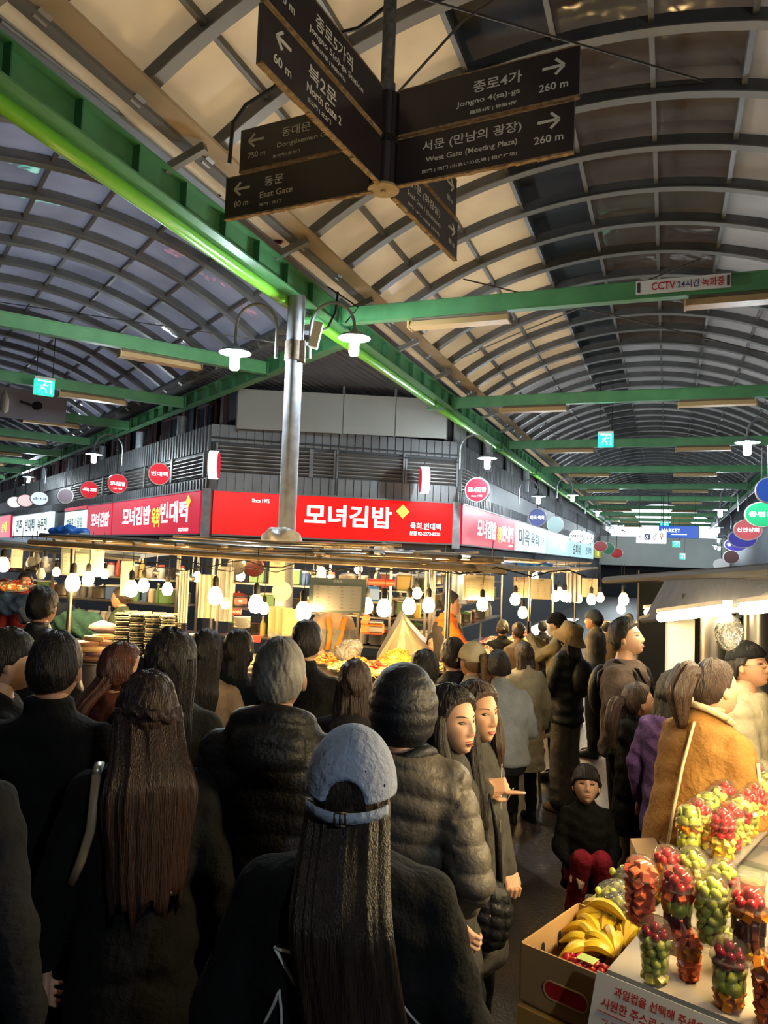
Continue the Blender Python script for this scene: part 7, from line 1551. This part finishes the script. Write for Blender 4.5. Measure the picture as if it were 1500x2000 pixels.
# ================================================================ FRUIT JUICE STALL, RIGHT FOREGROUND
TZ = .90
YEL = mat('honey_wood', (.50, .30, .08), .5, noise=4, col2=(.40, .22, .05)); CARD = mat('brown_cardboard', (.42, .26, .11), .75, noise=3, col2=(.36, .215, .09)); CARDIN = mat('cardboard_inside', (.50, .33, .15), .8)
ACR = clear('clear_acrylic', (.97, .95, .90), white=.20, gloss=.8); CUP = clear('clear_cup_plastic', (1, 1, 1), white=.06, gloss=.35, rough=.05); DOME = clear('clear_dome_plastic', (1, 1, 1), white=.03, gloss=.45, rough=.06)
TOPM = mat('white_counter_top', (.62, .55, .45), .3, coat=.3)
q0 = atz(1186, 1893, TZ); q1 = atz(1560, 2045, TZ); sd = (q1 - q0); sd.z = 0; sd.normalize(); si = Vector((-sd.y, sd.x, 0)); si = si if si.y > 0 else -si     # sd: along the sign, si: into the stall
def S_(a, b, z=0): return Vector((q0.x, q0.y, 0)) + sd * a + si * b + Vector((0, 0, z))
t = thing('juice_counter', 'white-topped counter of the fruit juice stall in the right foreground', 'counter', S_(.4, .6))
eL = Vector((.60, .80, 0)) * 1.95; cP = [S_(0, 0, TZ - .04), S_(1.6, 0, TZ - .04), S_(1.6, 0, TZ - .04) + Vector((.35, 1.35, 0)), S_(0, 0, TZ - .04) + eL]
g = Geo(); g.prism(cP, (0, 0, .04)); part('countertop', g, TOPM, t, world=True)
for p0, p1, o_ in ((S_(.03, .03), S_(1.6, .03), si), (S_(.04, .03), S_(.02, 0) + eL * .98, sd)):
    g = Geo(); g.prism([V3(p0, 0), V3(p1, 0), V3(p1, TZ - .05), V3(p0, TZ - .05)], o_ * .03); part('skirt_panel', g, M['clad2'], t, world=True)
# lettered white sign leaning on the front
t = thing('juice_sign', 'white sign board with red Korean and Japanese lines on the front of the juice counter', 'sign', S_(.2, -.03, TZ - .2))
sgn_n = (-si * .92 + Vector((0, 0, .38))).normalized(); sU = (si * .38 + Vector((0, 0, .92))).normalized()
s0 = S_(-.005, -.055, TZ + .015); L_ = .62; HH = .30
g = Geo(); g.prism([s0 - sU * HH, s0 + sd * L_ - sU * HH, s0 + sd * L_, s0], -sgn_n * .008); part('board', g, mat('pale_sign_board', (.55, .55, .56), .5), t, world=True)
rp_ = mat('dark_red_print', (.36, .015, .03), .5)
for s_, u, v, h_, w_ in (('과일컵을 선택해 주세요', .175, .030, .024, .235), ('시원한 주스로 만들어 드립니다', .195, .066, .026, .335), ('フルーツのカップをお選びください', .235, .112, .024, .40), ('冷たいジュースをお作りします', .215, .152, .024, .36), ('请选择水果杯', .16, .20, .024, .22)):
    letter(t, s_, rp_, s0 + sd * u - sU * v, h=h_, wd=w_, X=sd, Z=sU, bold=.022 if v < .1 else .004, out=.003)
g = Geo(); g.bar(s0 + sd * .02 - sU * .088 + sgn_n * .002, s0 + sd * .6 - sU * .088 + sgn_n * .002, .002, .0015); part('rule_line', g, rp_, t, world=True)
# ---- cups
FRM = {'straw': mat('strawberry', (.62, .02, .025), .3, noise=60, col2=(.45, .01, .015), coat=.5), 'grape': mat('green_grape', (.62, .66, .10), .2, coat=.6), 'mango': mat('mango_flesh', (.95, .60, .05), .3, coat=.4), 'melon': mat('watermelon_flesh', (.90, .18, .07), .35, coat=.4), 'kiwi': mat('kiwi_flesh', (.58, .62, .08), .3, noise=50, col2=(.32, .38, .05), coat=.4), 'kiwiskin': mat('kiwi_core', (.75, .72, .4), .4), 'orange': mat('orange_flesh', (.85, .28, .02), .3, coat=.4), 'plum': mat('dark_fruit', (.06, .012, .02), .3, coat=.5), 'cherry': mat('dark_cherry_fruit', (.30, .006, .02), .15, coat=.8), 'pine': mat('pineapple_flesh', (.85, .68, .15), .35, coat=.3), 'leaf': mat('strawberry_leaf', (.08, .25, .04), .5)}
def piece_mesh(k):
    g = Geo()
    if k in ('straw',): g.lathe([(0, -.016), (.007, -.011), (.013, .0), (.0135, .008), (.009, .014), (0, .015)], n=10)
    elif k in ('grape', 'cherry'): g.ell((0, 0, 0), (.0125, .0125, .0155 if k == 'grape' else .0125), 10, 7)
    elif k in ('kiwi',): g.cyl((0, 0, -.003), (0, 0, .003), .021, n=14)
    elif k == 'plum': g.box((0, 0, 0), (.012, .016, .04), bev=.004)
    else: g.box((0, 0, 0), (.030, .020, .026), bev=.003)
    return g.mesh('fruit', FRM[k], 'all' if k in ('straw', 'grape', 'cherry', 'kiwi') else False)
PM = {k: piece_mesh(k) for k in FRM if k not in ('leaf', 'kiwiskin')}
cg = Geo(); cg.lathe([(.0, .0), (.029, 0), (.030, .004), (.0425, .112), (.045, .114), (.045, .117), (.0425, .118)], n=28); CUPM = cg.mesh('cup', CUP, 'all')
dg_ = Geo(); dg_.lathe([(.0465, .114), (.047, .121), (.0440, .124), (.0435, .135), (.036, .157), (.022, .168), (.0, .172)], n=28); DOMEM = dg_.mesh('dome', DOME, 'all')
NAMES = {'straw': 'strawberry', 'grape': 'grape', 'mango': 'mango_cube', 'melon': 'watermelon_cube', 'kiwi': 'kiwi_slice', 'orange': 'orange_piece', 'plum': 'dark_fruit_stick', 'cherry': 'cherry', 'pine': 'pineapple_cube'}
cr = random.Random(5)
def cup(p, layers, lab, s=1.0, dome=True):
    "layers: fruit kinds from the bottom up"
    t = thing('fruit_cup', lab, 'fruit cup', p, cr.uniform(0, 6), 'fruit cups on the juice stall'); t.scale = (s, s, s)
    L = link('cup', CUPM, t); n = len(layers); z = .016; i = 0
    while z < (.150 if dome else .108):
        k = layers[min(n - 1, int(n * (z - .01) / .145))]; dz = {'kiwi': .024, 'plum': .034}.get(k, .0225)
        R_ = .030 + .0125 * z / .112 if z < .118 else .040 * math.sqrt(max(.05, 1 - ((z - .118) / .052) ** 2)); rad = max(.0, R_ - (.0135 if k not in ('kiwi', 'plum') else .006))
        m = 6 if z < .135 else 4; off = cr.random() * 6
        for j in range(m):
            a = off + 2 * PI * j / m
            if k == 'kiwi': rot = Euler((PI / 2, 0, a + PI / 2))
            elif k == 'plum': rot = Euler((cr.uniform(-.3, .3), 0, a))
            else: rot = Euler((cr.uniform(-1, 1), cr.uniform(-1, 1), a))
            o = link(NAMES[k], PM[k], t, (math.cos(a) * rad, math.sin(a) * rad, z + cr.uniform(-.003, .003)), rot)
        if z < .12:
            o = link(NAMES[k], PM[k], t, (0, 0, z)); 
        z += dz
    if z > .12: link(NAMES[layers[-1]], PM[layers[-1]], t, (0, 0, z - .006))
    if dome: link('dome_lid', DOMEM, t)
    return t
SH_Z = TZ + .118
# acrylic riser shelf
def shelf(a0, b0, a1, b1, w_, z, lab):
    t = thing('acrylic_shelf', lab, 'shelf', S_(a0, b0, TZ)); P0, P1 = S_(a0, b0, z), S_(a1, b1, z); d = (P1 - P0).normalized(); n_ = Vector((-d.y, d.x, 0)); n_ = n_ if n_.dot(si) > 0 else -n_
    g = Geo(); g.prism([P0, P1, P1 + n_ * w_, P0 + n_ * w_], (0, 0, -.006)); part('shelf_top', g, ACR, t, world=True)
    for p in (P0, P1 - d * .006): g = Geo(); g.prism([p, p + n_ * w_, V3(p + n_ * w_, TZ), V3(p, TZ)], d * .006); part('side_panel', g, ACR, t, world=True)
    g = Geo(); g.prism([P0 + n_ * w_, P1 + n_ * w_, V3(P1 + n_ * w_, TZ), V3(P0 + n_ * w_, TZ)], -n_ * .004); part('back_panel', g, ACR, t, world=True)
    return t
shelf(.05, .17, .62, .17, .13, SH_Z, 'clear acrylic riser shelf carrying the front row of fruit cups')
def cup_at(x, y, z, *a, **k):
    p = atz(x, y, z); cup(p, *a, **k)
cup_at(1250, 1800, SH_Z, ['melon', 'melon', 'melon', 'melon', 'melon'], 'watermelon cup, leftmost on the acrylic riser', s=1.08)
cup_at(1322, 1822, SH_Z, ['melon', 'plum', 'kiwi', 'melon', 'straw', 'straw'], 'cup with kiwi slices below strawberries, second on the acrylic riser', s=1.06)
cup_at(1388, 1842, SH_Z, ['grape', 'grape', 'grape', 'grape', 'grape', 'grape'], 'green grape cup, third on the acrylic riser', s=1.1)
cup_at(1462, 1868, SH_Z, ['mango', 'plum', 'plum', 'orange', 'straw', 'straw'], 'cup with dark fruit sticks and strawberries, fourth on the acrylic riser', s=1.1)
cup_at(1278, 1918, TZ, ['pine', 'grape', 'grape', 'grape', 'cherry', 'cherry'], 'green grape cup topped with dark cherries, before the riser at the left', s=1.02)
cup_at(1424, 1968, TZ, ['orange', 'orange', 'kiwi', 'grape', 'cherry', 'cherry'], 'cup with orange below grapes and cherries on top, before the riser', s=1.06)
cup_at(1506, 2000, TZ, ['melon', 'melon', 'melon', 'orange'], 'orange-red cup cut by the right edge', s=1.05)
cup_at(1345, 1912, TZ, ['melon', 'melon', 'orange', 'melon'], 'salmon-coloured cup standing under the acrylic riser', s=.8)
cup_at(1302, 1760, SH_Z - .02, ['mango', 'pine', 'mango', 'orange', 'straw'], 'mango cup topped with strawberry behind the riser row', s=1.0)
cup_at(1352, 1770, SH_Z - .02, ['pine', 'mango', 'pine', 'pine', 'grape'], 'pineapple cup behind the kiwi cup', s=1.04)
cup_at(1412, 1790, SH_Z - .02, ['grape', 'pine', 'grape', 'straw', 'grape'], 'green and red cup behind the grape cup', s=1.0)
cup_at(1432, 1905, TZ, ['pine', 'mango', 'straw', 'grape'], 'yellow cup half hidden under the riser at the right', s=.85)
# rear row running away along the counter edge
RZ2 = TZ + .16
r0, r1 = atz(1345, 1672, RZ2), atz(1492, 1545, RZ2)
dR = (r1 - r0).normalized(); nR = Vector((-dR.y, dR.x, 0)); LR = (r1 - r0).length
t = thing('acrylic_shelf', 'long clear acrylic shelf carrying the rear row of fruit cups', 'shelf', r0)
g = Geo(); e0, e1 = r0 - dR * .06 + nR * .06, r1 + dR * .5 + nR * .06; g.prism([e0, e1, e1 - nR * .20, e0 - nR * .20], (0, 0, -.006)); part('shelf_top', g, ACR, t, world=True)
for p in (e0, e0.lerp(e1, .35), e0.lerp(e1, .7), e1): g = Geo(); g.prism([p, p - nR * .20, V3(p - nR * .20, TZ), V3(p, TZ)], dR * .006); part('side_panel', g, ACR, t, world=True)
g = Geo(); g.prism([e0, e1, V3(e1, TZ), V3(e0, TZ)], -nR * .004); part('front_panel', g, ACR, t, world=True)
rows = [['plum', 'kiwi', 'grape', 'orange', 'kiwi', 'kiwi'], ['pine', 'orange', 'pine', 'pine', 'straw', 'straw'], ['melon', 'orange', 'melon', 'straw', 'kiwi'], ['grape', 'pine', 'mango', 'orange', 'grape'], ['melon', 'pine', 'melon', 'straw', 'straw'], ['mango', 'kiwi', 'pine', 'straw'], ['pine', 'grape', 'straw', 'pine'], ['straw', 'pine', 'grape', 'straw'], ['mango', 'pine', 'straw', 'straw']]
ordr = ['first', 'second', 'third', 'fourth', 'fifth', 'sixth', 'seventh', 'eighth', 'ninth']
for i, ly in enumerate(rows):
    p = r0 + dR * (i * .105) ; cup(p, ly, '%s fruit cup of the rear row running back along the counter, left file' % ordr[i], s=1.0)
for i, ly in enumerate(rows[::-1][:7]):
    p = r0 + dR * (i * .105 + .05) - nR * .095; cup(p, ly, '%s fruit cup of the rear row, file nearer the vendor' % ordr[i], s=1.0)
# boxes
def carton(c, w_, d_, h_, th, rz, lab, flap=True, hole=True, open_=True):
    t = thing('cardboard_box', lab, 'box', c, rz); x, y = w_ / 2, d_ / 2
    for nm, pts, off in (('side', [(-x, -y, 0), (x, -y, 0), (x, -y, h_), (-x, -y, h_)], (0, th, 0)), ('side', [(-x, y, 0), (x, y, 0), (x, y, h_), (-x, y, h_)], (0, -th, 0)), ('end', [(-x, -y, 0), (-x, y, 0), (-x, y, h_), (-x, -y, h_)], (th, 0, 0)), ('end', [(x, -y, 0), (x, y, 0), (x, y, h_), (x, -y, h_)], (-th, 0, 0)), ('bottom', [(-x, -y, 0), (x, -y, 0), (x, y, 0), (-x, y, 0)], (0, 0, th))):
        g = Geo(); g.prism(pts, off); part(nm, g, CARD, t)
    if not open_:
        for s_ in (-1, 1): g = Geo(); g.prism([(s_ * x, -y, h_), (s_ * .005, -y, h_ + .012), (s_ * .005, y, h_ + .012), (s_ * x, y, h_)], (0, 0, th)); part('flap', g, CARD, t)
    if hole:
        g = Geo(); n = 20; pts = [(.02 + (.045 if math.cos(2 * PI * j / n) > 0 else -.045) + math.cos(2 * PI * j / n) * .026, -y - .001, h_ * .42 + math.sin(2 * PI * j / n) * .026) for j in range(n)]
        g.prism(pts, (0, .004, 0)); part('hand_hole', g, FRM['straw'], t); g = Geo(); g.tube([Vector(p) + Vector((0, -.001, 0)) for p in pts + [pts[0]]], .003, 6); part('hole_rim', g, CARDIN, t, smooth=True)
        for yy in (-.06, .05): g = Geo(); g.ell((-x + th + .001, yy, h_ * .6), (.001, .014, .026), 10, 8); part('vent_hole', g, M['black'], t)
    return t
rzs = math.atan2(sd.y, sd.x)
bz = .70
# bench under the box
bb = atz(1133, 1858, bz + .13)
t = thing('wooden_bench', 'honey-coloured wooden bench end under the banana box', 'bench', S_(-.2, .18)); g = Geo(); g.prism([S_(-.28, -.01, bz - .07), S_(-.01, -.01, bz - .07), S_(-.01, .42, bz - .07), S_(-.28, .42, bz - .07)], (0, 0, .065)); part('bench_top', g, YEL, t, world=True)
for a, b in ((-.25, .03), (-.05, .03), (-.25, .38), (-.05, .38)): g = Geo(); g.bar(S_(a, b, 0), S_(a, b, bz - .07), .05, .05); part('leg', g, YEL, t, world=True)
bc = S_(-.150, .20, bz)
carton(bc, .27, .38, .17, .006, rzs, 'open brown cardboard box holding bananas and packed strawberries', hole=True)
# bananas
BAN = mat('banana_skin', (.80, .56, .03), .4, noise=7, col2=(.70, .45, .03)); BTIP = mat('banana_tip', (.12, .08, .02), .7)
def banana(root, base, d0, up, L_=.17, r=.0165):
    d0 = Vector(d0).normalized(); up = Vector(up); pts = [base + d0 * L_ * q + up * (math.sin(q * PI) * .035) for q in [i / 9 for i in range(10)]]; rs_ = [.005, .008, r * .85, r, r * 1.05, r * 1.05, r, r * .85, r * .5, .004]
    g = Geo(); g.tube(pts, rs_, 7); part('banana', g, BAN, root, world=True, smooth=True)
for k, (off, ang0, nb, lab) in enumerate(((Vector((-.0, .09, .12)), 2.6, 7, 'upper banana bunch fanned across the box'), (Vector((.03, .02, .11)), 3.4, 8, 'lower banana bunch at the middle of the box'), (Vector((.07, .10, .12)), 1.6, 6, 'banana bunch leaning at the back of the box'), (Vector((.09, .0, .13)), 2.9, 7, 'banana bunch at the right side of the box'), (Vector((.0, .19, .13)), 3.3, 6, 'banana bunch under the single banana'))):
    b0 = bc + sd * off.x + si * off.y + Vector((0, 0, off.z)); t = thing('banana_bunch', lab, 'bananas', b0, 0, 'banana bunches in the box')
    for j in range(nb):
        a = ang0 + rzs + (j - nb / 2) * .27; banana(t, b0, (math.cos(a), math.sin(a), .12 * math.sin(j * 2)), (0, 0, 1), L_=.14 + .02 * math.sin(j))
    g = Geo(); g.ell(b0, (.016, .016, .014), 10, 7); part('stalk', g, BTIP, t, world=True, smooth=True)
b0 = bc + sd * -.10 + si * .17 + Vector((0, 0, .17)); t = thing('banana', 'single banana lying across the back edge of the box', 'banana', b0); banana(t, b0, sd, (0, 0, 1), .15, .018)
# strawberry punnets
for k, (a, b, z, lab) in enumerate(((.035, -.11, .10, 'upper clear punnet of strawberries with a green label'), (.0, -.12, .04, 'lower strawberry punnet at the front of the box'))):
    c = bc + sd * a + si * b + Vector((0, 0, z)); t = thing('strawberry_punnet', lab, 'punnet', c, rzs, 'strawberry punnets')
    g = Geo(); g.lathe([(.06, 0), (.075, .03)], n=4); g.v = [((x_ * math.cos(PI / 4) - y_ * math.sin(PI / 4)) * 1.25, x_ * math.sin(PI / 4) + y_ * math.cos(PI / 4), z_) for x_, y_, z_ in g.v]; part('tray', g, DOME, t)
    for i in range(5):
        for j in range(3): link('strawberry', PM['straw'], t, (-.055 + i * .027, -.030 + j * .030, .03 + cr.uniform(0, .008)), Euler((cr.uniform(1, 2), cr.uniform(-1, 1), cr.uniform(0, 6))))
    if k == 0: g = Geo(); g.box((.01, .005, .056), (.055, .04, .002)); part('label_sticker', g, mat('green_label', (.45, .60, .18), .5), t)
carton(atz(1272, 1690, .93) - Vector((0, 0, .20)) + si * .12, .20, .30, .20, .005, rzs + .55, 'closed cardboard box standing behind the fruit cups', hole=False, open_=False)
bx = atz(1272, 1690, .93)
t = thing('box_support', 'plain crate under the closed cardboard box', 'crate', Vector((bx.x, bx.y, 0)) + si * .12, rzs + .55); g = Geo(); g.box((0, 0, .36), (.24, .34, .72), bev=.01); part('crate_body', g, M['clad2'], t)
# grapes in bags behind the bananas
gb = atz(1215, 1745, .90)
for k, (x, y) in enumerate(((1205, 1750), (1235, 1722), (1218, 1775))):
    c = atz(x, y, .88); t = thing('grape_bag', ['bag of green grapes nearest the bananas', 'bag of green grapes behind the watermelon cup', 'bag of green grapes against the riser'][k], 'grapes', c, 0, 'bags of green grapes'); 
    for i in range(26): link('grape', PM['grape'], t, (cr.gauss(0, .028), cr.gauss(0, .022), cr.uniform(-.02, .03)), Euler((cr.random() * 3, cr.random() * 3, 0)))
    g = Geo(); g.ell((0, 0, .005), (.075, .06, .05), 14, 9); part('plastic_bag', g, WRAP, t, smooth=True)
c = S_(-.13, .60, 0); t = thing('fruit_crate', 'yellow-green fruit crate behind the banana box', 'crate', c, rzs); 
for a, b, w_, d_ in ((0, -.12, .30, .015), (0, .12, .30, .015), (-.15, 0, .015, .25), (.15, 0, .015, .25)): g = Geo(); g.box((a, b, .80), (w_, d_, .12), bev=.004); part('crate_wall', g, mat('lime_crate', (.50, .55, .05), .5), t)
g = Geo(); g.box((0, 0, .37), (.28, .23, .74)); part('crate_base', g, M['clad2'], t)
# things on the counter at the right
c = atz(1470, 1712, TZ + .11); c.z = TZ; t = thing('juice_cup', 'cup of pinkish juice near the right edge', 'cup', c); g = Geo(); g.lathe([(0, .004), (.028, .004), (.040, .095), (0, .097)], n=20); part('juice', g, mat('salmon_juice', (.62, .30, .17), .3), t, smooth=True); g = Geo(); g.lathe([(0, 0), (.03, 0), (.043, .11), (.045, .112)], n=22); part('cup', g, CUP, t, smooth=True)
c = atz(1440, 1690, TZ); t = thing('price_leaflet', 'greenish laminated leaflet lying on the counter', 'leaflet', c, rzs); g = Geo(); g.box((0, 0, .002), (.20, .15, .003)); part('sheet', g, mat('green_leaflet', (.32, .38, .25), .2, coat=.8, noise=8, col2=(.5, .5, .38)), t)
t = thing('info_card', 'small white lettered card inside the acrylic riser', 'card', S_(.1, .155, TZ)); p = S_(.115, .162, TZ + .058); g = Geo(); g.prism([p - sd * .05 - Vector((0, 0, .035)), p + sd * .05 - Vector((0, 0, .035)), p + sd * .05 + Vector((0, 0, .035)), p - sd * .05 + Vector((0, 0, .035))], si * .002); part('card', g, M['white'], t, world=True)
letter(t, '계좌이체', rp_, p + sd * .01 + Vector((0, 0, .018)), h=.012, X=sd, out=.002); letter(t, '생과일주스 7,000', MG, p - Vector((0, 0, .006)), h=.009, X=sd, out=.002); letter(t, '10,000', MG, p - Vector((0, 0, .023)), h=.007, X=sd, out=.002)
c = atz(1500, 1650, TZ); t = thing('blender_base', 'dark juice blender base cut by the right edge', 'blender', c); g = Geo(); g.lathe([(.08, 0), (.085, .02), (.07, .12), (.05, .15), (0, .15)], n=20); part('base', g, M['black'], t, smooth=True); g = Geo(); g.lathe([(.05, .15), (.065, .30), (.066, .31)], n=20); part('jug', g, DOME, t, smooth=True)
c = atz(1462, 1640, TZ); t = thing('wood_tray', 'reddish wooden tray under the rear cup shelf', 'tray', c, rzs + .5); g = Geo(); g.box((0, 0, .04), (.16, .28, .03), bev=.005); part('tray', g, mat('red_brown_wood', (.25, .08, .03), .4), t)
# ---- stall roof, tubes, post
rA, rB = at(1185, 1133, 6.2), at(1560, 1110, 2.6)
t = thing('stall_roof', 'dark-rimmed brown awning roof of the fruit stall at the right', 'awning', at(1400, 1130, 4.0))
p = [at(1182, 1134, 6.0), at(1400, 1120, 3.9), at(1600, 1106, 2.9)]; inn = N1 * 2.2 + Vector((0, 0, -.02))
for i in range(2):
    g = Geo(); g.prism([p[i], p[i + 1], p[i + 1] + inn, p[i] + inn], (0, 0, .03)); part('roof_sheet', g, mat('brown_roof_cloth', (.05, .037, .024), .8, noise=3, col2=(.03, .022, .016)), t, world=True)
g = Geo(); g.tube(p, .028, 8); part('black_rim', g, M['black'], t, world=True, smooth=True)
lo = [at(1255, 1213, 4.6), at(1400, 1196, 3.7), at(1600, 1172, 2.9)]
g = Geo(); g.tube(lo, .016, 8); part('lower_rim', g, M['black'], t, world=True, smooth=True)
top_ = [at(1300, 1128, 4.6), at(1430, 1118, 3.72), at(1600, 1106, 2.92)]
for i in range(2):
    g = Geo(); a, b = top_[i] - Vector((0, 0, .01)), top_[i + 1] - Vector((0, 0, .01)); g.prism([lo[i], lo[i + 1], b, a], N1 * .01); part('valance_sheet', g, mat('grey_brown_valance', (.034, .030, .027), .7, noise=4, col2=(.022, .020, .018), bump=.4, bscale=12), t, world=True)
for x in (1335, 1442):
    g = Geo(); Yq = 4.45 - (x - 1300) * .0055; g.bar(at(x, 1160, Yq - .05), at(x + 1, 1207, Yq - .08), .02, .02); part('strut', g, M['black'], t, world=True)
g = Geo(); g.tube([lo[0] + Vector((0, .02, .01)), at(1345, 1185, 4.3), at(1420, 1170, 3.9)], .02, 6); part('folded_cloth', g, mat('cream_fold', (.5, .38, .2), .7), t, world=True)
TUBE2 = mat('counter_tube_glow', (1, 1, 1), .5, emit=340, ecol=(1.0, .74, .36))
TUBE = mat('tube_glow', (1, 1, 1), .5, emit=90, ecol=(1.0, .80, .46))
for i, (a, b, lab) in enumerate(((at(1290, 1206, 4.1), at(1421, 1191, 3.5), 'glowing fluorescent tube left of the hanging plastic bag'), (at(1450, 1190, 3.35), at(1580, 1178, 2.8), 'glowing fluorescent tube at the right edge'), (S_(.62, .0, 1.80), S_(.66, 1.0, 1.80), 'glowing tube over the cups just outside the frame'), (at(1262, 1196, 5.0), at(1365, 1186, 4.5), 'thin glowing tube behind the first one'))):
    t = thing('tube_lamp', lab, 'lamp', a); g = Geo(); g.cyl(a, b, .024 if i < 2 else .018, n=12); part('tube', g, TUBE2 if lab.endswith('frame') else TUBE, t, world=True, smooth=True); g = Geo(); g.bar(a + Vector((0, 0, .035)), b + Vector((0, 0, .035)), .05, .02); part('batten', g, M['white'], t, world=True)
for a_ in (.02, .98):
    q = S_(.62 + .04 * a_, a_, 0); g = Geo(); g.cyl(V3(q, TZ), V3(q, 1.83), .012, n=8); tag(part('lamp_post', g, STEEL, smooth=True), 'thin post holding the counter tube, %s one' % ('near' if a_ < .5 else 'far'), 'post')
pp = at(1327, 1330, 4.35); t = thing('white_banner', 'tall white banner lit by the tube, hanging at the left of the fruit stall', 'banner', V3(pp, 0)); ztop = at(1327, 1207, 4.35).z; zbot = at(1327, 1335, 4.35).z - .15
g = Geo(); g.box((pp.x, pp.y, (ztop + zbot) / 2), (.155, .03, ztop - zbot), bev=.005); part('banner_sheet', g, mat('white_banner_cloth', (.85, .82, .72), .7), t, world=True)
g = Geo(); g.cyl((pp.x, pp.y + .03, 0), (pp.x, pp.y + .03, ztop + .05), .015, n=10); part('support_pole', g, STEEL, t, world=True)
lump(at(1427, 1228, 3.55), (.075, .06, .085), clear('crumpled_plastic', (1, .97, .9), white=.16, gloss=1.0, bump=1.0, bscale=25), 'plastic_bag', 'crumpled clear plastic bag hanging between the tubes', 'bag', 71, vox=.008, amp=.012)
for x, Y, lab in ((1395, 4.9, 'steel stove pipe behind the fruit vendor, left one'), (1478, 4.9, 'steel stove pipe at the right edge behind the vendor')):
    q = at(x, 1260, Y); g = Geo(); g.cyl((q.x, q.y, 0), (q.x, q.y, 2.0), .085, n=20); tag(part('stove_pipe', g, STEEL, smooth=True), lab, 'pipe')
g = Geo(); q = at(1440, 1260, 5.6); g.box((q.x + .4, q.y, 1.0), (2.2, .05, 2.0), Matrix.Rotation(-.1, 3, 'Z')); tag(part('stall_partition', g, M['black']), 'dark partition closing the back of the fruit stall', 'partition')
# quilted bag carried by the pointing woman
c = at(958, 1775, 2.72); t = thing('quilted_bag', 'black quilted shopping bag hanging beside the pointing woman', 'bag', c)
g = Geo(); g.ell((0, 0, -.02), (.075, .055, .12), 20, 14); co, f = remesh(g, .006, 1, lambda c_, n: .009 * (np.abs(np.sin(c_[:, 2] * 75 + c_[:, 0] * 20)) ** .6 * np.abs(np.sin(c_[:, 0] * 60 + c_[:, 1] * 50)) ** .6)); np_mesh('bag_body', co, f, K_PUFF, t)
g = Geo(); g.tube([(-.03, 0, .08), (-.028, .01, .25), (-.01, .02, .38), (.02, .01, .25), (.03, 0, .08)], .012, 8); np_mesh('bag_handle', np.array(g.v), g.f, K_PUFF, t)
bpy.data.scenes.remove(_tmp)
# pieces that belong to a part become its sub-parts (all of these sit at the same origin)
for r in [o for o in C.objects if o.parent is None and o.type == 'EMPTY']:
    kids = list(r.children); by = {}
    for k in kids: by.setdefault(k.name.split('.')[0], []).append(k)
    def under(child, host, near=False):
        hs = [h for h in by.get(host, []) if h.location.length < 1e-6 and h.rotation_euler.to_matrix().is_identity if True] if False else by.get(host, [])
        for i, c in enumerate(by.get(child, [])):
            if hs and hs[0] != c: c.parent = hs[min(i, len(hs) - 1)] if near else hs[0]
    for c, h, n in (('iris', 'eye', True), ('eyelid_line', 'eye', True), ('strap_buckle', 'cap_strap', False), ('strap_buckle', 'bag_strap', False), ('hood_collar', 'hood', False), ('hair_tie', 'hair', False), ('lettering', 'light_face', False), ('lettering', 'light_box', False), ('lettering', 'plate', False), ('lettering', 'board', False), ('lettering', 'price_sheet', False), ('cord', 'socket', False), ('swirl_ornament', 'light_face', False), ('arrow', 'plate', False), ('running_figure', 'light_box', False), ('hole_rim', 'hand_hole', False)):
        under(c, h, n)
